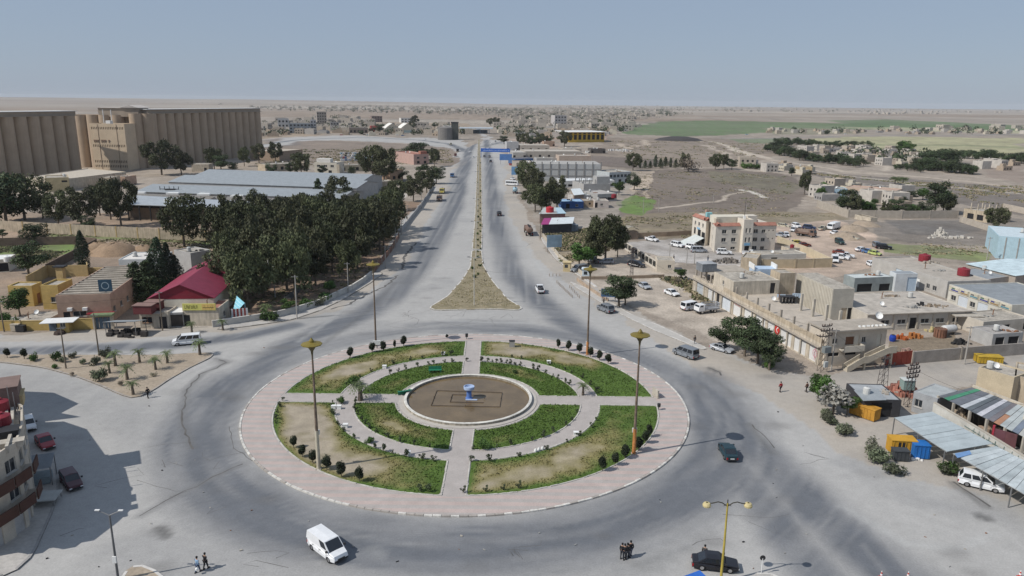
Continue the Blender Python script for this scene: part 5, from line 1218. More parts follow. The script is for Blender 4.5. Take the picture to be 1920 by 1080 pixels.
# park wall by the avenue
wall_run('park_wall','low curved white wall along the park pavement',[(400,613),(470,603),(520,595),(560,585),(600,572),(632,557),(660,544),(682,530),(696,518)],1.3,P((.50,.48,.44),.9,.2),.3,9,cap=P((.55,.53,.49),.9,.2))
wall_run('avenue_wall','brown fence wall under the trees along the avenue',[(700,512),(722,486),(735,470),(748,446)],1.6,P((.22,.12,.085),.9,.3),.25,5,CREAM2)
wall_run('avenue_wall','low grey wall along the left verge further up the avenue',[(752,436),(770,412),(788,390),(800,372),(812,350)],1.5,GREYB,.25)
for (px,py,lb) in [(556,582,'dark rectangular pond kerb in the park')]:
    p4 = [G(532,560),G(560,540),G(566,542),G(546,562)]; bb = MB(); bb.prism(p4,-.1,.35); tag(obj('pond_kerb',bb,P((.10,.10,.10),.8,.2)),lb,'pond')
# ---- sheds on the left, with long pale sheet roofs
hz_ = 6.0
sh = thing('sheet_roof_hall','wide open-sided hall with flat grey sheet roof and white roof vents','hall',(*G(236,400),0)); o2 = V2(G(236,400))
q = [V2(G(*p,hz_))-o2 for p in [(235,383),(412,389),(470,378),(236,365)]]
bb = MB(); bb.prism([q[0],q[1],q[2],q[3]], hz_-.25, hz_); obj('roof', bb, P((.42,.45,.47),.5,.2,metal=.25), sh)
bb = MB(); bb.prism([q[0]+Vector((0,3)),q[1]+Vector((0,3)),q[2]-Vector((0,2)),q[3]-Vector((0,2))], 0, hz_-1.6); obj('back_wall', bb, P((.22,.17,.13),.9,.25), sh)
for i in range(9):
    bb = MB(); c = q[0].lerp(q[1],(i+.2)/8.4); bb.box(c.x-.2,c.x+.2,c.y-.2,c.y+.2,0,hz_-.2); obj('column', bb, DARK, sh)
for px,py in [(262,363),(325,364),(322,377),(383,366),(388,363),(445,369)]:
    bb = MB(); c = V2(G(px,py,hz_))-o2; bb.prism([c+Vector((-2.6,-1.2)),c+Vector((2.6,-1.2)),c+Vector((2.2,1.2)),c+Vector((-2.2,1.2))],hz_,hz_+.7); obj('roof_vent', bb, WHITE, sh)
gable('long_hall','front bay of the long grey-roofed halls behind the grove', rect((255,358),(640,371),6.5,d=24), 6.3, 8.2, GREYB, SHEET, 'front')
gable('long_hall','middle bay of the long grey-roofed halls behind the grove', rect((316,340),(668,352),7.0,d=26), 6.8, 8.8, GREYB, SHEET, 'front')
gable('long_hall','rear bay of the long grey-roofed halls behind the grove', rect((365,328),(680,338),7.5,d=26), 7.2, 9.2, GREYB, SHEET, 'front')
x, y = G(318,360,6); t = thing('roof_plant','dark machinery frame on the grey sheet roofs','machinery',(x,y,6.0)); bb = MB()
for sx in (-4,-2,0,2,4): bb.box(sx-.1,sx+.1,-.1,.1,0,2.4)
bb.box(-4,4,-.1,.1,1.2,1.4); bb.box(-1.5,2.5,-.8,.8,.2,1.4); obj('frame', bb, DARK, t)
h = 8
b = Bld('flat_store','wide low store with pale flat roof at the foot of the silos', [G(47,333,5),G(120,337,5),G(236,323,5),G(165,316.5,5)], 5, CREAM2, P((.47,.42,.35),.9,.15), .3).done()
b = Bld('yellow_store','yellowish two-room store with high dark windows below the silos', rect((88,360),(132,358),0,d=14), 6.5, P((.48,.40,.24),.9,.15), ROOFC, .3); b.row(1,'dark',3,4.4,1.8,.9,.15,.85).op(0,'dark',.8,4.4,2.4,.9).done()
b = Bld('small_store','small rendered hut between dark trees below the elevator tower', rect((190,352),(212,352),0,d=10), 5, TANW, ROOFC, .2).done()
b = Bld('small_store','pinkish hut beside the dark trees below the elevator tower', rect((236,348),(257,345),0,d=8), 4.5, P((.40,.28,.21),.9,.2), ROOFC, .2); b.op(1,'dark',.7,.4,2,2.2).done()
b = Bld('store_house','pale house with flat roof under trees right of the elevator tower', rect((360,322),(392,322),0,d=10), 4.5, CREAM2, ROOFC, .2); b.op(0,'dark',.8,.5,1.6,2).done()
b = Bld('tan_warehouse','tan warehouse beyond the grey-roofed halls', rect((524,302),(568,297),0,d=26), 7.0, P((.30,.23,.17),.9,.15), P((.42,.37,.31),.9,.15), .1).done()
b = Bld('cream_house','cream two-storey house with outside stair beyond the halls', rect((590,326),(632,327),0,d=13), 6.8, CREAM, ROOFC, .4); b.row(0,'window',3,4.4,2.2,1.3,.2,.8).row(0,'dark',2,.8,2.2,1.6,.3,.7).row(1,'window',2,4.2,1.3,1.3).done()
c = b.along(0,.35,-5); bb = MB(); boxpts(bb, c, b.edge(0)[1], 9, 5, 6.8, 9.2); b.part('roof_room', bb, P((.62,.60,.56),.9,.1))
bb = MB(); a_, u_, n_, L_ = b.edge(1)
for i in range(10): boxpts(bb, b.along(1,.0+.06*i,1.0), u_, .8, 1.6, 0, 6.2-.6*i)
b.part('stair', bb, CREAM2)
b = Bld('long_house','long low ochre house left of the cream two-storey house', rect((498,322),(572,318),0,d=12), 4.2, TANW, ROOFC, .3); b.row(0,'dark',6,.8,2,2,.08,.92).done()
b = Bld('small_house','low pale house right of the cream two-storey house', rect((640,322),(690,320),0,d=9), 3.8, P((.46,.40,.29),.9,.15), ROOFC, .3); b.row(0,'dark',3,.6,2,2,.1,.6).done()
b = Bld('pink_house','pink two-storey house with red roof among dark trees', rect((776,309),(804,308),0,C=(772,301)), 7.0, P((.42,.29,.25),.9,.12), TERRA, .5); b.row(0,'window',2,4.2,2.0,1.4,.3,.75).row(0,'dark',2,.8,2.0,1.8,.3,.75).done()
c = b.along(0,.75,-4); bb = MB(); boxpts(bb, c, b.edge(0)[1], 5, 4, 7.0, 9.4); b.part('roof_room', bb, TERRA)
b = Bld('brick_house','unfinished brick house half hidden in the grove', rect((732,340),(756,338),0,d=10), 6.0, P((.42,.28,.19),.9,.2), ROOFC, .3); b.row(0,'dark',2,1.0,2,1.8,.3,.7).done()
b = Bld('small_store','ochre store at the back of the grove', rect((716,356),(742,354),0,d=8), 4.0, TANW, ROOFC, .3).done()
gable('grey_shed','small grey gabled shed at the end of the halls', rect((655,360),(678,352),0,d=14), 5, 8, P((.22,.20,.18),.9,.2), P((.18,.17,.16),.8,.2), 'depth')
b = Bld('white_shed','pale low shed in front of the halls behind the grove', rect((560,378),(592,376),0,d=7), 4.5, P((.48,.52,.54),.7,.15), SHEET, .1).done()
# ---- grain silos
SILO = M('silo concrete', (.385,.30,.22), .9, .10, .15, .07, 1.2, streak=.05, bump=.0); SILOT = M('silo top concrete', (.34,.28,.22), .9, .12, .2, .1)
def silo_row(label, P0, P1, r, h, nrow=2):
    a, b_ = Vector(P0), Vector(P1); u = (b_-a).normalized(); L = (b_-a).length; n = int(L/(2*r*.97)); pitch = L/n; nn = Vector((-u.y,u.x))
    t = thing('silo_block', label, 'silo', (a.x,a.y,0)); bm = MB(); bm.lathe([(r,0),(r,h)], 20); me = bm.mesh('silo_cylinder', SILO, True)
    for k in range(nrow):
        for i in range(n):
            c = u*(pitch*(i+.5))+nn*(k*2*r*.97); link('silo_cylinder', me, t, (c.x,c.y,0))
    w = nrow*2*r*.97; q = [nn*-r*.55, u*L-nn*r*.55, u*L+nn*(w-r*1.2), nn*(w-r*1.2)]
    bb = MB(); bb.prism([nn*-r*.9,u*L-nn*r*.9,u*L+nn*(w-r*1.1),nn*(w-r*1.1)], h, h+.35); obj('top_slab', bb, SILOT, t)
    bb = MB(); bb.prism(q, h+.35, h+2.6); obj('gallery', bb, SILOT, t)
    q2 = [nn*-r*.75-u, u*(L+1)-nn*r*.75, u*(L+1)+nn*(w-r*1.0), nn*(w-r*1.0)-u]; bb = MB(); bb.prism(q2, h+2.6, h+2.95); obj('gallery_roof', bb, P((.60,.60,.58),.7,.1), t)
    return t
silo_row('left row of the brown concrete grain silos', (-301,338), (-273,470), 4.35, 34.0)
silo_row('right row of the brown concrete grain silos running into the distance', (-243,500), (-212,630), 4.35, 35.0)
t = thing('head_house','brown silo head house with low gabled roof between the two silo rows','tower',(-262,500,0))
bb = MB(); bb.box(-34,16,0,14,0,34); obj('rear_wall', bb, SILO, t)
bb = MB(); bb.box(-9,17,-4,10,33.0,38.4); obj('cross_gallery', bb, SILOT, t)
bb = MB(); bb.prism([(-9.6,-4.6),(17.6,-4.6),(17.6,10.6),(-9.6,10.6)],38.4,38.8); obj('gallery_roof', bb, P((.50,.46,.42),.8,.1), t)
bb = MB(); q = [(6,-5,38.8),(18,-5,38.8),(12,-5,40.4)]; bb.face(q); bb.face([(x,y+16,z) for x,y,z in q][::-1]); bb.face([(6,-5,38.8),(12,-5,40.4),(12,11,40.4),(6,11,38.8)]); bb.face([(18,-5,38.8),(18,11,38.8),(12,11,40.4),(12,-5,40.4)]); obj('gable_roof', bb, P((.50,.46,.42),.8,.1), t)
for i,cx in enumerate((-30,-22,-14,-6,2)):
    bb = MB(); bb.lathe([(4.2,0),(4.2,34.1)],18,(cx,-1.5,0)); obj('silo_cylinder', bb, SILO, t, smooth=True)
for i,cx in enumerate((15.5,21.5)):
    bb = MB(); bb.lathe([(4.0,0),(4.0,35.2)],18,(cx,-5+4*i,0)); obj('silo_cylinder', bb, SILO, t, smooth=True)
h = HT(242,318,232,233)
el = Bld('elevator_tower','tall beige elevator building with rows of small dark windows in front of the silos', [(-270.0,482.0),(-246.7,479.7),(-245.5,491.6),(-268.8,493.9)], h, M('beige render',(.56,.45,.325),.9,.1,.2,.06,2), SILOT, .4, pw=.4)
def dots(n_, z, w, hh, t0, t1):
    for i in range(n_): el.op(0,'dark',t0+(t1-t0)*i/(n_-1),z,w,hh,None,.3)
H_ = el.h
dots(19,H_*.885,.55,1.6,.05,.95); dots(19,H_*.50,.55,1.6,.05,.95); dots(19,H_*.155,.55,1.6,.05,.95); dots(19,H_*.05,.55,1.6,.05,.95); el.done()
a, u, n, L = el.edge(0)
for tq in (.235,.77):
    bb = MB(); boxpts(bb, el.along(0,tq,.08), u, .18, .2, .3, H_-.1); el.part('downpipe', bb, BRW)
for i in range(9):
    if i in (3,7): continue
    bb = MB(); boxpts(bb, el.along(0,.10+.052*i,.15), u, .95, .35, H_*.635, H_*.66); boxpts(bb, el.along(0,.095+.052*i,.15), u, .22, .3, H_*.60, H_*.635); el.part('vent_hood', bb, BRW)
for k,px in enumerate((184,199)):
    bb = MB(); c = el.along(0,.32 if k == 0 else .55,-4); bb.tube([(*c,H_),(*c,H_+9)], .22, 6); el.part('vent_pipe', bb, WHITE)
bb = MB(); c = el.along(0,.5,-3); boxpts(bb,c,u,3,3,H_+.0,H_+2.2); el.part('roof_box', bb, WHITE)
# ---- corner building at the lower left
HB = 9.4
fp = [V2(G(-60,890,HB)), V2(G(0,858,HB)), V2(G(31,838,HB)), V2(G(39,821,HB)), V2(G(44,803,HB)), V2(G(44,768,HB)), V2(G(12,747,HB)), Vector((-68.3,92)), Vector((-73,94.5)), Vector((-90,92)), Vector((-92,74)), Vector((-80,60))]
cb = Bld('corner_building','three-storey corner block with brown curved balconies and red roof tanks at lower left', fp, HB, P((.47,.42,.35),.9,.2), ROOFC, .55)
for e in (0,1,2,3,4,5,6):
    L = cb.edge(e)[3]; k = max(1, int(L/2.4))
    for fl, z in enumerate((.1, 4.1, 7.1)):
        for i in range(k): cb.op(e, 'shutter' if fl == 0 and e < 4 else 'window', (i+.5)/k, z if fl == 0 else z, min(1.5,L/k*.7), 2.4 if fl == 0 else 1.5, P((.38,.37,.36),.7,.2) if fl == 0 else None)
cb.done()
nb2 = Bld('neighbour_building','taller flat-roofed block next to the corner block beyond the left frame edge',[(-73.6,95.2),(-77.3,96.5),(-76.7,100),(-83,104.2),(-104,106),(-104,93.2),(-90,92.9)],12.0,P((.44,.39,.32),.9,.2),ROOFC,.4)
for e in range(4): nb2.row(e,'window',max(1,int(nb2.edge(e)[3]/3)),5,1.4,1.5)
nb2.done()
for z in (3.3, 6.3):
    for e in (0,1,2):
        a, u, n, L = cb.edge(e); sb = MB(); q = [cb.along(e,0,.01), cb.along(e,1,.01), cb.along(e,1,1.25), cb.along(e,0,1.25)]; sb.prism([q[0],q[3],q[2],q[1]][::1], z-.15, z); cb.part('balcony_slab', sb, CONC)
        pb = MB(); q = [cb.along(e,-.0,1.12), cb.along(e,1,1.12), cb.along(e,1,1.26), cb.along(e,0,1.26)]; pb.prism(q[::-1], z-.25, z+.95); cb.part('balcony_front', pb, P((.075,.036,.027),.8,.25))
for px, py, r, lb in [(2,778,.95,'upper red water tank on the corner block roof'),(4,806,1.0,'lower red water tank on the corner block roof'),(-14,815,1.0,'dark red water tank at the frame edge on the corner block roof')]:
    tank_roof(px,py,HB+.1,r,1.9,REDT,lb)
for i,(px,py,w,d,h_,mt,lb) in enumerate([(-6,760,5,4,2.6,P((.20,.14,.12),.8,.2),'brown stair head box on the corner block roof'),(22,757,2.6,2.4,1.2,P((.46,.36,.20),.9,.2),'tan canvas covered box at the roof edge of the corner block'),(14,822,2.2,1.6,1.0,DARK,'dark box by the tanks on the corner block roof'),(20,836,2.4,1.0,.5,CONC2,'pale slab on the corner block roof')]):
    x, y = G(px,py,HB); o = thing('roof_box',lb,'roof box',(x,y,HB+.01),.5); bb = MB(); bb.box(-w/2,w/2,-d/2,d/2,0,h_); obj('box', bb, mt, o); bb = MB(); bb.box(-w/2-.1,w/2+.1,-d/2-.1,d/2+.1,h_,h_+.1); obj('lid', bb, mt, o)
for k,(p0,p1,lb) in enumerate([((10,745),(15,790),'pale concrete rail along the corner block roof'),((25,775),(24,812),'second pale concrete rail along the corner block roof'),((24,818),(14,850),'short pale concrete rail near the curved parapet')]):
    a, b2 = V2(G(*p0,HB)), V2(G(*p1,HB)); bb = MB(); boxpts(bb, (a+b2)/2, (b2-a).normalized(), (b2-a).length, .3, HB+.02, HB+.8); tag(obj('roof_rail',bb,CONC2),lb,'rail')
g = random.Random(8)
for i,(px,py,h_,lb) in enumerate([(30,775,2.6,'upright antenna pole on the corner block roof'),(38,798,2.2,'short pole near the corner parapet'),(20,770,3.0,'tall rusty pole behind the tanks')]):
    x,y = G(px,py,HB); tag(obj('roof_pole', MB().tube([(0,0,0),(0,0,h_)],.05,5), STEEL, None, (x,y,HB)), lb,'pole')
x, y = G(76,905); t = thing('street_stand','grey market stand with awning on the corner pavement','stall',(x,y,.17),.4); bb = MB(); bb.face([(-1.6,-1.6,2.3),(1.6,-1.6,2.3),(1.6,1.6,2.8),(-1.6,1.6,2.8)]); obj('awning', bb, P((.20,.22,.24),.8,.2), t)
for sx in (-1.5,1.5):
    for sy in (-1.5,1.5): bb = MB(); bb.box(sx-.05,sx+.05,sy-.05,sy+.05,0,2.4+.15*(sy > 0)); obj('post', bb, STEEL, t)
bb = MB(); bb.box(-1.2,1.2,-1,1,0,.9); obj('counter', bb, P((.22,.26,.28),.8,.2), t)
x, y = G(73,945); t = thing('street_stand','low pale market table by the corner pavement','stall',(x,y,.17),.2); bb = MB(); bb.box(-2.2,2.2,-1.2,1.2,.7,.8); obj('table_top', bb, P((.34,.35,.34),.8,.2), t)
for sx in (-2,2):
    for sy in (-1,1): bb = MB(); bb.box(sx-.05,sx+.05,sy-.05,sy+.05,0,.7); obj('leg', bb, STEEL, t)
# ---- long shop block on the right with open terrace
A_, B_ = Vector(G(1298,546)), Vector(G(1535,686)); u = (B_-A_).normalized(); n = Vector((-u.y,u.x)); LN = (B_-A_).length; D1 = 11.0; h1 = 4.1
sb = Bld('shop_block','long one-storey row of white-shuttered shops with an open roof terrace', [A_,B_,B_+n*D1,A_+n*D1], h1, CREAM2, P((.42,.37,.31),.9,.2), .0)
for t_, w, z, k, m_ in [(.075,3.6,.2,'shutter',P((.40,.43,.45),.6,.2)),(.19,3.8,.2,'shutter',None),(.255,1.4,.0,'dark',None),(.335,4.6,.1,'shutter',P((.58,.62,.66),.5,.1)),(.43,4.2,.2,'shutter',None),(.52,4.0,.2,'shutter',None),(.61,4.0,.2,'shutter',None),(.70,4.0,.2,'shutter',None),(.79,4.0,.2,'shutter',None),(.88,4.0,.2,'shutter',None),(.96,2.6,.2,'shutter',None)]:
    sb.op(0,k,t_,z,w,2.9,m_,.18)
sb.done()
a0, u0, n0, L0 = sb.edge(0)
pb = MB(); q = [sb.along(0,.30,0), sb.along(0,1,0), sb.along(0,1,-.25), sb.along(0,.30,-.25)]; pb.prism(q, h1, h1+.9); sb.part('parapet', pb, TANW)
pb = MB(); q = [sb.along(0,0,.55), sb.along(0,1,.55), sb.along(0,1,.003), sb.along(0,0,.003)]; pb.prism(q, 3.35, 3.55); sb.part('ledge', pb, CONC)
for i in range(12):
    pb = MB(); boxpts(pb, sb.along(0,.035+.085*i if i < 11 else .985,.06), u0, .42, .12, 0, 3.34); sb.part('pilaster', pb, CONC2)
for i in range(8):
    cbm = MB(); boxpts(cbm, sb.along(0,.30+.085*i,-.75), u0, .36, .36, h1, h1+2.1); sb.part('column', cbm, CONC)
for i,t_ in enumerate((.62,.70,.78,.86)):
    cbm = MB(); boxpts(cbm, sb.along(0,t_,-8.5), u0, .42, .42, h1, h1+3.6); sb.part('column', cbm, CONC2)
# red round emblem on a shutter, faint pink scrawl at the end
bb = MB()
c = sb.along(0,.735,.02); 
for q_ in range(14):
    a1, a2 = 2*PI*q_/14, 2*PI*(q_+1)/14; f_ = lambda aa, r: (*(c+u0*r*math.cos(aa)+n0*.1), 2.3+r*math.sin(aa)); bb.face([f_(a1,0),f_(a1,.95),f_(a2,.95)])
sb.part('round_emblem', bb, P((.48,.04,.03),.6,.1))
bb = MB(); f2 = lambda x,z: (*(c+u0*x+n0*.12), 2.3+z)
bb.face([f2(-.1,.6),f2(.45,.55),f2(.5,.4),f2(.1,.42)]); bb.face([f2(-.35,0),f2(.1,.45),f2(.2,.3),f2(-.15,-.02)]); bb.face([f2(-.35,0),f2(-.15,-.02),f2(.35,-.5),f2(.2,-.6)])
sb.part('emblem_mark', bb, WHITE)
bb = MB(); c2 = sb.along(0,.975,.03)
for q_ in range(10):
    a1 = 2*PI*q_/10; f3 = lambda aa, r: (*(c2+u0*r*math.cos(aa)+n0*.1), 1.9+r*1.1*math.sin(aa)); bb.face([f3(a1,.55),f3(a1,.72),f3(a1+.5,.72),f3(a1+.5,.55)])
bb.face([(*(c2+u0*-.08+n0*.1),.6),(*(c2+u0*.08+n0*.1),.6),(*(c2+u0*.08+n0*.1),2.9),(*(c2+u0*-.08+n0*.1),2.9)]); sb.part('painted_scrawl', bb, P((.50,.20,.24),.7,.1))
bb = MB(); 
for i in range(9):
    x0 = -1.6+i*.36; cc = sb.along(0,.43,.02); f4 = lambda x,z: (*(cc+u0*x+n0*.1), 2.7+z); bb.face([f4(x0,0),f4(x0+.3,0),f4(x0+.3,.10),f4(x0,.10)])
    if i%2: bb.face([f4(x0+.1,.1),f4(x0+.17,.1),f4(x0+.17,.42),f4(x0+.1,.42)])
sb.part('lettering', bb, P((.40,.12,.07),.7,.1))
# rooms standing on the terrace
def upper(name, label, FL, FR, BL, ztop, zb, wall, par=.15, ops=()):
    r = rect(FL, FR, ztop, C=BL); b = Bld(name, label, r, ztop-zb, wall, ROOFC, par, z0=zb)
    for o in ops: b.op(*o)
    return b.done()
upper('roof_room','beige flat-roofed room with one small window on the shop terrace',(1376,529),(1462,526),(1352,510),h1+3.0,h1,PLASTER,.1,[(3,'window',.5,1.2,.8,1.0),(0,'door',.86,.1,1.2,2.4,DARK)])
upper('roof_room','tall beige stair room between the terrace rooms',(1463,514),(1492,513),(1458,506),h1+4.2,h1-.5,TANW,.2)
upper('corrugated_room','long terrace building with ribbed pale side wall',(1563,542),(1603,541),(1492,512),h1+3.6,.0,P((.45,.42,.36),.9,.15),.0,[(0,'door',.62,.3,1.3,3.2,TANW),(0,'dark',.9,.3,1.0,3.2),(3,'dark',.12,2.6,.8,1.5)])
rb = rect((1563,542),(1603,541),h1+3.6,C=(1492,512)); a, d = rb[0], rb[3]; uu = (d-a).normalized(); bb = MB(); nn = Vector((-uu.y,uu.x))
for i in range(26): boxpts(bb, a+uu*((d-a).length*(i+.5)/26)+nn*.06, uu, .22, .12, .4, h1+3.5)
o = thing('wall_ribs','pale ribs along the side wall of the terrace building','cladding',(0,0,0)); obj('ribs', bb, CREAM, o)
# northern open shed of the block, sheet tank, rubble
rb = rect((1339,521),(1372,516),h1+.2,d=9)
t = thing('open_shed','open concrete shed frame at the north end of the shop block','shed',(*A_,0)); q = [A_+n*.5, A_+u*9+n*.5, A_+u*9+n*D1, A_+n*D1]; q = [v-A_ for v in q]
bb = MB(); bb.prism([v+n*0 for v in q], h1+1.9, h1+2.2); obj('roof_slab', bb, CONC, t)
for i in range(4):
    for k in (0.6, D1-.6):
        bb = MB(); boxpts(bb, u*(.4+i*2.7)+n*k, u, .35, .35, h1, h1+1.9); obj('column', bb, CONC, t)
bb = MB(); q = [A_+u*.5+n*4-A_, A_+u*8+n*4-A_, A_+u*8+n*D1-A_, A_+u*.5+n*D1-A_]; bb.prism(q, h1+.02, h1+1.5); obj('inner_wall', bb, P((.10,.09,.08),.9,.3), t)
x, y = G(1324,507,6.4); t = thing('sheet_tank','square grey sheet metal water tank on the shop block','water tank',(x,y,h1+2.2),.25); bb = MB(); bb.box(-1.9,1.9,-1.5,1.5,.1,2.0)
for i in range(6): bb.box(-1.9+i*.66,-1.8+i*.66,-1.56,-1.5,.1,2.0)
obj('shell', bb, P((.26,.28,.30),.5,.2,metal=.4), t); bb = MB(); bb.face([(-2,-1.6,2.0),(2,-1.6,2.0),(0,0,2.4)]); bb.face([(2,-1.6,2.0),(2,1.6,2.0),(0,0,2.4)]); bb.face([(2,1.6,2.0),(-2,1.6,2.0),(0,0,2.4)]); bb.face([(-2,1.6,2.0),(-2,-1.6,2.0),(0,0,2.4)]); obj('lid', bb, P((.33,.34,.35),.5,.2), t)
x,y = G(1430,506,h1+3); t = thing('roof_tank','open blue lined tank behind the terrace rooms','water tank',(x,y,h1)); bb = MB(); bb.box(-2.6,2.6,-1.8,1.8,0,3.6); obj('body', bb, P((.40,.50,.62),.7,.15), t); bb = MB(); bb.box(-2.75,-2.5,-1.95,1.95,3.4,4.6); bb.box(2.5,2.75,-1.95,1.95,3.4,4.6); obj('side_wall', bb, WHITE, t)
# rubble as heaps
def heap(name, label, px, py, w, d, h_, mat, seed, z=0.0, k=26, smax=.6, cat='rubble'):
    gg = random.Random(seed); x,y = G(px,py,z); bb = MB()
    for i in range(k):
        sx, sy = gg.gauss(0,.4)*w, gg.gauss(0,.4)*d; s = gg.uniform(.15,smax); zz = h_*max(0,1-math.hypot(sx/w,sy/d))*gg.uniform(.3,1); p = [(sx+s*gg.uniform(.6,1)*math.cos(q*2*PI/5+i), sy+s*gg.uniform(.6,1)*math.sin(q*2*PI/5+i)) for q in range(5)]
        bb.prism(p, -.05, zz+s*.7)
    return tag(obj(name, bb, mat, None, (x,y,z)), label, cat)
heap('rubble_heap','rubble and twisted bars behind the shop block shed',1365,492,7,2.5,1.6,P((.22,.20,.18),.9,.4),3,0,40)
heap('rubble_heap','pale rubble on the shop block roof next to the beige room',1340,528,2.2,1.5,.8,P((.42,.38,.32),.9,.3),4,h1,22,.4)
b = Bld('low_house','low tan house with sagging roof behind the shop block', rect((1388,505),(1418,508),0,d=8), 3.2, TANW, ROOFC, .3).done()
b = Bld('white_low_house','low white-fronted house inside the police yard', rect((1425,497),(1510,494),0,d=6), 2.8, P((.55,.53,.48),.9,.12), ROOFC, .2); b.op(0,'dark',.3,.3,2,1.8).done()
# laundry and cage on the terrace
for i,(px,py,lb) in enumerate([(1464,562,'left pale blue cloth hung on the terrace frame'),(1493,560,'right pale blue cloth hung on the terrace frame')]):
    x,y = G(px,py,h1); bb = MB(); bb.box(-.9,.9,-.03,.03,1.0,1.2); 
    for k in range(4): bb.prism([(-.9+k*.46,-.02),(-.52+k*.46,-.02),(-.52+k*.46,.02),(-.9+k*.46,.02)], 1.1-(.9 if k%2 else .6), 1.1)
    tag(obj('hung_cloth', bb, P((.48,.58,.68),.9,.1), None, (x,y,h1), -.1), lb, 'cloth')
x,y = G(1476,568,h1); t = thing('cage','dark mesh cage on the roof terrace between the hung cloths','cage',(x,y,h1)); 
for sx in (-1.4,-.7,0,.7,1.4):
    bb = MB(); bb.box(sx-.05,sx+.05,-.7,.7,0,1.4); obj('bar_panel', bb, DARK, t)
bb = MB(); bb.box(-1.5,1.5,-.75,.75,1.4,1.5); obj('lid', bb, DARK, t)
# two-storey house with outside stair
h2 = HT(1556,690,1553,622)
eb = Bld('stair_house','two-storey cream house with balcony and outside concrete stair at the end of the shops', rect((1553,622),(1664,615),h2,C=(1528,606)), h2, P((.52,.46,.38),.9,.14), ROOFC, .0)
eb.op(0,'window',.13,4.2,1.0,1.0).op(0,'door',.38,3.9,1.7,1.5,P((.17,.08,.045),.7,.1)).op(0,'door',.50,3.3,1.0,2.2,CREAM).op(0,'window',.62,4.1,.8,1.1).op(0,'door',.88,3.3,.9,2.2,CREAM).op(0,'dark',.13,1.9,2.2,.7).op(0,'dark',.42,2.0,2.2,.7).op(0,'dark',.80,1.5,1.3,.8).op(3,'window',.5,4.0,1.4,1.1)
eb.done(); a, u2, n2, L2 = eb.edge(0)
bb = MB(); q = [eb.along(0,-.03,.7), eb.along(0,1.04,.7), eb.along(0,1.04,-1)+0*n2, eb.along(0,-.03,-1)]; ra = eb.edge(1); dd = ra[3]
q = [eb.along(0,-.03,.7), eb.along(0,1.05,.7), eb.along(0,1.05,.7)-n2*(dd+1.0), eb.along(0,-.03,.7)-n2*(dd+1.0)]; bb.prism(q, h2, h2+.28); eb.part('roof_slab', bb, CONC)
bb = MB(); q = [eb.along(0,.22,.0), eb.along(0,.56,.0), eb.along(0,.56,1.4), eb.along(0,.22,1.4)]; bb.prism(q[::-1], 3.0, 3.2); 
for q in ([eb.along(0,.22,1.28), eb.along(0,.56,1.28), eb.along(0,.56,1.4), eb.along(0,.22,1.4)], [eb.along(0,.55,0), eb.along(0,.56,0), eb.along(0,.56,1.28), eb.along(0,.55,1.28)]): bb.prism(q[::-1], 3.2, 4.1)
eb.part('balcony', bb, P((.50,.46,.39),.9,.15))
st0, st1, st2, st3 = .30, .50, .60, .92                                # stair: flight, landing, flight
bb = MB()
def flight(t0, z0, t1, z1, k):
    for i in range(k):
        ta, tb = t0+(t1-t0)*i/k, t0+(t1-t0)*(i+1)/k; z = z0+(z1-z0)*(i+1)/k; q = [eb.along(0,ta,1.7), eb.along(0,tb,1.7), eb.along(0,tb,2.9), eb.along(0,ta,2.9)]; bb.prism(q[::-1], max(0,z-.55), z)
    for kk in (1.60,2.90):
        q0, q1 = eb.along(0,t0,kk), eb.along(0,t1,kk); o_ = -n2*.0+n2*.12; c4 = [(q0,z0-.35),(q1,z1-.35),(q1,z1+.85),(q0,z0+.85)]; f = [(*p,z) for p,z in c4]; g_ = [(*(p+n2*.12),z) for p,z in c4]
        bb.face(f); bb.face(g_[::-1]); 
        for i in range(4): bb.face([f[i],f[(i+1)%4],g_[(i+1)%4],g_[i]])
flight(.20,0.1,.47,1.8,9); flight(.55,1.8,.88,3.3,9)
for t0,t1,z in ((.47,.55,1.8),(.88,1.0,3.3)):
    q = [eb.along(0,t0,1.6 if z < 3 else .0), eb.along(0,t1,1.6 if z < 3 else .0), eb.along(0,t1,3.02), eb.along(0,t0,3.02)]; bb.prism(q[::-1], z-.4, z); q = [eb.along(0,t0,2.9), eb.along(0,t1,2.9), eb.along(0,t1,3.02), eb.along(0,t0,3.02)]; bb.prism(q[::-1], z, z+.85)
for t0, z in ((.51,1.4),(.95,2.9)): boxpts(bb, eb.along(0,t0,2.5), u2, .35, .35, 0, z)
eb.part('stair', bb, P((.44,.39,.31),.9,.16))
for i,(t_, lb) in enumerate([(.42,'white dish'),(.78,'white dish')]): pass
x,y = G(1646,600,h2+.3); t = thing('satellite_dish','white satellite dish on the stair house roof','dish',(x,y,h2+.28)); bb = MB(); bb.lathe([(.05,0),(.4,.1),(.7,.35)],12); bb.xf(Matrix.Translation((0,0,.8))@Matrix.Rotation(1.0,4,'X')); obj('bowl', bb, WHITE, t); bb = MB(); bb.tube([(0,0,0),(0,.1,.8)],.05,5); obj('stand', bb, STEEL, t)
g = random.Random(17)
for i in range(7):
    x,y = G(1612+i*8, 613-i*.5, h2+.3); o = tag(obj('roof_block', MB().box(-.25,.25,-.15,.15,0,.22), WHITE, None, (x,y,h2+.28), g.uniform(0,3)),'small white block in the row along the stair house roof','block','white blocks along the stair house roof')
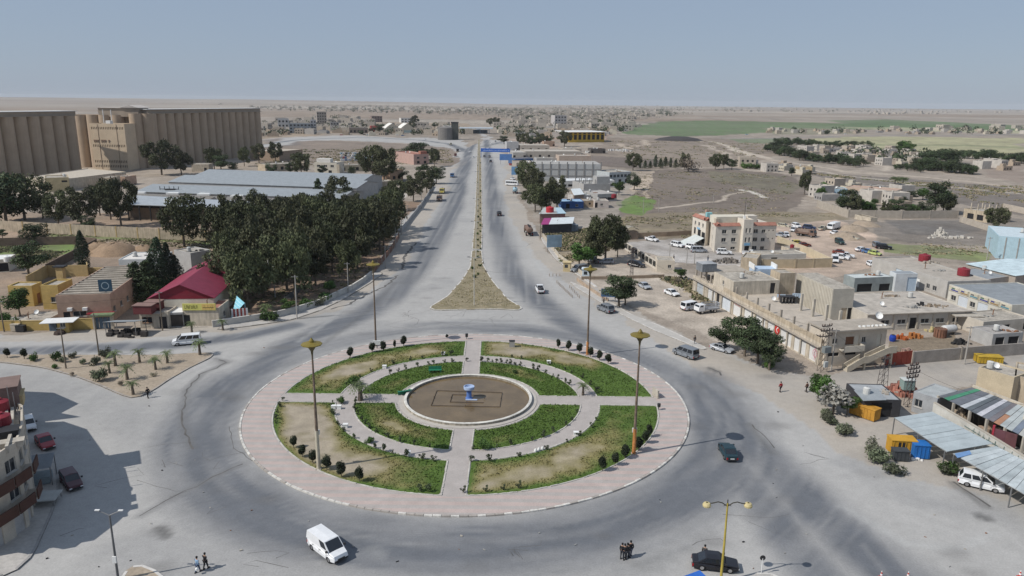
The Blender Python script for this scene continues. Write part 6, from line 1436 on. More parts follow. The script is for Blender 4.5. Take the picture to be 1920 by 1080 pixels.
# red gate, yard walls
t = thing('yard_gate','rust red sheet metal gate beside the stair house','gate',(*G(1658,688),0)); a = V2(G(1658,688)); b2 = V2(G(1708,682)); uu = (b2-a).normalized(); W_ = (b2-a).length
for i in range(5):
    bb = MB(); boxpts(bb, uu*(W_*(i+.5)/5), uu, W_/5-.06, .1, .05, 2.5); obj('gate_panel', bb, P((.27,.05,.03),.7,.3,streak=.2), t)
wall_run('yard_wall','grey rendered yard wall along the dirt street at right',[(1709,682),(1800,674),(1925,664),(2050,655)],2.3,P((.30,.27,.24),.9,.25),.25,8,CONC)
# compound yard behind the wall
x = MB(); x.prism([G(1662,668),G(1800,662),G(1790,628),G(1668,640)], -.1, .05); struct('yard_earth', x, M('yard earth',(.20,.16,.115),.95,.3,.5,.3,3,bump=.4))
hc = 3.5
fb = Bld('flat_hall','wide flat-roofed hall with four framed windows and a dark door', rect((1627,590),(1823,583),hc,C=(1606,550)), hc, P((.50,.46,.40),.9,.14), P((.40,.365,.32),.9,.3), .12)
for t_ in (.175,.33,.555,.70,.86): fb.op(0,'window',t_+0*.01,1.2,1.9,1.0,P((.55,.53,.48),.8,.1))
fb.op(0,'dark',.44,.1,1.5,2.4).done()
for t_ in (.08,.25,.39,.48,.63,.78,.94): bb = MB(); boxpts(bb, fb.along(0,t_,.05), fb.edge(0)[1], .3, .1, 0, hc-.15); fb.part('pilaster', bb, CREAM2)
bb = MB(); q = [fb.along(0,-.01,.5), fb.along(0,1.01,.5), fb.along(0,1.01,.0), fb.along(0,-.01,.0)]; bb.prism(q, hc-.05, hc+.14); fb.part('eave_slab', bb, CONC)
heap('roof_rubble','grey block heap on the flat hall roof',1712,577,1.6,.8,.7,GREY,31,hc,16,.5); heap('roof_rubble','dark scrap on the flat hall roof',1728,572,1.0,.8,.8,DARK,32,hc,14,.4); heap('roof_rubble','brown rubble patch on the flat hall roof',1752,574,3.0,1.2,.5,P((.25,.20,.15),.9,.3),33,hc,30,.35); heap('roof_rubble','thin brown rubble at the back of the flat hall roof',1672,556,3.0,.8,.35,P((.27,.22,.17),.9,.3),34,hc,22,.3)
sb2 = Bld('open_workshop','open-fronted grey workshop with pale sheet roof', rect((1603,522),(1675,519),3.6,C=(1578,515)), 3.6, P((.25,.28,.28),.8,.2), P((.50,.53,.52),.7,.15), .06); sb2.op(0,'dark',.28,.1,4.2,2.0).op(0,'dark',.80,.1,3.0,1.8).op(0,'shutter',.50,.2,1.6,2.4,WHITE).done()
heap('workshop_scrap','dark tyres and scrap in front of the open workshop',1640,541,6,1.2,1.0,P((.03,.03,.032),.9,.4),36,0,40,.5,'scrap heap')
b = Bld('pale_gate_building','small white building with a pale blue door beside the workshop', rect((1676,547),(1716,547),0,d=3), 4.6, P((.52,.55,.57),.7,.15), SHEET, .05); b.op(0,'door',.80,.1,2.6,3.6,P((.42,.52,.62),.6,.1)).done()
gh = Bld('grey_hall','long grey block hall with two red roof tanks', rect((1636,484),(1777,530),3.9,C=(1843,523)), 3.9, P((.40,.385,.36),.9,.14), P((.37,.335,.29),.9,.22), .3)
gh.op(0,'shutter',.60,.4,4.2,2.2,WHITE).op(0,'window',.78,.9,1.2,1.2).op(0,'window',.86,.9,1.4,1.2).op(0,'door',.40,.1,3,3.2,P((.45,.52,.58),.6,.1)).done()
tank_roof(1733,489,4.0,1.5,1.9,REDT,'red water tank at the back of the grey hall roof'); tank_roof(1806,516,4.0,1.4,1.9,REDT,'red water tank at the near end of the grey hall roof')
heap('roof_rubble','loose blocks beside the red tank on the grey hall roof',1745,493,4,1.2,.6,CONC,38,4.0,26,.4)
bh = Bld('slate_hall','wide hall with dark blue grey roof and painted shop fronts at right', rect((1780,534),(1898,573),4.2,C=(2010,560)), 4.2, P((.52,.50,.44),.9,.15), P((.235,.255,.27),.8,.2), .15)
for i,t_ in enumerate((.10,.26,.42,.58,.74,.90)):
    if i%2: bh.op(0,'shutter',t_,.2,3.0,2.4,P((.52,.56,.60),.6,.1))
    else: bh.op(0,'window',t_,.9,1.6,1.2)
bh.done(); a,uq,nq,Lq = bh.edge(0)
for i in range(6):
    bb = MB(); boxpts(bb, bh.along(0,.10+.16*i,.06), uq, 3.4, .12, 3.0, 4.0); o = bh.part('sign_panel', bb, P((.50,.46,.36),.8,.25)); bb = MB(); boxpts(bb, bh.along(0,.11+.16*i,.13), uq, 2.2, .03, 3.15, 3.45); obj('sign_stripe', bb, P([(.06,.07,.24),(.30,.20,.10),(.08,.22,.28)][i%3],.6,.1), bh.root)
    bb = MB(); boxpts(bb, bh.along(0,.085+.16*i,.13), uq, 1.0, .03, 3.55, 3.85); obj('sign_stripe', bb, P([(.08,.16,.12),(.05,.06,.22),(.12,.12,.13)][i%3],.6,.1), bh.root)
lb_ = Bld('blue_factory','light blue sheet-clad factory at the right edge', rect((1866,484),(1990,494),0,d=22), 6.8, LBLUE, P((.52,.60,.63),.5,.12), .1); lb_.done()
for i in range(5): bb = MB(); boxpts(bb, lb_.along(0,.12+.2*i,.06), lb_.edge(0)[1], .3, .12, 0, 6.6); lb_.part('downpipe', bb, GREY)
gable('blue_leanto','low pale blue striped sheet roof in front of the blue factory', rect((1815,494),(1905,516),3.6,C=(1925,478)), 3.5, 4.2, P((.34,.30,.26),.9,.2), P((.50,.60,.63),.5,.25,streak=.1), 'front')
b = Bld('flat_annex','low flat annex between the grey hall and the blue factory', rect((1846,545),(1905,536),0,d=10), 2.8, P((.40,.36,.32),.9,.2), P((.25,.27,.285),.8,.2), .1).done()
# yard things in front of the flat hall
x,y = G(1778,627); t = thing('storage_tank','white horizontal cylinder tank in the yard before the flat hall','tank',(x,y,0),.25); bb = MB(); bb.lathe([(.1,-1.5),(.75,-1.4),(.8,-1.1),(.8,1.1),(.75,1.4),(.1,1.5)],14); bb.xf(Matrix.Translation((0,0,1.2))@Matrix.Rotation(PI/2,4,'Y')); obj('shell', bb, P((.50,.50,.49),.5,.2), t, smooth=True)
for sx in (-.9,.9): bb = MB(); bb.box(sx-.1,sx+.1,-.6,.6,0,.6); obj('cradle', bb, STEEL, t)
x,y = G(1773,632); t = thing('rust_tank','rusty ribbed upright tank in the yard before the flat hall','tank',(x-1.2,y,0)); bb = MB()
for k in range(14): aa = 2*PI*k/14; boxpts(bb, Vector((1.1*math.cos(aa),1.1*math.sin(aa))), Vector((-math.sin(aa),math.cos(aa))), .38, .12, 0, 1.8)
obj('staves', bb, P((.20,.10,.065),.9,.3), t); bb = MB(); bb.lathe([(1.0,0),(1.0,1.7)],14); bb.disc(1.0,1.7,14); obj('core', bb, P((.14,.075,.05),.9,.3), t)
x,y = G(1802,613); t = thing('yard_canopy','flat grey canopy on posts in the yard of the flat hall','canopy',(x,y,0)); bb = MB(); bb.box(-3,3,-2.5,2.5,2.9,3.05); obj('roof', bb, CONC2, t)
for sx in (-2.8,2.8):
    for sy in (-2.3,2.3): bb = MB(); bb.box(sx-.1,sx+.1,sy-.1,sy+.1,0,2.9); obj('post', bb, CONC, t)
x,y = G(1673,640); t = thing('blue_barrel','bright blue plastic barrel in the yard behind the red gate','barrel',(x,y,0)); bb = MB(); bb.lathe([(.5,0),(.62,.4),(.62,.9),(.5,1.3)],14); bb.disc(.5,1.3,14); obj('drum', bb, P((.015,.05,.33),.4,.1), t); bb = MB(); bb.lathe([(.3,1.3),(.3,1.4)],10); bb.disc(.3,1.4,10); obj('lid', bb, DARK, t)
for i,(px,py,lb) in enumerate([(1688,636,'orange red scrap heap by the blue barrel'),(1712,634,'orange machine scrap in the yard behind the red gate'),(1698,662,'broken pinkish rubble along the yard wall'),(1836,634,'dark scrap heap beside the yard canopy'),(1862,640,'white scrap near the yard wall at right'),(1800,645,'blackened ground scrap in the oily yard'),(1752,622,'stacked yellow pipes before the flat hall')]):
    heap('scrap_heap',lb,px,py,2.2,1.0,1.2,[P((.36,.10,.03),.8,.4),P((.40,.16,.05),.8,.4),P((.34,.24,.2),.9,.3),P((.05,.05,.05),.9,.4),P((.5,.5,.48),.9,.2),P((.03,.03,.03),.9,.3),P((.45,.38,.2),.9,.2)][i],50+i,0,22,.5,'scrap heap')
b = Bld('yard_shed','low grey shed with dark openings in the right-hand yard', rect((1858,652),(1915,648),0,d=5), 2.6, GREYB, P((.34,.32,.30),.9,.3), .15); b.op(0,'dark',.25,.2,2,1.8).op(0,'dark',.7,.2,2.4,1.8).done()
b = Bld('yard_wall_house','pale broken-walled house at the right edge of the yard', rect((1840,630),(1930,622),0,d=7), 2.8, P((.46,.42,.36),.9,.2), ROOFC, .2); b.row(0,'dark',3,.6,1.4,1.4).done()
def skip(px, py, L, W, Hh, rz, mat, label, tilt=0):
    x,y = G(px,py); t = thing('container',label,'container',(x,y,0),rz); bb = MB(); bb.box(-L/2,L/2,-W/2,W/2,.12,Hh); obj('body', bb, mat, t); bb = MB()
    for i in range(int(L/.5)): bb.box(-L/2+.2+i*.5,-L/2+.32+i*.5,-W/2-.06,-W/2,.2,Hh-.1); bb.box(-L/2+.2+i*.5,-L/2+.32+i*.5,W/2,W/2+.06,.2,Hh-.1)
    obj('ribs', bb, mat, t); bb = MB(); bb.box(-L/2-.06,L/2+.06,-W/2-.08,W/2+.08,Hh,Hh+.1); obj('lid', bb, mat, t); return t
skip(1852,680,4.2,1.9,1.3,-.12,P((.42,.28,.03),.7,.25),'yellow skip container by the yard wall at right')
skip(1620,781,3.9,1.7,1.75,-.95,P((.45,.23,.035),.8,.35),'rusty orange container near the dark shed')
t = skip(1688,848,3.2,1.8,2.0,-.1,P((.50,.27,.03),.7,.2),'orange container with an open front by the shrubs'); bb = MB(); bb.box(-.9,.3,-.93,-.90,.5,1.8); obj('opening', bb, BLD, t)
skip(1722,856,2.0,1.7,1.9,-.1,P((.02,.14,.42),.6,.2),'bright blue container beside the orange one')
skip(1686,862,1.9,1.2,1.4,-.1,P((.05,.055,.06),.7,.25),'dark open metal bin in front of the orange container')
heap('white_bags','white bags spilling from the blue container',1717,862,.8,.4,.4,WHITE,61,0,8,.3,'bags')
# dark shed, small roofs and rubble by the pylons
ds = Bld('dark_shed','dark-fronted shed with ragged grey sheet roof beneath the pylons', rect((1615,781),(1686,783),0,d=6.5), 2.7, P((.045,.045,.05),.8,.2), P((.33,.345,.355),.6,.2,streak=.2), .05); ds.op(0,'dark',.5,.1,3,2.2).done()
bb = MB(); q = [ds.along(0,-.05,.6), ds.along(0,.55,.6), ds.along(0,.6,-3), ds.along(0,-.05,-3)]; bb.face([(*q[0],2.75),(*q[1],3.0),(*q[2],3.3),(*q[3],3.0)]); bb.face([(*q[0],2.70),(*q[3],2.95),(*q[2],3.25),(*q[1],2.95)]); ds.part('roof_sheet', bb, SHEET)
rb_ = heap('brick_rubble','pink red broken roof rubble beside the second pylon',1690,738,3.6,2.4,2.2,P((.36,.16,.12),.9,.35),71,0,46,.7)
x,y = G(1698,742); t = thing('green_cabinet','grey green metal cabinet on the pink rubble','cabinet',(x,y,1.2)); bb = MB(); bb.box(-.9,.9,-.7,.7,0,1.6); obj('body', bb, P((.22,.30,.28),.6,.15), t); bb = MB(); bb.box(-1,1,-.8,.8,1.6,1.7); obj('lid', bb, P((.5,.52,.5),.6,.1), t)
b = Bld('grey_lockup','small grey lock-up with white lattice window beside the canopy', rect((1708,771),(1752,786),0,d=6), 3.2, P((.30,.31,.32),.8,.2), P((.36,.38,.38),.8,.25), .05); b.op(0,'window',.25,1.0,1.2,1.2).op(0,'window',.62,.8,1.8,1.4,WHITE).done()
# canopy on posts
zc = 2.8
def canopy(label, px4, z, mat, posts):
    q = [Vector((*G(p[0],p[1],zz),zz)) for p,zz in zip(px4, z)]; o = q[0]*1; t = thing('metal_canopy', label, 'canopy', (o.x,o.y,0)); q = [v-Vector((o.x,o.y,0)) for v in q]
    L = (q[3]-q[0]).length; k = max(2,int(L/1.1))
    for i in range(k):                                   # one sheet per strip
        a0, a1 = q[0].lerp(q[3],i/k), q[0].lerp(q[3],(i+1)/k-.004); b0, b1 = q[1].lerp(q[2],i/k), q[1].lerp(q[2],(i+1)/k-.004); e = Vector((0,0,random.uniform(-.02,.03)))
        bb = MB(); f = [a0+e,b0+e,b1+e,a1+e]; bb.face(f); bb.face([v-Vector((0,0,.05)) for v in f][::-1])
        for j in range(4): bb.face([f[j],f[(j+1)%4],f[(j+1)%4]-Vector((0,0,.05)),f[j]-Vector((0,0,.05))][::-1])
        obj('roof_sheet', bb, mat if not isinstance(mat,list) else mat[i%len(mat)], t)
    for p in posts:
        v = q[0].lerp(q[3],p); bb = MB(); bb.box(v.x-.06,v.x+.06,v.y-.06+.2,v.y+.06+.2,0,v.z-.06); obj('post', bb, STEEL, t)
    bb = MB(); bb.tube([q[0]-Vector((0,0,.1)),q[3]-Vector((0,0,.1))],.05,4); bb.tube([q[1]-Vector((0,0,.1)),q[2]-Vector((0,0,.1))],.05,4); obj('edge_beam', bb, STEEL, t); return t
canopy('wide pale grey sheet canopy on thin posts at the right',[(1677,783),(1748,772),(1862,832),(1776,847)],[2.7,3.1,3.1,2.7],[P((.42,.47,.48),.5,.14,metal=.2),P((.44,.49,.50),.5,.14,metal=.2)],[.02,.5,.98])
canopy('ragged patched sheet canopy further along the wall at the right edge',[(1787,850),(1868,836),(2000,905),(2010,976)],[2.7,3.1,3.1,2.7],[P((.36,.40,.41),.6,.25),P((.44,.48,.49),.6,.2),P((.40,.44,.45),.6,.25)],[.02,.3,.55,.8])
x = MB(); x.prism([G(1790,852,2.72),G(1818,845,2.8),G(1822,852,2.8),G(1795,860,2.72)],2.78,2.84); tag(obj('blue_sheet', x, P((.15,.27,.48),.6,.15)),'blue sheet patch lying on the ragged canopy','sheet')
wr = wall_run('painted_wall','long whitewashed wall with faded dark script behind the canopy',None,3.3,P((.50,.49,.45),.9,.25),.3,pts=[G(1746,794),G(1800,828),G(1862,868),G(1925,910),G(2000,960)],cap=P((.40,.36,.30),.9,.2))
pa, pb2 = V2(G(1800,828)), V2(G(1925,910)); uu = (pb2-pa).normalized(); nn = Vector((uu.y,-uu.x)); bb = MB(); g = random.Random(23); LL = (pb2-pa).length; xq = .5; 
while xq < LL-1:
    w_ = g.uniform(.5,1.3); f = lambda xx,z: (*(pa+uu*xx+nn*.17), z); bb.face([f(xq,2.55),f(xq+w_,2.55),f(xq+w_,2.68),f(xq,2.68)])
    if g.random() < .8: bb.face([f(xq+w_*.4,2.68),f(xq+w_*.5,2.68),f(xq+w_*.55,3.1),f(xq+w_*.45,3.1)])
    if g.random() < .6: bb.face([f(xq+w_*.1,2.2),f(xq+w_*.6,2.35),f(xq+w_*.6,2.45),f(xq+w_*.1,2.3)])
    xq += w_+g.uniform(.1,.5)
o = obj('painted_script', bb, P((.10,.16,.15),.9,.2)); o.parent = wr; o.location = (-wr.location.x,-wr.location.y,0)
# shed with patchwork roof
F0, F1, B0, B1 = [Vector((*G(p[0],p[1],z),z)) for p,z in (((1761,742),3.6),((1960,838),3.6),((1823,726),4.2),((1985,788),4.2))]
t = thing('patchwork_shed','open-fronted shed with a roof of coloured sheet strips at the right','shed',(F0.x,F0.y,0)); O = Vector((F0.x,F0.y,0)); k = 0
cols = [(.12,.13,.14),(.06,.22,.13),(.13,.14,.16),(.13,.14,.16),(.40,.42,.44),(.10,.115,.125),(.11,.12,.135),(.47,.47,.50),(.15,.16,.18),(.15,.14,.15),(.34,.18,.11),(.37,.40,.40),(.38,.41,.41),(.16,.19,.24),(.40,.40,.38),(.38,.37,.34),(.42,.41,.38),(.40,.36,.30)]
ns_ = len(cols)
for i,c in enumerate(cols):
    a0, a1, b0, b1 = F0.lerp(F1,i/ns_)-O, F0.lerp(F1,(i+1)/ns_-.003)-O, B0.lerp(B1,i/ns_)-O, B0.lerp(B1,(i+1)/ns_-.003)-O; e = Vector((0,0,.03*(i%2))); bb = MB(); f = [a0+e,a1+e,b1+e,b0+e]; bb.face(f); bb.face([v-Vector((0,0,.06)) for v in f][::-1])
    for j in range(4): bb.face([f[j],f[(j+1)%4],f[(j+1)%4]-Vector((0,0,.06)),f[j]-Vector((0,0,.06))][::-1])
    obj('roof_sheet', bb, P(c,.6,.25), t)
    if i == 10:
        m0, m1 = a0.lerp(b0,.45), a1.lerp(b1,.45); bb = MB(); bb.face([m0+Vector((0,0,.08)),m1+Vector((0,0,.08)),b1+Vector((0,0,.08)),b0+Vector((0,0,.08))]); obj('roof_sheet', bb, P((.37,.40,.40),.6,.2), t)
bb = MB(); bb.prism([(B0-O).xy, (B1-O).xy, (B1-O).xy+Vector((.3,.3)), (B0-O).xy+Vector((.3,.3))], 0, 4.5); obj('back_wall', bb, CREAM2, t)
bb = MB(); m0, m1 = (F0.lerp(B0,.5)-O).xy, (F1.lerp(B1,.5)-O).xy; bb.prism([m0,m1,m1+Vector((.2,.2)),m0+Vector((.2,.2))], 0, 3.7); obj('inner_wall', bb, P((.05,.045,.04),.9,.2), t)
for i in range(7): v = F0.lerp(F1,i/6)-O; bb = MB(); bb.box(v.x-.15,v.x+.15,v.y-.0,v.y+.3,0,3.55); obj('post', bb, CONC2, t)
heap('timber_pile','pile of pale planks and sheets along the wall before the patchwork shed',1800,795,4.5,1.2,2.6,P((.40,.33,.25),.9,.25),81,0,40,.7,'pile'); heap('timber_pile','second pile of brown sheets before the patchwork shed',1850,822,3.5,1.0,2.8,P((.33,.25,.19),.9,.25),82,0,34,.7,'pile'); heap('junk_pile','heap of junk at the corner of the patchwork shed',1756,772,1.6,1.6,2.6,P((.36,.31,.24),.9,.35),83,0,30,.5,'pile')
x,y = G(1878,856); t = thing('red_gate','dark red double gate at the canopy wall','gate',(x,y,0),-.85); bb = MB(); bb.box(-1.3,0,-.06,.06,.1,3.6); obj('gate_leaf', bb, P((.12,.05,.06),.7,.3), t); bb = MB(); bb.box(.02,1.3,-.06,.06,.1,3.6); obj('gate_leaf', bb, P((.13,.055,.06),.7,.3), t); bb = MB(); bb.box(-1.55,-1.3,-.14,.14,0,4.0); obj('gate_post', bb, P((.32,.03,.05),.7,.2), t)
b = Bld('beige_back_house','long beige end wall house behind the patchwork shed', rect((1826,741),(1892,762),0,d=5), 4.6, P((.46,.39,.28),.9,.14), ROOFC, .2).done()
b = Bld('tan_house','tan flat-roofed house at the right edge above the patchwork shed', rect((1893,756),(1990,775),0,d=8), 4.4, TANW, ROOFC, .2).done()
b = Bld('canopy_house','cream flat house at the lower right edge behind the canopy wall', rect((1908,835),(1990,885),0,d=6), 4.3, CREAM, ROOFC, .3); b.op(0,'door',.2,.1,1.4,2.4,P((.35,.28,.3),.7,.2)).done()
t = wall_run('sheet_fence','pale blue sheet metal fence panels at the right',[(1832,735),(1885,729),(1960,724)],2.6,P((.46,.52,.57),.5,.15),.1,4.5,STEEL)
# ---- cream police building
hp = HT(1339,473,1341,427)+.6
pts = [G(*p) for p in [(1296,450),(1321,461),(1329,459),(1339,473.5),(1385,472.5)]]
A0 = V2(pts[3]); ux = (V2(pts[4])-A0).normalized(); nx_ = Vector((-ux.y,ux.x)); WP = (V2(G(1454,472))-A0).dot(ux)
pts = [V2(p) for p in pts[:4]]+[A0+ux*WP, A0+ux*WP+nx_*17, V2(pts[0])+Vector((4,6))]
pb_ = Bld('police_building','cream three-storey building with terracotta parapet and a central stair tower', pts, hp, P((.60,.55,.475),.9,.10), P((.50,.45,.38),.9,.2), .0)
Lw = pb_.edge(3)[3]
for z in (.6,3.3,5.9):
    for t_ in (.14,.30): pb_.op(3,'window',t_,z if z > 1 else .9,1.5,1.25 if z > 1 else .8)
    pb_.op(3,'window',.66,z,1.5,1.25); pb_.op(3,'window',.79,z,1.3,1.1); 
    if z > 1: pb_.op(3,'dark',.88,z+.6,.4,.4).op(3,'dark',.95,z+.6,.4,.4)
    pb_.op(2,'window',.5,z,1.2,1.2)
pb_.op(0,'window',.22,5.8,1.1,1.2).op(0,'window',.5,5.8,1.3,1.2).op(0,'window',.78,5.8,1.1,1.2).op(0,'dark',.22,2.6,1.4,2.2).op(0,'dark',.55,2.0,2.4,2.6).op(0,'dark',.85,.6,2.6,3.6)
pb_.done()
for e in range(4):                                       # terracotta tiled parapet
    if e == 3: spans = ((0,.40),(.62,1.0))
    else: spans = ((0,1),)
    for t0,t1 in spans:
        q0,q1,q2,q3 = pb_.along(e,t0,.25), pb_.along(e,t1,.25), pb_.along(e,t1,-.9), pb_.along(e,t0,-.9); bb = MB(); bb.face([(*q0,hp-.05),(*q1,hp-.05),(*q2,hp+.85),(*q3,hp+.85)]); bb.face([(*q0,hp-.1),(*q3,hp+.8),(*q2,hp+.8),(*q1,hp-.1)]); bb.face([(*q2,hp+.85),(*q2,hp),(*q3,hp),(*q3,hp+.85)]); pb_.part('tiled_parapet', bb, TERRA)
tw = [pb_.along(3,.415,1.6), pb_.along(3,.57,1.6), pb_.along(3,.57,-3), pb_.along(3,.415,-3)]
tb = Bld('stair_tower','', [pb_.o+q for q in tw], hp+1.9, P((.62,.57,.49),.9,.10), CREAM2, .25, parent=pb_.root); off = tw[0]; tb.p = [q for q in tw]; tb.o = pb_.o
for z in (3.4,6.3): tb.op(0,'window',.32,z,.6,1.5).op(0,'window',.70,z,.6,1.5)
tb.op(0,'dark',.5,.1,1.6,2.1); tb.done()
bb = MB(); boxpts(bb, pb_.along(3,.49,1.68), ux, 1.9, .1, 2.35, 3.1); pb_.part('sign_panel', bb, P((.22,.42,.60),.6,.12))
bb = MB(); boxpts(bb, pb_.along(0,.5,.1), pb_.edge(0)[1], 2.2, .14, 4.6, 5.2); pb_.part('sign_panel', bb, P((.24,.42,.58),.6,.12))
bb = MB(); boxpts(bb, pb_.along(3,.35,-6), ux, 11, 5, hp, hp+2.3); pb_.part('roof_room', bb, P((.58,.54,.45),.9,.12))
bb = MB(); boxpts(bb, pb_.along(3,.66,-4.5), ux, 3.2, 3, hp, hp+2.6); pb_.part('roof_room', bb, P((.60,.55,.47),.9,.12))
bb = MB(); boxpts(bb, pb_.along(3,.10,-4), ux, 1.4, 1.4, hp, hp+1.8); pb_.part('chimney', bb, CREAM2)
bb = MB(); boxpts(bb, pb_.along(0,.62,-2.6), ux, 1.8, 1.4, hp+.2, hp+2.0); pb_.part('roof_tank', bb, P((.25,.50,.52),.6,.15))
bb = MB(); boxpts(bb, pb_.along(0,.45,-2.8), ux, 1.0, 1.0, hp, hp+2.6); pb_.part('chimney', bb, P((.42,.26,.20),.9,.2))
bb = MB(); bb.lathe([(.5,0),(.5,1.2),(.1,1.4)],10,(*pb_.along(3,.74,-3.5),hp)); pb_.part('roof_tank', bb, REDT)
x,y = pb_.o+pb_.along(3,.49,-1.5); t = thing('radio_mast','thin dark radio mast standing on the cream building tower','mast',(x,y,hp+1.9)); bb = MB(); bb.tube([(0,0,0),(0,0,7)],[.09,.04],5); obj('pole', bb, DARK, t); bb = MB(); bb.box(-.35,.35,-.3,.3,0,1.0); obj('box', bb, WHITE, t)
bb = MB(); q = [pb_.along(0,.35,.3), pb_.along(0,1.0,.3), pb_.along(0,1.05,6), pb_.along(0,.30,6)]; bb.face([(*q[0],2.6),(*q[1],2.6),(*q[2],.1),(*q[3],.1)][::-1]); bb.face([(*q[0],2.5),(*q[1],2.5),(*q[2],.0),(*q[3],.0)]); pb_.part('entrance_ramp', bb, P((.50,.53,.52),.8,.1))
# compound walls, sheds near it
wall_run('compound_wall','buff compound wall with pilasters below the cream building',[(1428,503),(1490,503),(1558,501)],2.6,P((.46,.38,.26),.9,.15),.25,5,P((.42,.35,.24),.9,.1),cap=CREAM2)
wall_run('compound_wall','buff side wall between the cream building and the dirt lot',[(1558,501),(1515,480),(1470,462),(1457,456)],2.6,P((.50,.43,.31),.9,.15),.25)
wall_run('compound_wall','low brown wall behind the parking area',[(1180,446),(1250,443),(1300,440)],1.6,P((.34,.26,.19),.9,.2),.25)
b = Bld('maroon_booth','small guard room with dark red doors inside the compound', rect((1478,484),(1498,483),0,d=4), 2.8, CREAM2, ROOFC, .2); b.op(0,'door',.5,.1,2.0,2.2,P((.14,.03,.035),.7,.2)).done(); tank_roof(1485,465,2.9,.6,1.1,REDT,'small red tank on the compound guard room')
A_, B_ = V2(G(1166,464)), V2(G(1231,506)); uu = (B_-A_).normalized(); LL = (B_-A_).length; t = thing('arched_fence','white fence of dark arched openings beside the willow','fence',(A_.x,A_.y,0)); na = 10; nn = Vector((-uu.y,uu.x))
bb = MB(); boxpts(bb, uu*LL/2, uu, LL, .25, 0, .6); boxpts(bb, uu*LL/2, uu, LL, .25, 2.2, 2.5); obj('wall_panel', bb, P((.52,.48,.42),.9,.15), t)
for i in range(na+1): bb = MB(); boxpts(bb, uu*(LL*i/na), uu, .5, .32, 0, 2.55); obj('pier', bb, P((.52,.48,.42),.9,.15), t)
for i in range(na):
    c = uu*(LL*(i+.5)/na); w = LL/na/2-.25; prof = [(-w,.6),(w,.6)]+[(w*math.cos(q*PI/8),1.5+.65*math.sin(q*PI/8)) for q in range(9)]; bb = MB(); bb.face([(*(c+uu*x+nn*.05),z) for x,z in prof]); bb.face([(*(c+uu*x-nn*.05),z) for x,z in prof][::-1]); obj('grille', bb, P((.035,.035,.032),.7,.1), t)
b = Bld('gatehouse','small cream gatehouse at the end of the arched fence', rect((1231,510),(1264,511),0,d=5.5), 3.2, P((.56,.50,.41),.9,.12), ROOFC, .15); b.op(0,'window',.72,1.2,.9,.9).done()
x,y = G(1180,448); t = thing('tin_shelter','small shelter with a curved ribbed white roof by the fence','shelter',(x,y,0),.25); 
for i in range(5):
    bb = MB(); a1 = PI*.25+PI*.5*i/5; a2 = PI*.25+PI*.5*(i+1)/5-.03; R_ = 4.2; f = lambda aa, yy: (R_*math.cos(aa), yy, R_*math.sin(aa)+.2); bb.face([f(a1,-1.8),f(a2,-1.8),f(a2,2),f(a1,2)][::-1]); bb.face([f(a1,-1.8),f(a2,-1.8),f(a2,2),f(a1,2)]); obj('roof_sheet', bb, P((.55,.52,.45),.8,.2), t)
bb = MB(); bb.box(-2.6,2.6,-1.4,1.6,0,2.7); obj('body', bb, P((.22,.17,.13),.9,.25), t)
for px,py,w,mt,lb,dr in [(1063,508,2.0,P((.52,.42,.24),.8,.15),'yellow guard booth under the willows by the avenue',DARK),(1099,521,2.1,P((.55,.62,.66),.7,.12),'white and blue guard booth behind the right lamp mast',P((.12,.25,.42),.6,.1))]:
    x,y = G(px,py); t = thing('guard_booth',lb,'booth',(x,y,0),-.15); bb = MB(); bb.box(-w/2,w/2,-w/2,w/2,0,2.5); obj('body', bb, mt, t); bb = MB(); bb.box(-w/2-.2,w/2+.2,-w/2-.2,w/2+.2,2.5,2.65); obj('roof', bb, mt, t); bb = MB(); bb.box(-w*.3,w*.15,-w/2-.02,-w/2,1.1,2.0); obj('window', bb, GLASS, t); bb = MB(); bb.box(w/2,w/2+.02,-.45,.45,.1,2.0); obj('door', bb, dr, t)
wall_run('verge_wall','low cream wall curving along the right verge of the avenue',[(1018,444),(1032,462),(1048,483),(1072,502),(1094,518)],1.1,P((.46,.41,.33),.9,.2),.3,6)
wall_run('lot_wall','low broken brown wall along the front of the dirt lot',[(1082,526),(1110,547),(1140,566)],.8,P((.36,.28,.21),.9,.3),.3)
wall_run('lot_wall','low earth bank wall behind the dirt lot',[(1090,524),(1160,523),(1245,520)],.8,P((.28,.22,.165),.9,.3),.5)
def board(px, py, w, h, z, rz, mat, label, n=2):
    x,y = G(px,py); t = thing('billboard',label,'billboard',(x,y,0),rz); bb = MB(); bb.box(-w/2,w/2,-.08,.08,z,z+h); obj('panel', bb, mat, t)
    for s in ((-w*.42,w*.42) if n == 2 else (0,)): bb = MB(); bb.box(s-.09,s+.09,.09,.24,0,z+h); obj('post', bb, STEEL, t)
    return t
board(1039,473,4.8,3.8,1.6,.25,P((.24,.34,.42),.6,.25),'blue grey billboard seen from behind on the right verge'); board(1141,566,3.6,1.9,1.2,-.2,P((.05,.11,.22),.6,.2),'dark blue billboard in front of the pine on the dirt lot')
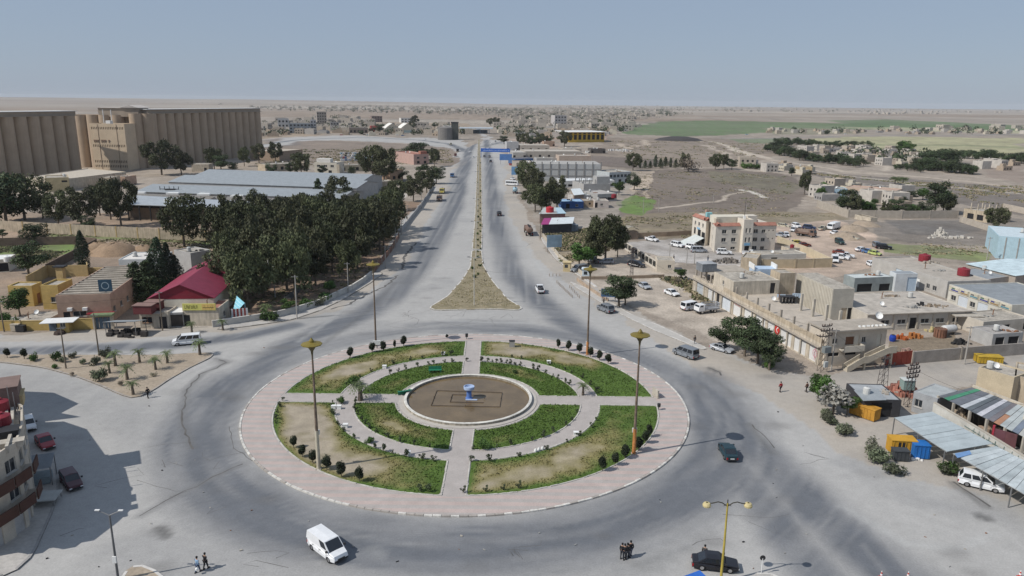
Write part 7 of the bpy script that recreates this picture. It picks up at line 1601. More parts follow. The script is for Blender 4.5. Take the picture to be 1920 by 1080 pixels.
# ---- shops along the right of the avenue
def shed2(label, F, z, mats, wallm, zb=0, cat='shop', open_=True, name='sheet_shop'):
    q = [V2(G(*p,z)) for p in F]; o = q[0]; t = thing(name,label,cat,(o.x,o.y,0)); q = [v-o for v in q]; k = len(mats)
    for i,m_ in enumerate(mats):
        a0,a1,b0,b1 = q[0].lerp(q[1],i/k), q[0].lerp(q[1],(i+1)/k), q[3].lerp(q[2],i/k), q[3].lerp(q[2],(i+1)/k); bb = MB(); bb.prism([a0,a1,b1,b0], z-.1, z+.03*(i%2)); obj('roof_sheet', bb, m_, t)
    c = (q[0]+q[1]+q[2]+q[3])/4; w = [v.lerp(c,.08) for v in q]; bb = MB(); bb.prism(w, 0, z-.12); obj('wall', bb, wallm, t); return t
MAG = P((.30,.035,.16),.6,.15); WSH = P((.60,.64,.65),.5,.12)
shed2('shop with magenta and white sheet roof on the right verge',[(1014,421),(1074,419),(1077,407),(1020,409)],3.6,[MAG,WSH,WSH,WSH],P((.06,.06,.065),.8,.3))
b = Bld('tin_fence_shop','dark grey corrugated tin shop below the magenta roof', rect((1030,437),(1084,435),0,d=5), 2.6, P((.20,.23,.26),.6,.3,streak=.05), P((.26,.28,.30),.7,.25), .05); b.op(0,'dark',.18,.1,3.5,2.0).row(0,'shutter',4,.1,1.6,2.0,.5,.92,P((.24,.28,.32),.6,.2)).done()
shed2('shop with pale blue and white roof sheets behind the magenta roof',[(1010,401),(1062,400),(1052,389),(1020,389)],3.8,[P((.42,.44,.43),.7,.2),P((.45,.47,.46),.7,.2),P((.38,.52,.60),.6,.2)],P((.26,.15,.14),.8,.2))
tank_roof(1031,398,3.8,1.5,2.2,P((.42,.03,.04),.5,.1),'bright red round tank on the shop roof by the avenue')
b = Bld('blue_shop','low bright blue shop with pale blue roof under the trees', rect((1052,391),(1094,391),0,d=9), 3.0, P((.04,.10,.27),.7,.2), P((.28,.42,.58),.6,.25), .1); b.op(0,'dark',.3,.1,1.6,2).op(0,'window',.7,.9,1.2,1).done()
b = Bld('field_house','small pink white house with one dark door by the field', rect((1115,390),(1141,390),0,d=8), 3.0, P((.50,.44,.40),.9,.15), ROOFC, .2); b.op(0,'dark',.08,.1,1.6,2.3).op(0,'window',.5,1.0,1.2,1.0).done()
b = Bld('field_annex','low brown annex left of the small pink house', rect((1093,388),(1114,388),0,d=7), 2.6, P((.32,.25,.18),.9,.2), ROOFC, .2); b.op(0,'dark',.6,1.0,.9,.9).done()
b = Bld('grey_yard_house','long grey flat-roofed house beside the small pink house', rect((1120,379),(1156,377),0,d=16), 3.4, GREYB, P((.38,.36,.34),.9,.2), .3); b.row(0,'dark',2,.8,4,1.2,.3,.7).done(); tank_roof(1151,371,3.5,1.2,1.8,REDT,'red tank on the long grey house by the field')
b = Bld('unfinished_house','unfinished grey house with bare columns behind the trees', rect((1094,364),(1144,363),0,d=18), 4.5, GREYB, P((.36,.355,.34),.9,.2), .6); b.done()
for i in range(5):
    for k in (0.15,.5,.85): bb = MB(); c = b.along(0,.05+.22*i,-18*k); boxpts(bb,c,b.edge(0)[1],.4,.4,4.5,7.0); b.part('column', bb, GREY)
bb = MB(); boxpts(bb, b.along(0,.78,-5), b.edge(0)[1], 7, 6, 4.5, 8.5); b.part('roof_room', bb, GREYB)
shed2('white tilted sheet roof among the grey houses',[(1076,366),(1096,364),(1088,353),(1070,354)],4.2,[WSH],P((.30,.24,.2),.9,.2)); b = Bld('truck_yard_store','low store with pale roof among parked vans behind the trees', rect((1078,379),(1108,377),0,d=6), 2.8, P((.44,.42,.40),.9,.2), WSH, .1).done()
b = Bld('long_white_store','long low store with white sheet roof behind the concrete frame wall', rect((1052,352),(1152,351),0,d=14), 3.6, P((.46,.46,.45),.9,.15), P((.66,.67,.67),.5,.1), .15); b.row(0,'dark',9,.6,2.4,1.2,.06,.94).done()
# big concrete frame wall
A_, B_ = V2(G(1000,340)), V2(G(1126,341)); hb = 10.2; fw = Bld('frame_building','large unfinished grey block building with a grid of concrete columns', [A_,B_,B_+Vector((-1,24)),A_+Vector((-1,24))], hb, P((.40,.405,.40),.9,.10), P((.36,.35,.33),.9,.2), .0).done()
a,uu,nn,LL = fw.edge(0)
for i in range(9): bb = MB(); boxpts(bb, fw.along(0,.0+.125*i,.12), uu, .65, .24, 0, hb+1.2); fw.part('column', bb, P((.22,.215,.21),.9,.15))
for z in (3.2,7.0): bb = MB(); boxpts(bb, fw.along(0,.5,.08), uu, LL, .16, z, z+.45); fw.part('beam', bb, P((.26,.255,.25),.9,.15))
b = Bld('flat_villa','two-storey pale villa with dark window band by the field edge', rect((1142,345),(1182,343),0,d=15), 6.2, P((.40,.43,.44),.9,.15), ROOFC, .4); b.row(0,'window',6,3.6,1.8,1.6,.08,.92,P((.25,.32,.36),.6,.1)).row(0,'dark',3,.4,2,2,.2,.8).done()
b = Bld('villa_annex','low pale annex left of the villa by the field', rect((1126,345),(1142,345),0,d=10), 3.8, P((.48,.48,.47),.9,.15), ROOFC, .3).done()
for px0,px1,py,d,h_,lb,m_,rm in [(968,1002,318,26,4,'low brown-roofed shop terrace beyond the willow by the avenue',P((.33,.29,.25),.9,.2),P((.30,.26,.22),.9,.2)),(985,1090,296,30,5,'wide flat grey store complex beyond the frame building',P((.40,.36,.31),.9,.15),P((.42,.38,.33),.9,.15)),(1048,1108,311,14,7,'brownish flat-roofed house with dark doorway behind the frame wall',P((.42,.34,.28),.9,.15),P((.44,.40,.35),.9,.15)),(1006,1052,309,12,4.5,'low grey house behind the frame wall',GREYB,ROOFC),(962,986,297,30,4.5,'grey pitched store at the verge below the blue gantry',P((.38,.36,.33),.9,.2),P((.42,.40,.37),.9,.2)),(975,1030,283,20,5,'long pale store under the dark trees',P((.46,.41,.35),.9,.15),P((.48,.44,.38),.9,.15)),(950,972,283,10,8,'two-storey grey house right of the gantry',P((.42,.42,.42),.9,.15),P((.5,.5,.5),.9,.1)),(1055,1090,290,18,5,'low shed with dark openings below the yellow hall',P((.38,.33,.28),.9,.2),P((.40,.36,.31),.9,.2)),(1108,1135,262+26,12,4,'ruined black-roofed shed in the earth lot',P((.10,.09,.085),.9,.3),P((.16,.15,.14),.9,.3)),(1020,1040,275,10,5,'brown-roofed hut among dark trees left of the yellow hall',P((.34,.24,.18),.9,.2),P((.34,.24,.18),.9,.2))]:
    b = Bld('flat_store' if d > 15 else 'flat_house', lb, rect((px0,py),(px1,py),0,d=d), h_, m_, rm, .4); k = max(2,int(b.edge(0)[3]/7)); b.row(0,'dark',k,.5,2.0,2.0,.1,.9).done()
for px,py,w,lb in [(1103,287,5,'white round-topped tent in the earth lot'),(1125,285,7,'white sheet heap in the earth lot'),(1150,283,9,'long pale sheeting on the earth lot'),(1170,284,8,'pale rubble line at the end of the earth lot')]:
    heap('pale_heap',lb,px,py,w,3,2.6,P((.58,.57,.55),.9,.15),int(px),0,24,1.4,'heap')
# yellow hall, gantry, vaulted tents, far blocks
A_, B_ = V2(G(1066,267)), V2(G(1133,266.5)); yh = Bld('yellow_hall','yellow hall with a row of tall dark openings and white roof', [A_,B_,B_+Vector((0,40)),A_+Vector((0,40))], 11.5, P((.52,.34,.045),.8,.12), P((.72,.72,.70),.6,.08), .0); yh.row(0,'dark',8,3.0,3.6,5.6,.06,.94).row(0,'dark',8,9.2,3.4,1.4,.06,.94).done()
bb = MB(); boxpts(bb, yh.along(0,.5,-19), yh.edge(0)[1], yh.edge(0)[3]+3, 44, 11.5, 12.0); yh.part('roof_slab', bb, P((.74,.74,.72),.6,.06))
A_, B_ = V2(G(902,295)), V2(G(956,296)); uu = (B_-A_).normalized(); W_ = (B_-A_).length; t = thing('road_gantry','long blue banner gantry spanning the right carriageway far up the avenue','gantry',(A_.x,A_.y,0)); bb = MB(); boxpts(bb, uu*(W_/2), uu, W_, .5, 4.6, 7.4); obj('banner', bb, P((.025,.11,.42),.6,.12), t)
for k in (0,1): bb = MB(); boxpts(bb, uu*(W_*k), uu, .5, .5, 0, 7.6); obj('pole', bb, P((.12,.2,.4),.6,.1), t)
gl = MB(); g = random.Random(31); q = .06
while q < .94:
    w_ = g.uniform(.015,.05); f = lambda s,z: (*(uu*(W_*s)+Vector((uu.y,-uu.x))*.27), z); gl.face([f(q,5.6),f(q+w_,5.6),f(q+w_,5.95),f(q,5.95)]); 
    if g.random() < .6: gl.face([f(q+w_*.6,5.95),f(q+w_*.75,5.95),f(q+w_*.75,6.8),f(q+w_*.6,6.8)])
    q += w_+g.uniform(.005,.03)
obj('lettering', gl, P((.40,.48,.66),.7,.1), t)
board(948,308,9,4.5,3.0,.1,P((.10,.22,.48),.6,.15),'blue shop hoarding below the gantry on the right verge'); board(968,334,6,5,2.0,.1,P((.16,.32,.52),.6,.15),'pale blue hoarding beside the willow on the right verge'); b = Bld('blue_roof_shop','low shop with blue edge roof right of the pale blue hoarding', rect((966,308),(1000,307),0,d=12), 4.0, P((.06,.12,.25),.8,.2), P((.16,.15,.15),.9,.2), .1).done()
t = thing('forecourt_canopy','blue edged petrol station canopy at the far end of the avenue','canopy',(*G(862,250),0)); bb = MB(); bb.box(0,48,-9,9,7,8.6); obj('roof', bb, P((.50,.56,.60),.6,.1), t)
for i in range(4): bb = MB(); bb.box(3+13*i,4+13*i,-.6,.6,0,7); obj('column', bb, P((.30,.38,.46),.6,.1), t)
bb = MB(); bb.box(6,40,4,14,0,5); obj('kiosk', bb, P((.12,.16,.2),.6,.2), t)
def vault(px0, px1, py, d, e, r, label):
    a, b2 = V2(G(px0,py)), V2(G(px1,py)); t = thing('vaulted_hall',label,'hall',(a.x,a.y,0)); W_ = (b2-a).length; uu = (b2-a).normalized(); n_ = 12; bb = MB(); prof = [(W_*i/n_, e+(r-e)*(1-abs(2*i/n_-1)**1.35)) for i in range(n_+1)]; nn = Vector((-uu.y,uu.x))
    F = [Vector((*(uu*x),z)) for x,z in prof]; K = [v+Vector((*(nn*d),0)) for v in F]
    for i in range(n_): bb.face([F[i],F[i+1],K[i+1],K[i]])
    obj('roof', bb, P((.70,.68,.63),.7,.08), t, smooth=True); w = MB(); w.face([Vector((0,0,0)),Vector((*(uu*W_),0))]+[v-Vector((0,0,.2)) for v in F[::-1]]); w.face([Vector((0,0,0)),F[0],K[0],Vector((*(nn*d),0))][::-1]); w.face([Vector((*(uu*W_),0)),Vector((*(uu*W_+nn*d),0)),K[-1],F[-1]]); obj('wall', w, P((.42,.38,.31),.9,.12), t)
    g_ = MB(); boxpts(g_, uu*W_*.5+nn*-.4, uu, W_*.6, .5, 0, 3.5); obj('shop_front', g_, P((.25,.33,.34),.7,.2), t)
vault(721,751,249,45,5,13,'left of two cream vaulted halls near the far road'); vault(750,778,249,45,5,13,'right of two cream vaulted halls near the far road')
for px0,px1,py,d,h_,k,nr,lb,m_ in [(522,542,247,22,18,3,3,'pale grey apartment block among the far houses at left',P((.40,.40,.40),.9,.12)),(543,584,250,24,13,6,3,'long grey block with dark window bands beside the pale block',P((.22,.24,.26),.9,.15)),(583,594,249,20,17,2,4,'narrow grey block at the right of the banded block',P((.36,.36,.37),.9,.12)),(595,613,236,22,24,4,5,'tall unfinished concrete frame among the far houses',P((.30,.27,.24),.9,.15)),(620,636,245,18,12,3,3,'small dark grey block right of the far group',P((.28,.27,.26),.9,.15)),(697,717,229,20,12,4,3,'dark two-storey block behind the vaulted halls',P((.22,.17,.15),.9,.15)),(752,776,230,18,9,4,2,'white low block behind the vaulted halls',P((.62,.61,.58),.9,.1)),(1040,1062,240,20,22,4,4,'tall pale block among the far town right of the avenue',P((.42,.40,.39),.9,.12)),(695,712,247,14,8,3,1,'red shop beside the dark tree near the vaulted halls',P((.36,.08,.07),.8,.15)),(835,850,244,20,6,3,1,'low white store left of the petrol canopy',P((.58,.57,.54),.9,.1)),(655,690,250,20,7,5,1,'dark brown long store by the far road',P((.20,.165,.14),.9,.15))]:
    b = Bld('far_block', lb, rect((px0,py),(px1,py),0,d=d), h_, m_, P((.42,.40,.37),.9,.15), .5)
    for r_ in range(nr): b.row(0,'dark',k,1.2+r_*(h_/nr),b.edge(0)[3]/k*.5,h_/nr*.45,.5/k,1-.5/k)
    b.done()
x,y = G(835,262); t = thing('round_silo','dark round storage tank beside the far road bend','tank',(x,y,0)); bb = MB(); bb.lathe([(9,0),(9,14),(2,16)],20); obj('shell', bb, P((.17,.16,.15),.8,.2), t); bb = MB(); bb.disc(2,16,12); obj('cap', bb, DARK, t)
x,y = G(853,262); t = thing('dark_tower','dark slab tower at the far road bend','tower',(x,y,0)); bb = MB(); bb.box(-4,4,-4,4,0,20); obj('shaft', bb, P((.06,.065,.06),.8,.2), t); bb = MB(); bb.box(-4.4,4.4,-4.4,4.4,20,21); obj('cap', bb, DARK, t)
bb = MB(); g = random.Random(4)
x,y = G(1272,263); bb.lathe([(0.1,5.0),(10,4.7),(24,2.5),(31,0)],30); bb.v = [(vx,vy*.8,vz) for vx,vy,vz in bb.v]; tag(obj('reed_roof', bb, P((.055,.05,.05),.9,.2), None,(x,y,0)),'low dark spreading roof alone in the middle of the open land','shelter')
# ---- posts, masts, lamps, pylons
MASTM = M('mast paint', (.16,.12,.09), .7, .35, 1.2, .3, 4); MASTT = M('mast foot', (.48,.44,.34), .8, .2); GOLD = P((.18,.14,.03),.5,.2); ORNG = M('orange rust',(.42,.18,.06),.85,.3,1.5,.3,5)
def mast(px, py, h, lab, foot, fm):
    x,y = G(px,py); t = thing('lamp_mast', lab, 'lamp mast', (x,y,.12)); b = MB(); b.tube([(0,0,0),(0,0,foot)],[.26,.22],10); obj('foot', b, fm, t); b = MB(); b.tube([(0,0,foot),(0,0,h-1.6)],[.19,.10],10); obj('pole', b, MASTM, t); b = MB(); b.box(-.34,.34,-.34,.34,-.15,.12); obj('base', b, CONC, t)
    b = MB(); b.lathe([(.10,h-1.9),(.17,h-1.3),(.45,h-.85),(1.05,h-.53)],12); obj('head_cone', b, P((.12,.10,.05),.6,.2), t); n_ = 10
    for i in range(n_):
        a = 2*PI*i/n_; c,s = math.cos(a), math.sin(a); b = MB(); r0,r1,w = .25,1.2,.39; p = lambda r,q,z: (r*c-q*s, r*s+q*c, z); b.face([p(r0,-.08,h-.16),p(r1,-w,h-.40),p(r1,w,h-.40),p(r0,.08,h-.16)]); b.face([p(r0,-.08,h-.24),p(r0,.08,h-.24),p(r1,w,h-.50),p(r1,-w,h-.50)]); b.face([p(r1,-w,h-.40),p(r1,-w,h-.50),p(r1,w,h-.50),p(r1,w,h-.40)]); obj('lamp_petal', b, GOLD, t)
    b = MB(); b.lathe([(.3,h-.2),(.3,h-.02),(.06,h+.35)],10); obj('finial', b, GOLD, t); b = MB(); b.box(-.3,.3,.17,.35,foot-.6,foot+.0); obj('junction_box', b, WHITE, t); return t
mast(598,881,16.9,'lamp mast with cream foot in the lower left lawn',5.2,MASTT); mast(1188,853,16.9,'lamp mast with orange rusty foot in the lower right lawn',3.6,ORNG); mast(705,650,16.2,'lamp mast among the upper left row of clipped bushes',1.0,MASTM); mast(1101,667,16.6,'lamp mast with reddish foot in the upper right row of bushes',2.6,ORNG)
board(707,655,1.3,.8,.9,.1,WHITE,'small white notice board at the upper left mast',1)
for i,(px,py,h) in enumerate([(889,573,11),(892.5,486,11),(894.5,430,11),(896,392,11),(896.6,364,11),(897.1,343,11),(897.5,327,11),(897.8,314,11),(898,304,11),(898.2,296,11),(898.4,289,11)]):
    x,y = G(px,py); t = thing('median_lamp', ['lamp post at the tip of the median island','second lamp post up the median','third lamp post up the median'][i] if i < 3 else 'slim white lamp post far up the avenue median','lamp post',(x,y,.1),0,'lamp posts along the median'); b = MB(); b.tube([(0,0,0),(0,0,h)],[.11,.06],7); obj('pole', b, P((.52,.50,.46),.7,.2), t); b = MB(); b.tube([(-1.0,0,h+.15),(0,0,h-.1),(1.0,0,h+.15)],.05,5); obj('arm', b, P((.4,.4,.4),.7,.1), t)
    for s in (-1,1): b = MB(); b.box(s*1.2-.3,s*1.2+.3,-.12,.12,h+.1,h+.25); obj('lamp_head', b, STEEL, t)
x,y = G(222,1088); t = thing('street_lamp','grey lamp post with two pale upswept arms at lower left','lamp post',(x,y,.1)); h = 6.9; b = MB(); b.tube([(0,0,0),(0,0,h)],[.13,.08],8); obj('pole', b, P((.13,.13,.13),.7,.3), t)
for s in (-1,1): b = MB(); b.tube([(0,0,h-.02),(s*.55,0,h+.25),(s*1.1,0,h+.48)],[.06,.05,.05],6); obj('arm', b, STEEL, t); b = MB(); b.box(s*1.1-.22,s*1.1+.22,-.09,.09,h+.47,h+.55); obj('lamp_head', b, WHITE, t)
b = MB(); b.box(-.2,.16,-.22,-.1,1.9,2.6); obj('junction_box', b, WHITE, t)
YP = P((.40,.31,.06),.7,.3); x,y = G(1351,1092); h = HT(1351,1092,1364,945); t = thing('street_lamp','yellow street lamp with two curled arms and bowl shades at lower right','lamp post',(x,y,.1)); b = MB(); b.tube([(0,0,0),(.03,0,h*.5),(.0,0,h)],[.14,.11,.08],8); obj('pole', b, YP, t)
for s in (-1,1):
    b = MB(); b.tube([(0,0,h-.35),(s*.5,0,h+.02),(s*.9,0,h+.12),(s*1.4,0,h-.02),(s*1.85,0,h-.05)],.05,6); obj('arm', b, P((.05,.045,.03),.6,.2), t); b = MB(); b.tube([(0,0,h-.02),(s*.35,0,h-.32)],.03,5); obj('brace', b, DARK, t)
    b = MB(); b.lathe([(.10,.30),(.30,.24),(.40,.06),(.38,-.10)],14,(s*1.95,0,h-.25)); b.disc(.38,-.10+h-.25,14,(s*1.95,0)); obj('lamp_shade', b, P((.50,.42,.22),.6,.15), t)
b = MB(); b.tube([(0,0,h-.3),(0,0,h+.35)],.05,6); obj('finial', b, DARK, t)
for px,py,h,lb in [(124,692,7.6,'rusty thin lamp post at the front of the soil island'),(186,668,8.0,'rusty thin lamp post at the back of the soil island'),(305,620,8.2,'wooden power pole in front of the corner shop'),(8,622,6.5,'dark power pole at the far left street'),(557,598,9.5,'pale concrete pole on the park pavement'),(653,549,7.5,'dark pole at the park wall'),(723,503,6.5,'pale pole where the park wall ends'),(742,464,7,'grey pole beside the avenue fence wall'),(753,440,8,'tall grey pole beside the avenue trees'),(764,419,7,'grey pole further up the left verge'),(790,391,7,'small pole on the left verge beyond the trees'),(1255,494,6,'dark power pole behind the gatehouse'),(1558,694,7.6,'white-based concrete pole beside the stair house'),(1808,683,7.2,'pale concrete pole by the yard wall'),(1195,640,.0,''),(1850,487,7,'dark pole left of the blue factory'),(1397,418,7,'dark pole in the dry field behind the cream building'),(1235,398,6,'thin pole at the field edge'),(1206,400,6,'thin pole in the green patch'),(1013,447,11,'rusty double pole by the brown tanker'),(1337,382,4,'short pole in the ploughed field'),(1480,456,7,'thin pole by the lot wall'),(1864,452,5,'short pole in the dark field'),(1287,497,5,'grey pole behind the shop block shed'),(1302,495,4,'thin grey pole in the compound')]:
    if not h: continue
    x,y = G(px,py); t = thing('utility_pole',lb,'pole',(x,y,0)); b = MB(); b.tube([(0,0,0),(random.uniform(-.15,.15),0,h)],[.14,.09],7); obj('pole', b, P((.17,.14,.11),.9,.3) if px < 500 or px in (1013,) else P((.36,.34,.31),.9,.25), t); b = MB(); b.box(-.7,.7,-.05,.05,h-.4,h-.28); obj('crossarm', b, STEEL, t)
def pylon(px, py, h, w, label, arms, tr=False):
    x,y = G(px,py); t = thing('lattice_pylon',label,'pylon',(x,y,0),.35); m_ = P((.10,.085,.08),.8,.25)
    for sx in (-1,1):
        for sy in (-1,1): b = MB(); b.tube([(sx*w,sy*w*.6,0),(sx*w*.55,sy*w*.35,h)],.055,4); obj('leg', b, m_, t)
    b = MB(); k = int(h/1.0)
    for i in range(k):
        z0,z1 = h*i/k, h*(i+1)/k; f0,f1 = 1-.45*i/k, 1-.45*(i+1)/k
        for sy in (-1,1): b.tube([(-w*f0,sy*w*.6*f0,z0),(w*f1,sy*w*.6*f1,z1)],.03,3,cap=False); b.tube([(-w*f1,sy*w*.6*f1,z1),(w*f1,sy*w*.6*f1,z1)],.03,3,cap=False)
    obj('bracing', b, m_, t)
    for z,l in arms:
        b = MB(); b.box(-l,l,-.07,.07,z-.07,z+.07); obj('crossarm', b, m_, t)
        for s in (-1,-.5,.5,1): b = MB(); b.lathe([(.05,0),(.14,.08),(.06,.16),(.14,.24),(.05,.36)],7,(s*l,0,z+.07)); obj('insulator', b, P((.09,.06,.05),.4,.2), t)
    if tr: b = MB(); b.box(-.7,.7,-.9,-.1,3.6,4.7); obj('transformer', b, P((.20,.22,.22),.6,.2), t); b = MB(); b.box(-.35,.35,-.9,-.5,1.0,2.0); obj('meter_box', b, P((.40,.42,.42),.6,.15), t)
    return t
pylon(1652,737,6.2,.75,'lattice pylon with one long crossarm left of the pink rubble',[(4.6,2.0),(5.8,.9)]); pylon(1703,760,6.6,.6,'bushy lattice pylon beside the pink rubble',[(4.6,1.1),(5.3,1.3),(6.0,1.1),(6.6,.8)]); pylon(1541,696,8.4,.7,'lattice pylon with transformer at the corner of the shops',[(6.4,1.3),(7.4,1.2),(8.2,1.0)],True); pylon(1184,518,7.5,.4,'slender lattice pylon behind the dirt lot',[(6.4,1.2),(7.2,1.0)])
def wire(a, b, sag, label, r=.018):
    a,b = Vector(a), Vector(b); pts = [a.lerp(b,i/12)-Vector((0,0,sag*(1-(2*i/12-1)**2))) for i in range(13)]; tag(obj('power_line', MB().tube(pts,r,3,cap=False), BLACK), label, 'wire')
P_ = lambda px,py,z: (*G(px,py),z)
wire(P_(305,620,7.9),P_(8,622,6.3),1.2,'overhead wire between the corner shop pole and the far left pole'); wire(P_(305,620,7.6),P_(557,598,9.2),1.6,'overhead wire from the corner shop pole to the park pole'); wire(P_(557,598,9.2),P_(653,549,7.3),1,'overhead wire along the park wall'); wire(P_(653,549,7.3),P_(742,464,6.8),1.4,'overhead wire above the avenue pavement')
wire(P_(1541,696,8.2),P_(1652,737,5.8),.8,'overhead wire from the shop pylon to the left pylon'); wire(P_(1652,737,5.8),P_(1703,760,6.2),.3,'short wire between the two pylons'); wire(P_(1541,696,7.6),P_(1184,518,7.2),2.2,'long wire from the shop pylon to the dirt lot pylon'); wire(P_(1703,760,6.0),P_(1960,850,6.5),1.2,'wire running right from the bushy pylon')
x,y = G(516,558); t = thing('ferris_sign','round white wheel sign on a tall pole in the park','sign',(x,y,0)); b = MB(); b.tube([(0,0,0),(0,0,7.4)],.12,6); obj('pole', b, P((.4,.4,.4),.7,.1), t); b = MB()
b.tube([(1.15*math.cos(2*PI*q/18),0,8.5+1.15*math.sin(2*PI*q/18)) for q in range(19)],.07,4,cap=False); b.tube([(.75*math.cos(2*PI*q/18),0,8.5+.75*math.sin(2*PI*q/18)) for q in range(19)],.05,4,cap=False)
obj('ring', b, WHITE, t); b = MB()
for q in (-.35,0,.35): b.box(q-.07,q+.07,-.05,.05,7.9,9.1)
obj('bars', b, WHITE, t)
# bollards, cones, small signs
for i in range(26):
    px,py = [(1044+ i*2.4, 531+i*2.3) if i < 13 else (1030+(i-13)*6.5, 518-(i-13)*.0) if i < 17 else (1068+(i-17)*3, 540+(i-17)*3.2)][0]
    if i >= 17 and i < 99 and i > 23: continue
    x,y = G(px,py); tag(obj('bollard', MB().lathe([(.09,0),(.09,.75),(.02,.8)],7), P((.34,.28,.23),.9,.2), None,(x,y,0)),'thin brown bollard in the line beside the right carriageway','bollard','bollards beside the right carriageway')
RW = P((.48,.05,.03),.6,.1)
for px,py,lb in [(1652,1083,'red and white traffic cone at the bottom edge, left one'),(1702,1084,'red and white traffic cone at the bottom edge, middle one'),(1912,1082,'red and white traffic cone at the lower right corner')]:
    x,y = G(px,py); t = thing('traffic_cone',lb,'cone',(x,y,0)); b = MB(); b.box(-.22,.22,-.22,.22,0,.05); b.lathe([(.17,.05),(.12,.28)],10); b.lathe([(.085,.45),(.05,.62)],10); obj('body', b, RW, t); b = MB(); b.lathe([(.121,.28),(.086,.45)],10); b.lathe([(.05,.62),(.03,.75)],10); b.disc(.03,.75,10); obj('band', b, WHITE, t)
x,y = G(1427,1077); t = thing('road_sign','small round road sign on a white post at the bottom edge','sign',(x,y,.1)); b = MB(); b.tube([(0,0,0),(0,0,1.7)],.04,6); obj('post', b, WHITE, t); b = MB(); b.lathe([(.28,-.02),(.28,.02)],14); b.disc(.28,.02,14); b.disc(.28,-.02,14); b.xf(Matrix.Translation((0,0,1.75))@Matrix.Rotation(PI/2,4,'X')); obj('disc', b, DARK, t)
cz = 2.5; p_ = [V2(G(*q,cz)) for q in [(1268,1085),(1312,1069),(1345,1100),(1290,1125)]]; t = thing('blue_canopy','bright blue canopy sheet at the bottom edge beside the black saloon','canopy',(p_[0].x,p_[0].y,0)); b = MB(); b.prism([q-p_[0] for q in p_], cz-.06, cz); obj('sheet', b, P((.03,.13,.48),.6,.12), t)
for q in p_: b = MB(); v = (q-p_[0])*.96; b.box(v.x-.04,v.x+.04,v.y-.04,v.y+.04,0,cz-.07); obj('post', b, STEEL, t)
# ------------------------------------------------------------------ trees
g = random.Random(77)
def tr(key, bx, by, ty, label, group=None, wide=1.0, name=None): return tree(key, bx, by, max(1.2, HT(bx,by,bx,ty)), label, group, wide=wide, name=name)
gp = world_poly([(405,565),(430,588),(500,573),(560,562),(640,534),(688,506),(732,456),(748,436),(715,424),(640,422),(560,428),(470,438),(415,458)])
placed = []
for k in range(4000):                                    # the grove: trees a few metres apart
    x, y = RNG.uniform(gp[:,0].min(), gp[:,0].max()), RNG.uniform(gp[:,1].min(), gp[:,1].max())
    if not pip(gp, np.array([x]), np.array([y]))[0] or any((x-a)**2+(y-b)**2 < 56 for a, b in placed): continue
    placed.append((x,y))
    if len(placed) >= 135: break
for x, y in placed:
    near = y < 185; edge_ = x > -58-(y-150)*.03
    tree('euc%d'%g.randrange(5), 0, 0, g.uniform(7,10.5) if near and x < -70 else g.uniform(10.5,15.5), 'tall dark eucalyptus %s of the dense grove left of the avenue' % ('at the avenue edge' if edge_ else 'at the park front' if near else 'deep in the middle' if y < 250 else 'at the back'),
         'eucalyptus trees %s of the grove' % ('at the avenue edge' if edge_ else 'at the park front' if near else 'in the middle' if y < 250 else 'at the back'), base=(x,y), wide=g.uniform(.85,1.15))
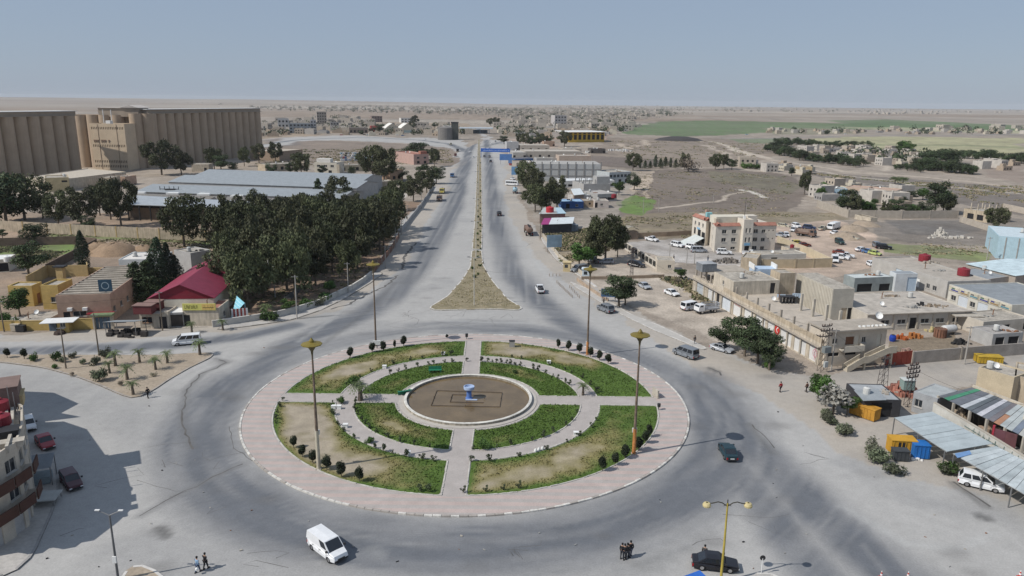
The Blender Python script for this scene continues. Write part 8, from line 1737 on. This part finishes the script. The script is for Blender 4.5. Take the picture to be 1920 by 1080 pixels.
for key,bx,by,ty,w,lb in [('thick0',12,418,318,1.3,'broad dark tree at the far left edge below the silos'),('euc1',46,412,324,1.4,'dark tree second from left edge below the silos'),('thick1',80,410,366,1.3,'low dark tree right of the far left pair'),('euc3',110,424,358,1.1,'dark ragged tree behind the ochre boundary wall'),('euc4',153,428,352,1.15,'dark drooping tree in front of the boundary wall gap'),('pine0',168,432,402,1.2,'small round dark tree at the boundary wall'),('euc0',188,404,348,1.1,'dark tree at the left end of the sheet roof hall'),('euc1',228,424,335,.95,'tall dark tree before the sheet roof hall corner'),('euc2',208,412,340,1.0,'dark tree beside the tallest one at the hall corner'),('euc3',346,462,368,1.15,'large hanging tree in front of the sheet roof hall'),('euc4',385,432,385,1.0,'pale dusty tree right of the hanging tree'),
    ('euc1',303,328,262,1.25,'large dark tree at the foot of the right silo row'),('euc2',340,328,284,1.3,'greyish tree beside the large dark one at the silos'),('euc3',402,318,277,1.1,'dark tree further along the right silo row'),('pine1',415,322,288,1.3,'bushy tree before the right silo row'),('pine2',437,322,302,1.2,'small bushy tree near the end of the silos'),('euc0',458,312,276,1.0,'dark tree at the end of the silo row'),('euc4',486,306,270,1.1,'tree beyond the end of the silos'),('euc2',517,304,268,1.2,'large tree left of the tan warehouse'),('pine0',509,328,304,1.1,'dark tree before the long ochre house'),('euc3',565,330,286,1.1,'tree before the cream two-storey house'),('pine1',545,328,303,1.3,'bushy tree left of the cream house'),('pine3',605,330,308,1.2,'dark round tree in front of the cream house'),('pine2',660,330,310,1.0,'small tree right of the cream house'),
    ('euc1',699,342,272,1.1,'tall ragged tree behind the small brick house'),('euc2',722,345,278,1.1,'tall tree right of the ragged one near the brick house'),('pine3',783,300,264,2.0,'big round dark tree behind the pink house'),('euc0',815,312,278,1.0,'dark tree right of the pink house'),('pine0',750,338,312,1.4,'dark spreading tree left of the pink house'),('pine1',795,345,306,1.3,'dark spreading tree below the pink house'),('pine2',818,345,308,1.2,'dark tree at the verge below the pink house'),('euc3',740,395,338,1.2,'brownish tree at the back edge of the grove'),('euc4',775,378,330,1.2,'dark tree above the parked tipper lorries'),('euc1',800,362,318,1.2,'dark tree beside the blue cabbed lorry'),('con0',598,388,333,1.0,'pointed conifer in front of the long grey halls'),('euc2',635,392,333,1.3,'broad tree right of the pointed conifer'),('pine3',690,320,300,1.2,'tree behind the halls near the small houses'),
    ('cyp0',158,508,432,1.15,'single slim cypress in the red soil yard'),('cyp1',302,556,445,1.25,'tallest dark cypress behind the wine red roof'),('cyp0',318,552,456,1.2,'second dark cypress behind the wine red roof'),('cyp1',287,560,480,1.2,'third dark cypress at the workshop side'),('con1',258,566,488,1.2,'dark conifer beside the ribbed workshop roof'),('con0',280,566,484,1.2,'dark layered conifer between workshop and red hall'),('cyp0',334,548,478,1.3,'dark cypress touching the red roof hall'),('pine1',55,522,450,1.15,'large dark tree at the garden hut'),('pine2',66,458,415,1.5,'dark round tree before the boundary wall at left'),('pine3',5,448,428,1.2,'small dark tree at the left edge of the boundary wall'),('broad0',38,594,538,1.2,'bright feathery tree in front of the yellow block'),('gbush0',12,606,580,1.3,'low green bush at the left street wall'),
    ('euc1',440,560,478,1.1,'hanging dark tree right of the red roof hall'),('broad1',540,588,560,1.2,'yellow green shrub tree at the park wall'),('gbush1',505,600,578,1.2,'green bush by the park front wall'),('gbush2',570,578,558,1.2,'green bush mid park front wall'),('gbush0',612,565,546,1.2,'green bush at the upper park wall'),('broad2',618,552,525,1.2,'small green tree inside the park wall'),('palm1',500,592,565,.9,'small palm inside the park by the wall'),('bush1',600,572,555,1.3,'olive scrub at the park wall'),
    ('euc3',990,365,302,1.1,'tall ragged willow on the right verge below the hoardings'),('euc4',1001,372,318,1.1,'second willow right of the tall one on the verge'),('euc0',1003,398,345,1.2,'dark round tree at the verge by the magenta shop'),('euc1',1024,396,342,1.2,'dark tree in the clump by the magenta shop'),('euc2',1044,394,333,1.0,'pointed dark tree right of the verge clump'),('euc3',1015,394,352,1.2,'low tree filling the verge clump'),('broad1',1160,366,338,1.1,'bright green tree beside the long grey house'),('euc0',1135,492,402,1.1,'great willow beside the arched fence'),('euc4',1158,482,424,.9,'right half of the willow group by the arched fence'),('euc2',1112,494,432,1.0,'left willow of the group above the estate'),('broad0',1086,500,455,1.4,'round bright green tree beside the guard booth'),('broad2',1104,496,462,1.3,'green tree between booth and willow'),('pine1',1160,575,512,1.35,'dark leaning pine behind the blue billboard'),('pine2',1172,572,524,1.2,'smaller pine right of the leaning pine'),
    ('pine0',1358,655,590,1.2,'left pine of the clump before the shop block'),('pine3',1396,668,586,1.1,'tall middle pine of the clump before the shop block'),('pine1',1420,682,605,1.2,'dark pine right of the middle one before the shops'),('pine2',1442,694,618,1.1,'lowest right pine of the clump before the shops'),('broad1',1276,524,502,1.3,'dark green tree at the gatehouse corner'),('broad0',1533,752,700,1.1,'green acacia above the walker by the dirt lane'),('broad2',1547,762,706,1.0,'green acacia behind the white blossom tree'),('broad1',1588,778,738,1.2,'round green acacia beside the rusty container'),
    ('euc1',1187,320,287,1.2,'dark tree at the corner of the ploughed field'),('pine0',1189,356,322,1.1,'dark tree right of the pale villa'),('dry0',1290,322,287,.9,'large bare grey tree at the field top'),('euc2',1283,318,288,1.0,'grey tree behind the bare one at the field top'),('euc3',1341,318,288,1.2,'dark tree among the field top houses'),('euc4',1357,316,289,1.1,'second dark tree among the field top houses'),('pine2',1372,318,296,1.2,'round tree at the right of the field top houses'),('gbush1',1400,316,304,1.8,'green hedge clump at the field top'),('gbush2',1420,317,306,1.8,'second green hedge clump at the field top'),('euc0',1508,365,322,.8,'thin ragged tree alone at the village edge'),('euc1',1866,430,388,1.3,'lone dark tree at the right by the low ruins'),('tallpalm',1675,366,328,1.0,'left tall palm in the village compound'),('tallpalm',1690,364,329,1.0,'right tall palm in the village compound'),
    ('broad0',1562,425,424,1.0,'')]:
    if lb: tr(key,bx,by,ty,lb,None,w)
tm = trunk_mesh(.6,.03,[(.2,.1,.6),(-.2,0,.7)],5).mesh('trunk',BARK); cm = leaf_mesh('crown', BLOS, [(g.uniform(-.3,.3),g.uniform(-.3,.3),g.uniform(.3,.8),.2,.2,.18) for _ in range(9)], 60, .05, seed=5); TREES['blos'] = ('blossom_tree',tm,cm); tr('blos',1562,776,716,'white blossoming tree between the green acacias',None,1.2)
for px,py,h,k,lb in [(1545,778,1.4,'bush0','first shrub in the line along the dirt lane'),(1553,790,1.6,'bush1','second shrub in the line along the dirt lane'),(1560,795,1.3,'bush2','third shrub in the line along the dirt lane'),(1578,812,2.0,'bush0','round shrub with stones below the rusty container'),(1636,855,2.2,'bush1','left large grey green shrub before the orange container'),(1650,868,2.0,'bush2','middle grey green shrub before the orange container'),(1673,886,1.8,'bush0','lowest grey green shrub before the dark bin'),(1772,886,1.8,'gbush2','spiky green shrub below the canopy edge'),(1782,888,1.6,'bush1','grey shrub behind the spiky one under the canopy'),(1440,690,1.6,'gbush1','low bush at the foot of the shop pines'),(1345,560,1.2,'dry1','dry weeds along the shop front step'),(1270,530,1.5,'dry2','dry weeds on the bank behind the white saloon'),(1250,528,1.3,'bush2','scrub on the bank behind the white saloon')]: tree(k,px,py,h,lb,None,'bush',wide=1.2)
for i in range(9): tr('con%d'%(i%2) if i%3 else 'cyp0', 1200+i*9.5, 314+g.uniform(-1,2), 299-g.uniform(-3,9), 'small conifer in the row along the top of the ploughed field','conifers along the top of the ploughed field',1.2)
VT = 'village trees between the ochre houses'
for px,py,ty,w in [(1588,402,350,1.2),(1600,405,366,1.1),(1578,398,366,1.1),(1615,404,372,1.2),(1632,404,378,1.2),(1660,406,380,1.3),(1676,404,370,1.3),(1700,406,380,1.2),(1712,405,382,1.2),(1735,405,372,1.3),(1752,400,336,1.0),(1775,402,366,1.3),(1768,398,352,1.1),(1730,375,352,1.6),(1708,375,356,1.6),(1545,365,340,1.1),(1538,372,350,1.2),(1562,345,330,1.6),(1484,330,312,1.1),(1640,385,372,1.5),(1690,385,366,1.5)]:
    tr(g.choice(['pine0','pine1','pine2','pine3','euc2','broad2']),px,py,ty,'dark round tree in the walled village at the right',VT,w)
GB = 'trees of the green belts at the far right'
def belt(a, b, n, h0, h1, keys=('thick0','thick1','thick2')):
    for i in range(n):
        t = (i+g.uniform(-.4,.4))/n; px, py = a[0]+(b[0]-a[0])*t, a[1]+(b[1]-a[1])*t+g.uniform(-2,2); tree(g.choice(keys),px,py,g.uniform(h0,h1),'dark tree in a long belt around the far right village',GB,wide=g.uniform(1.1,1.6))
belt((1440,284),(1510,302),14,6,11); belt((1500,300),(1625,314),20,5,8); belt((1490,272),(1640,278),26,5,8); belt((1440,280),(1500,270),10,6,11); belt((1715,316),(1830,328),22,6,10); belt((1680,318),(1730,322),9,4,6); belt((1800,296),(1925,308),18,6,10); belt((1690,286),(1705,290),5,9,13,('broad0','broad1')); belt((1720,304),(1800,308),12,8,13)
FT = 'dark trees around the far town'
for px,py,ty,w in [(713,250,231,1.6),(778,238,217,1.1),(772,243,228,1.5),(815,240,228,1.5),(975,272,252,1.3),(985,273,250,1.3),(995,274,256,1.2),(1003,273,253,1.2),(1012,273,250,1.3),(1022,270,254,1.3),(1030,268,252,1.3),(1058,275,247,1.4),(945,270,254,1.8),(920,236,222,1.6),(930,236,220,1.4),(1205,222,215,2)]: tr(g.choice(['pine0','pine1','euc2','euc4']),px,py,ty,'dark tree standing among the far houses',FT,w)
# ------------------------------------------------------------------ far town and villages
HW_ = [(.40,.35,.29),(.33,.28,.23),(.45,.42,.38),(.37,.30,.23),(.30,.29,.28),(.48,.44,.36)]; HM = []
for i,c in enumerate(HW_):
    b = MB(); w,d,h = g.uniform(9,15),g.uniform(8,13),g.choice([3.4,3.6,4.2,6.8]); b.prism([(-w/2,-d/2),(w/2,-d/2),(w/2,d/2),(-w/2,d/2)],-.3,h); b.prism([(-w/2+.3,-d/2+.3),(w/2-.3,-d/2+.3),(w/2-.3,d/2-.3),(-w/2+.3,d/2-.3)],h,h+.02,1)
    for (x0,x1,y0,y1) in [(-w/2,w/2,-d/2,-d/2+.3),(-w/2,w/2,d/2-.3,d/2),(-w/2,-w/2+.3,-d/2+.3,d/2-.3),(w/2-.3,w/2,-d/2+.3,d/2-.3)]: b.box(x0,x1,y0,y1,h,h+.6)
    if i%2: b.box(-w*.3,w*.1,-d*.1,d*.35,h+.02,h+2.6)
    else: b.lathe([(.7,0),(.7,1.3),(.1,1.5)],8,(w*.25,d*.1,h))
    for fl in range(int(h//3)):
        for q in range(3): b.box(-w*.38+q*w*.3,-w*.38+q*w*.3+1.5,-d/2-.03,-d/2+.05,.8+fl*3.2,2.3+fl*3.2,2); b.box(w/2-.05,w/2+.03,-d*.35+q*d*.3,-d*.35+q*d*.3+1.3,.8+fl*3.2,2.2+fl*3.2,2)
    HM.append((b,b.mesh('town_house',[P(c,.9,.2),P((.42,.38,.33),.9,.2),BLD])))
REG = [([(470,236),(520,228),(640,222),(700,230),(690,248),(640,250),(470,258)],190),([(640,238),(720,236),(880,240),(880,252),(800,256),(640,254)],60),([(925,236),(1000,222),(1180,220),(1200,240),(1150,252),(1100,262),(1000,258),(940,256)],270),
       ([(1560,296),(1640,288),(1700,290),(1780,300),(1760,308),(1680,312),(1600,306),(1510,296)],120),([(1490,284),(1600,278),(1680,284),(1600,292)],60),([(1530,352),(1660,352),(1700,372),(1700,392),(1600,372),(1540,380)],50),([(1470,312),(1520,318),(1510,330),(1440,322)],9),([(1820,312),(1900,310),(1900,320),(1825,322)],5),([(1330,306),(1440,304),(1440,314),(1340,314)],6),([(1440,244),(1560,246),(1720,243),(1920,240),(1920,252),(1440,252)],80),
       ([(470,200),(700,198),(900,202),(1000,206),(1000,214),(900,216),(700,212),(470,206)],300),([(900,206),(1100,199),(1240,206),(1300,214),(1200,224),(960,226)],620),([(0,183),(200,185),(470,190),(470,199),(0,190)],110),([(1100,196),(1920,206),(1920,212),(1300,210)],120),([(1620,212),(1760,211),(1760,214),(1620,215)],22)]
pts = []
for px, n_ in REG:
    a = np.array(px, float); k = 0
    while k < n_:
        x, y = RNG.uniform(a[:,0].min(),a[:,0].max()), RNG.uniform(a[:,1].min(),a[:,1].max())
        if pip(a, np.array([x]), np.array([y]))[0]: pts.append((x,y)); k += 1
pts.sort(key=lambda p: -p[1]); far = MB(); cnt = 0; seen = []
for px,py in pts:
    x,y = G(px,py); i = g.randrange(6); rz = g.choice((0,PI/2,PI))+g.uniform(-.25,.25)+(.3 if px > 1400 else 0)
    if y < 1500 and any((x-a)**2+(y-b)**2 < (95 if px > 1400 else 190) for a,b in seen): continue
    seen.append((x,y))
    if cnt < 288:
        reg = 'walled village at the right' if px > 1400 and py > 260 else 'strip along the far right road' if px > 1400 else 'suburb left of the avenue end' if px < 890 else 'field top' if 1320 < px <= 1400 else 'suburb right of the avenue end'
        o = link('town_house', HM[i][1], None, (x,y,0), rz); o.scale = (.66,.66,.8) if px > 1400 else (1,1,1); tag(o,''+['tan','brown','pale grey','ochre','dark grey','cream'][i]+' flat-roofed house with roof '+('room' if i%2 else 'tank')+' in the '+reg,'house','houses in the '+reg); cnt += 1
    else: sc = g.uniform(.8,1.5); far.add(HM[i][0], Matrix.Translation((x,y,max(0,18*0)))@Matrix.Rotation(rz,4,'Z')@Matrix.Scale(sc,4))
fo = obj('far_town', far, [P((.40,.36,.31),.9,.2),P((.44,.40,.36),.9,.2),BLD]); tag(fo, kind='stuff')
bl = []
for px,n_ in [(REG[0][0],60),(REG[2][0],90),(REG[1][0],18),(REG[10][0],170),(REG[11][0],260),(REG[12][0],50),(REG[13][0],130),(REG[9][0],25),(REG[3][0],30)]:
    a = np.array(px,float); k = 0
    while k < n_:
        u_, v_ = RNG.uniform(a[:,0].min(),a[:,0].max()), RNG.uniform(a[:,1].min(),a[:,1].max())
        if pip(a, np.array([u_]), np.array([v_]))[0]: x,y = G(u_,v_); r = g.uniform(2,4.5)*(1+min(1.2,y/4000)); bl.append((x,y,r*1.0,r*1.3,r*1.3,r)); k += 1
tag(link('far_trees', leaf_mesh('far_trees', PINE, bl, 70, 1.1, seed=3)), kind='stuff')
# village walls and ruins at the right
wall_run('village_wall','long grey concrete wall in front of the village trees',[(1532,388),(1560,398),(1590,408),(1690,410),(1795,409)],3.2,P((.37,.33,.28),.9,.18),.3,9)
wall_run('village_wall','pale wall at the right end of the village near the lone tree',[(1800,416),(1850,432),(1925,450)],2.2,P((.42,.37,.31),.9,.2),.3,9); wall_run('village_wall','pale broken wall beyond the lone tree',[(1880,392),(1925,402)],2.6,P((.42,.37,.31),.9,.2),.3)
b = Bld('ruined_house','roofless tan house with bare columns at the right end of the village',rect((1805,410),(1850,418),0,d=12),4.0,TANW,ROOFC,.3); b.row(0,'dark',2,.5,3,2.2,.3,.7).done()
for i in range(8): bb = MB(); boxpts(bb,b.along(0,.05+.14*i,-3-4*(i%2)),b.edge(0)[1],.35,.35,4.0,6.6); b.part('column',bb,CREAM2)
b = Bld('wall_stub','low ruined wall frame at the foot of the spoil heap',rect((1602,411),(1632,418),0,d=3),1.8,CREAM2,ROOFC,.2,).done(False); b = Bld('blue_house','pale blue house in the walled village',rect((1556,368),(1588,369),0,d=9),3.6,P((.34,.46,.55),.9,.15),ROOFC,.3); b.row(0,'dark',3,.8,1.5,1.6).done()
b = Bld('long_row_house','long pinkish row house behind the village trees',rect((1585,366),(1680,374),0,d=10),4.2,P((.47,.37,.29),.9,.15),P((.42,.30,.24),.9,.2),.3); b.row(0,'dark',8,.8,1.6,1.8,.06,.94).done(); b = Bld('yellow_roof_house','ochre flat-roofed house at the track above the village',rect((1492,326),(1522,327),0,d=9),4.4,P((.46,.36,.22),.9,.15),ROOFC,.4); b.row(0,'dark',3,.6,2,2).done()
heap('white_spoil','white broken masonry heap in the dark field',1762,444,4,2.4,3.4,P((.50,.47,.42),.9,.2),91,0,60,.7,'spoil heap'); fl_ = heap('rubble_trail','flat trail of white rubble in the dark field',1790,448,9,2.5,1.0,P((.50,.47,.42),.9,.2),92,0,40,.9,'spoil heap')
for i,(px,py) in enumerate([(1600,432),(1622,424),(1588,446)]): 
    x,y = G(px,py); bb = MB(); bb.lathe([(max(.1,6*(1-k/5)**.8),2.2*math.sin(PI/2*k/5)) for k in range(6)],16); bb.v = [(vx+g.uniform(-.5,.5),vy+g.uniform(-.5,.5),vz) for vx,vy,vz in bb.v]; tag(obj('spoil_heap',bb,M('pale earth',(.31,.25,.19),.95,.2,.4,.2,3,bump=.5),None,(x,y,-.1),None,True),['brown spoil heap behind the dirt lot','brown spoil heap nearest the wall stub','brown spoil heap behind the wrecks'][i],'mound')
SCRUB = [([(1100,440),(1180,405),(1440,400),(1560,405),(1560,418),(1300,448),(1180,448)],500,.4),([(1020,430),(1110,430),(1170,460),(1060,495)],900,.5),([(1620,455),(1860,452),(1900,480),(1700,478)],160,.4),([(480,280),(840,280),(850,305),(480,318)],1500,.7),([(1195,320),(1460,325),(1510,350),(1440,405),(1180,400)],700,.3),([(1135,262),(1440,268),(1420,310),(1190,312)],700,.5),([(80,430),(430,448),(430,470),(90,450)],700,.4),([(0,455),(145,458),(80,495),(0,490)],900,.35),([(1440,320),(1920,350),(1920,400),(1700,345)],500,.5),([(1245,522),(1290,545),(1330,575),(1345,560),(1290,520)],260,.5),([(440,420),(760,380),(740,450),(690,520),(470,600)],1200,.4)]
sx, sy, sh_, sc_ = [], [], [], []
for px,n_,h_ in SCRUB:
    a = world_poly(px); X_ = RNG.uniform(a[:,0].min(),a[:,0].max(),n_*6); Y_ = RNG.uniform(a[:,1].min(),a[:,1].max(),n_*6); k = pip(a,X_,Y_) & (fbm(X_,Y_,14,61) > .47); X_, Y_ = X_[k][:n_], Y_[k][:n_]; sx.append(X_); sy.append(Y_); sh_.append(np.full(len(X_),h_)); sc_.append(np.where(RNG.random((len(X_),1)) < .35, np.array((.12,.135,.06)), np.array((.27,.23,.15))))
sx, sy, sh_, sc_ = map(np.concatenate,(sx,sy,sh_,sc_)); k3 = 4
for nm, lo, hi in (('scrub',0,.45),('dry_scrub',.45,1)):
    q = (sh_ >= lo) & (sh_ < hi)
    if q.sum(): tufts(nm, np.repeat(sx[q],k3), np.repeat(sy[q],k3), np.zeros(q.sum()*k3), np.repeat(sc_[q],k3,0), int(q.sum()*k3*1.5), hi*.5, 9, .22)
# ------------------------------------------------------------------ people
def skin(name, J, E, R, mat, parent):
    me = bpy.data.meshes.new(name); me.from_pydata(J, E, []); o = bpy.data.objects.new(name, me); COL.objects.link(o)
    o.modifiers.new('s','SKIN').use_smooth_shade = True
    for i,r in enumerate(R): me.skin_vertices[0].data[i].radius = (r, r)
    me.skin_vertices[0].data[0].use_root = True
    sb_ = o.modifiers.new('d','SUBSURF'); sb_.levels = sb_.render_levels = 1
    m2 = bpy.data.meshes.new_from_object(o.evaluated_get(bpy.context.evaluated_depsgraph_get())); bpy.data.objects.remove(o); m2.name = name; m2.materials.clear(); m2.materials.append(mat); return link(name, m2, parent)
SKINM = P((.36,.22,.15),.6,.08)
def person(px, py, face, h, label, top, legs, stride=.2, robe=False, bag=None, ax=0.0, group=None):
    x,y = G(px,py); k = h/1.75; t = thing('person',label,'person',(x,y,0.0),face,group); t.scale = (k,k,k); s = stride
    J = [(0,0,.95),(0,0,1.15),(.01,0,1.38),(.02,0,1.50),(.03,0,1.58),(.05,0,1.70), (0,-.19,1.42),(-s*.6,-.25,1.14),(-s*.3+.10,-.25,.90),(-s*.3+.15,-.25,.80), (0,.19,1.42),(s*.5,.25+ax*.2,1.14),(s*.8+.05,.25+ax,.92),(s*.8+.1,.25+ax,.82), (.0,-.10,.90),(s*.5+.03,-.11,.49),(s,-.11,.08),(s+.16,-.12,.04), (.0,.10,.90),(-s*.3+.04,.11,.49),(-s,.11,.09),(-s+.15,.12,.04)]
    E = [(0,1),(1,2),(2,3),(3,4),(4,5),(2,6),(6,7),(7,8),(8,9),(2,10),(10,11),(11,12),(12,13),(0,14),(14,15),(15,16),(16,17),(0,18),(18,19),(19,20),(20,21)]
    R = [.125,.12,.135,.055,.085,.085,.06,.045,.035,.04,.06,.045,.035,.04,.085,.06,.04,.04,.085,.06,.04,.04]
    b = skin('body',J,E,R,SKINM,t)
    sub = lambda ids: ([J[i] for i in ids],[(ids.index(a),ids.index(c)) for a,c in E if a in ids and c in ids],[R[i]*1.16+.012 for i in ids])
    a = sub([0,1,2,6,7,8,10,11,12]); skin('shirt',*a,top,t)
    if robe: m_ = MB(); m_.lathe([(.30,.10),(.24,.6),(.17,1.0),(.16,1.05)],12); obj('robe',m_,legs,t)
    else: a = sub([0,14,15,16,18,19,20]); skin('trousers',*a,legs,t)
    m_ = MB(); m_.lathe([(.09,1.60),(.115,1.68),(.10,1.77),(.03,1.81)],10,(.035,0,0)); obj('hair',m_,BLACK,t)
    for (fx,fy) in ((s,-.11),(-s,.11)): m_ = MB(); m_.box(fx-.08,fx+.2,fy-.055,fy+.055,0,.09); obj('shoe',m_,BLACK,t)
    if bag: o = tag(obj('plastic_bag',MB().lathe([(.05,0),(.16,.08),(.14,.25),(.03,.36)],9),WHITE,None,(x+.1,y-.35,.45)),bag,'bag')
BK = P((.015,.015,.018),.8,.1); JN = P((.06,.09,.15),.8,.1)
person(371,1073,1.2,1.72,'person in pale blue shirt and jeans walking at lower left',P((.22,.33,.46),.8,.1),JN,.22,bag='white bag held by the person in pale blue at lower left'); person(386,1067,1.2,1.78,'person all in black walking beside the one in pale blue',BK,BK,.2)
for i,(px,py,f,lb) in enumerate([(1166,1047,.3,'person in black leftmost of the four walking together'),(1171,1049,.6,'person in black second from left of the four'),(1176,1048,.5,'person in black with bare head in the middle of the four'),(1182,1044,.8,'person in black coat rightmost of the four')]): person(px,py,f+1.0,1.72+.03*i,lb,BK,P((.02,.022,.03),.8,.1) if i < 3 else P((.10,.11,.14),.8,.1),.14)
person(278,746,2.6,1.75,'person in dark clothes walking by the kerb of the soil island',BK,BK,.24); person(1302,645,-1.0,1.72,'person in dark jacket and pale trousers on the pale pavement',P((.05,.055,.06),.8,.1),P((.16,.17,.18),.8,.1),.15); person(1463,735,2.0,1.75,'person in red shirt walking on the dirt street',P((.30,.02,.03),.8,.1),P((.04,.03,.04),.8,.1),.18); person(1512,735,2.2,1.7,'person in brown and dark clothes beside the green acacia',P((.14,.07,.05),.8,.1),BK,.2)
person(1320,1051,1.2,1.76,'person in dark clothes standing behind the black saloon',P((.06,.06,.06),.8,.1),BK,.05); person(1132,570,-2.6,1.7,'person in black beside the dark blue billboard',BK,BK,.12); person(1327,490,1.2,1.75,'person standing in the police yard near the sheet tank',P((.12,.13,.14),.8,.1),JN,.1); person(1263,488,1.2,1.72,'person in grey walking at the edge of the police yard',P((.2,.2,.2),.8,.1),BK,.15)
# sealed cracks, drain lines and painted wire shadows across the paving
bb = MB(); gc = random.Random(5)
def crack_or_shadow(px, w, wob=.25):
    P2 = [V2(G(*p)) for p in px]; pts = []
    for a, b in zip(P2[:-1], P2[1:]):
        k = max(1, int((b-a).length/1.2)); d = (b-a).normalized(); pts += [a.lerp(b,j/k)+Vector((-d.y,d.x))*gc.uniform(-wob,wob) for j in range(k)]
    pts.append(P2[-1]); L_ = []
    for i, p in enumerate(pts):
        d = (pts[min(i+1,len(pts)-1)]-pts[max(i-1,0)]).normalized(); n = Vector((-d.y,d.x))*w*gc.uniform(.3,.7); L_.append((p-n, p+n))
    for (a,b),(c,d) in zip(L_[:-1],L_[1:]): bb.face([(*a,.006),(*c,.006),(*d,.006),(*b,.006)])
crack_or_shadow([(262,968),(330,930),(400,895),(455,870)],.14); crack_or_shadow([(412,674),(426,680),(405,690),(375,702),(350,730),(342,770),(345,800),(362,842)],.24); crack_or_shadow([(1180,600),(1300,600)][:0] or [(1000,455),(985,462),(920,462)],.1); crack_or_shadow([(955,432),(909,432)],.1); crack_or_shadow([(962,511),(930,511),(915,508)],.1); crack_or_shadow([(500,880),(440,840),(430,800)],.09); crack_or_shadow([(1330,690),(1348,698),(1352,704)],.3); crack_or_shadow([(1408,796),(1440,826),(1452,840)],.16); crack_or_shadow([(1786,903),(1857,950)],.28,.1)  # lines across the right carriageway are overhead wire shadows painted as dark ribbons
crack_or_shadow([(780,455),(768,470),(758,485),(756,505)],.7,.5); crack_or_shadow([(744,516),(728,533),(705,545),(680,556),(655,570),(620,580)],.5,.4)
for i in range(26):
    x0, y0 = gc.choice([(gc.uniform(60,430),gc.uniform(780,1060)),(gc.uniform(450,1250),gc.uniform(1000,1070)),(gc.uniform(1300,1560),gc.uniform(760,1050)),(gc.uniform(700,960),gc.uniform(590,612))]); pp = [(x0,y0)]
    for k in range(gc.randrange(2,5)): pp.append((pp[-1][0]+gc.uniform(-40,60), pp[-1][1]+gc.uniform(-14,16)))
    crack_or_shadow(pp,.06,.3)
tag(obj('road_cracks_and_wire_shadows', bb, P((.115,.11,.105),.95,.3)), kind='stuff')
# litter on the paved ground
for i in range(80):
    px,py = g.uniform(60,1860), g.uniform(640,1070)
    if (px-875)**2/470**2+(py-800)**2/200**2 < 1 or (px < 420 and py < 760): continue
    s_ = g.uniform(.06,.18); o = tag(obj('litter',MB().prism([(s_*math.cos(q*1.5+i),s_*math.sin(q*1.5)*.7) for q in range(4)],0,.05+s_*.3), g.choice([GREY,DARK,CONC2,RUST]),None,(*G(px,py),.01)),'small scrap of litter lying on the dusty paving','litter','litter on the dusty paving')
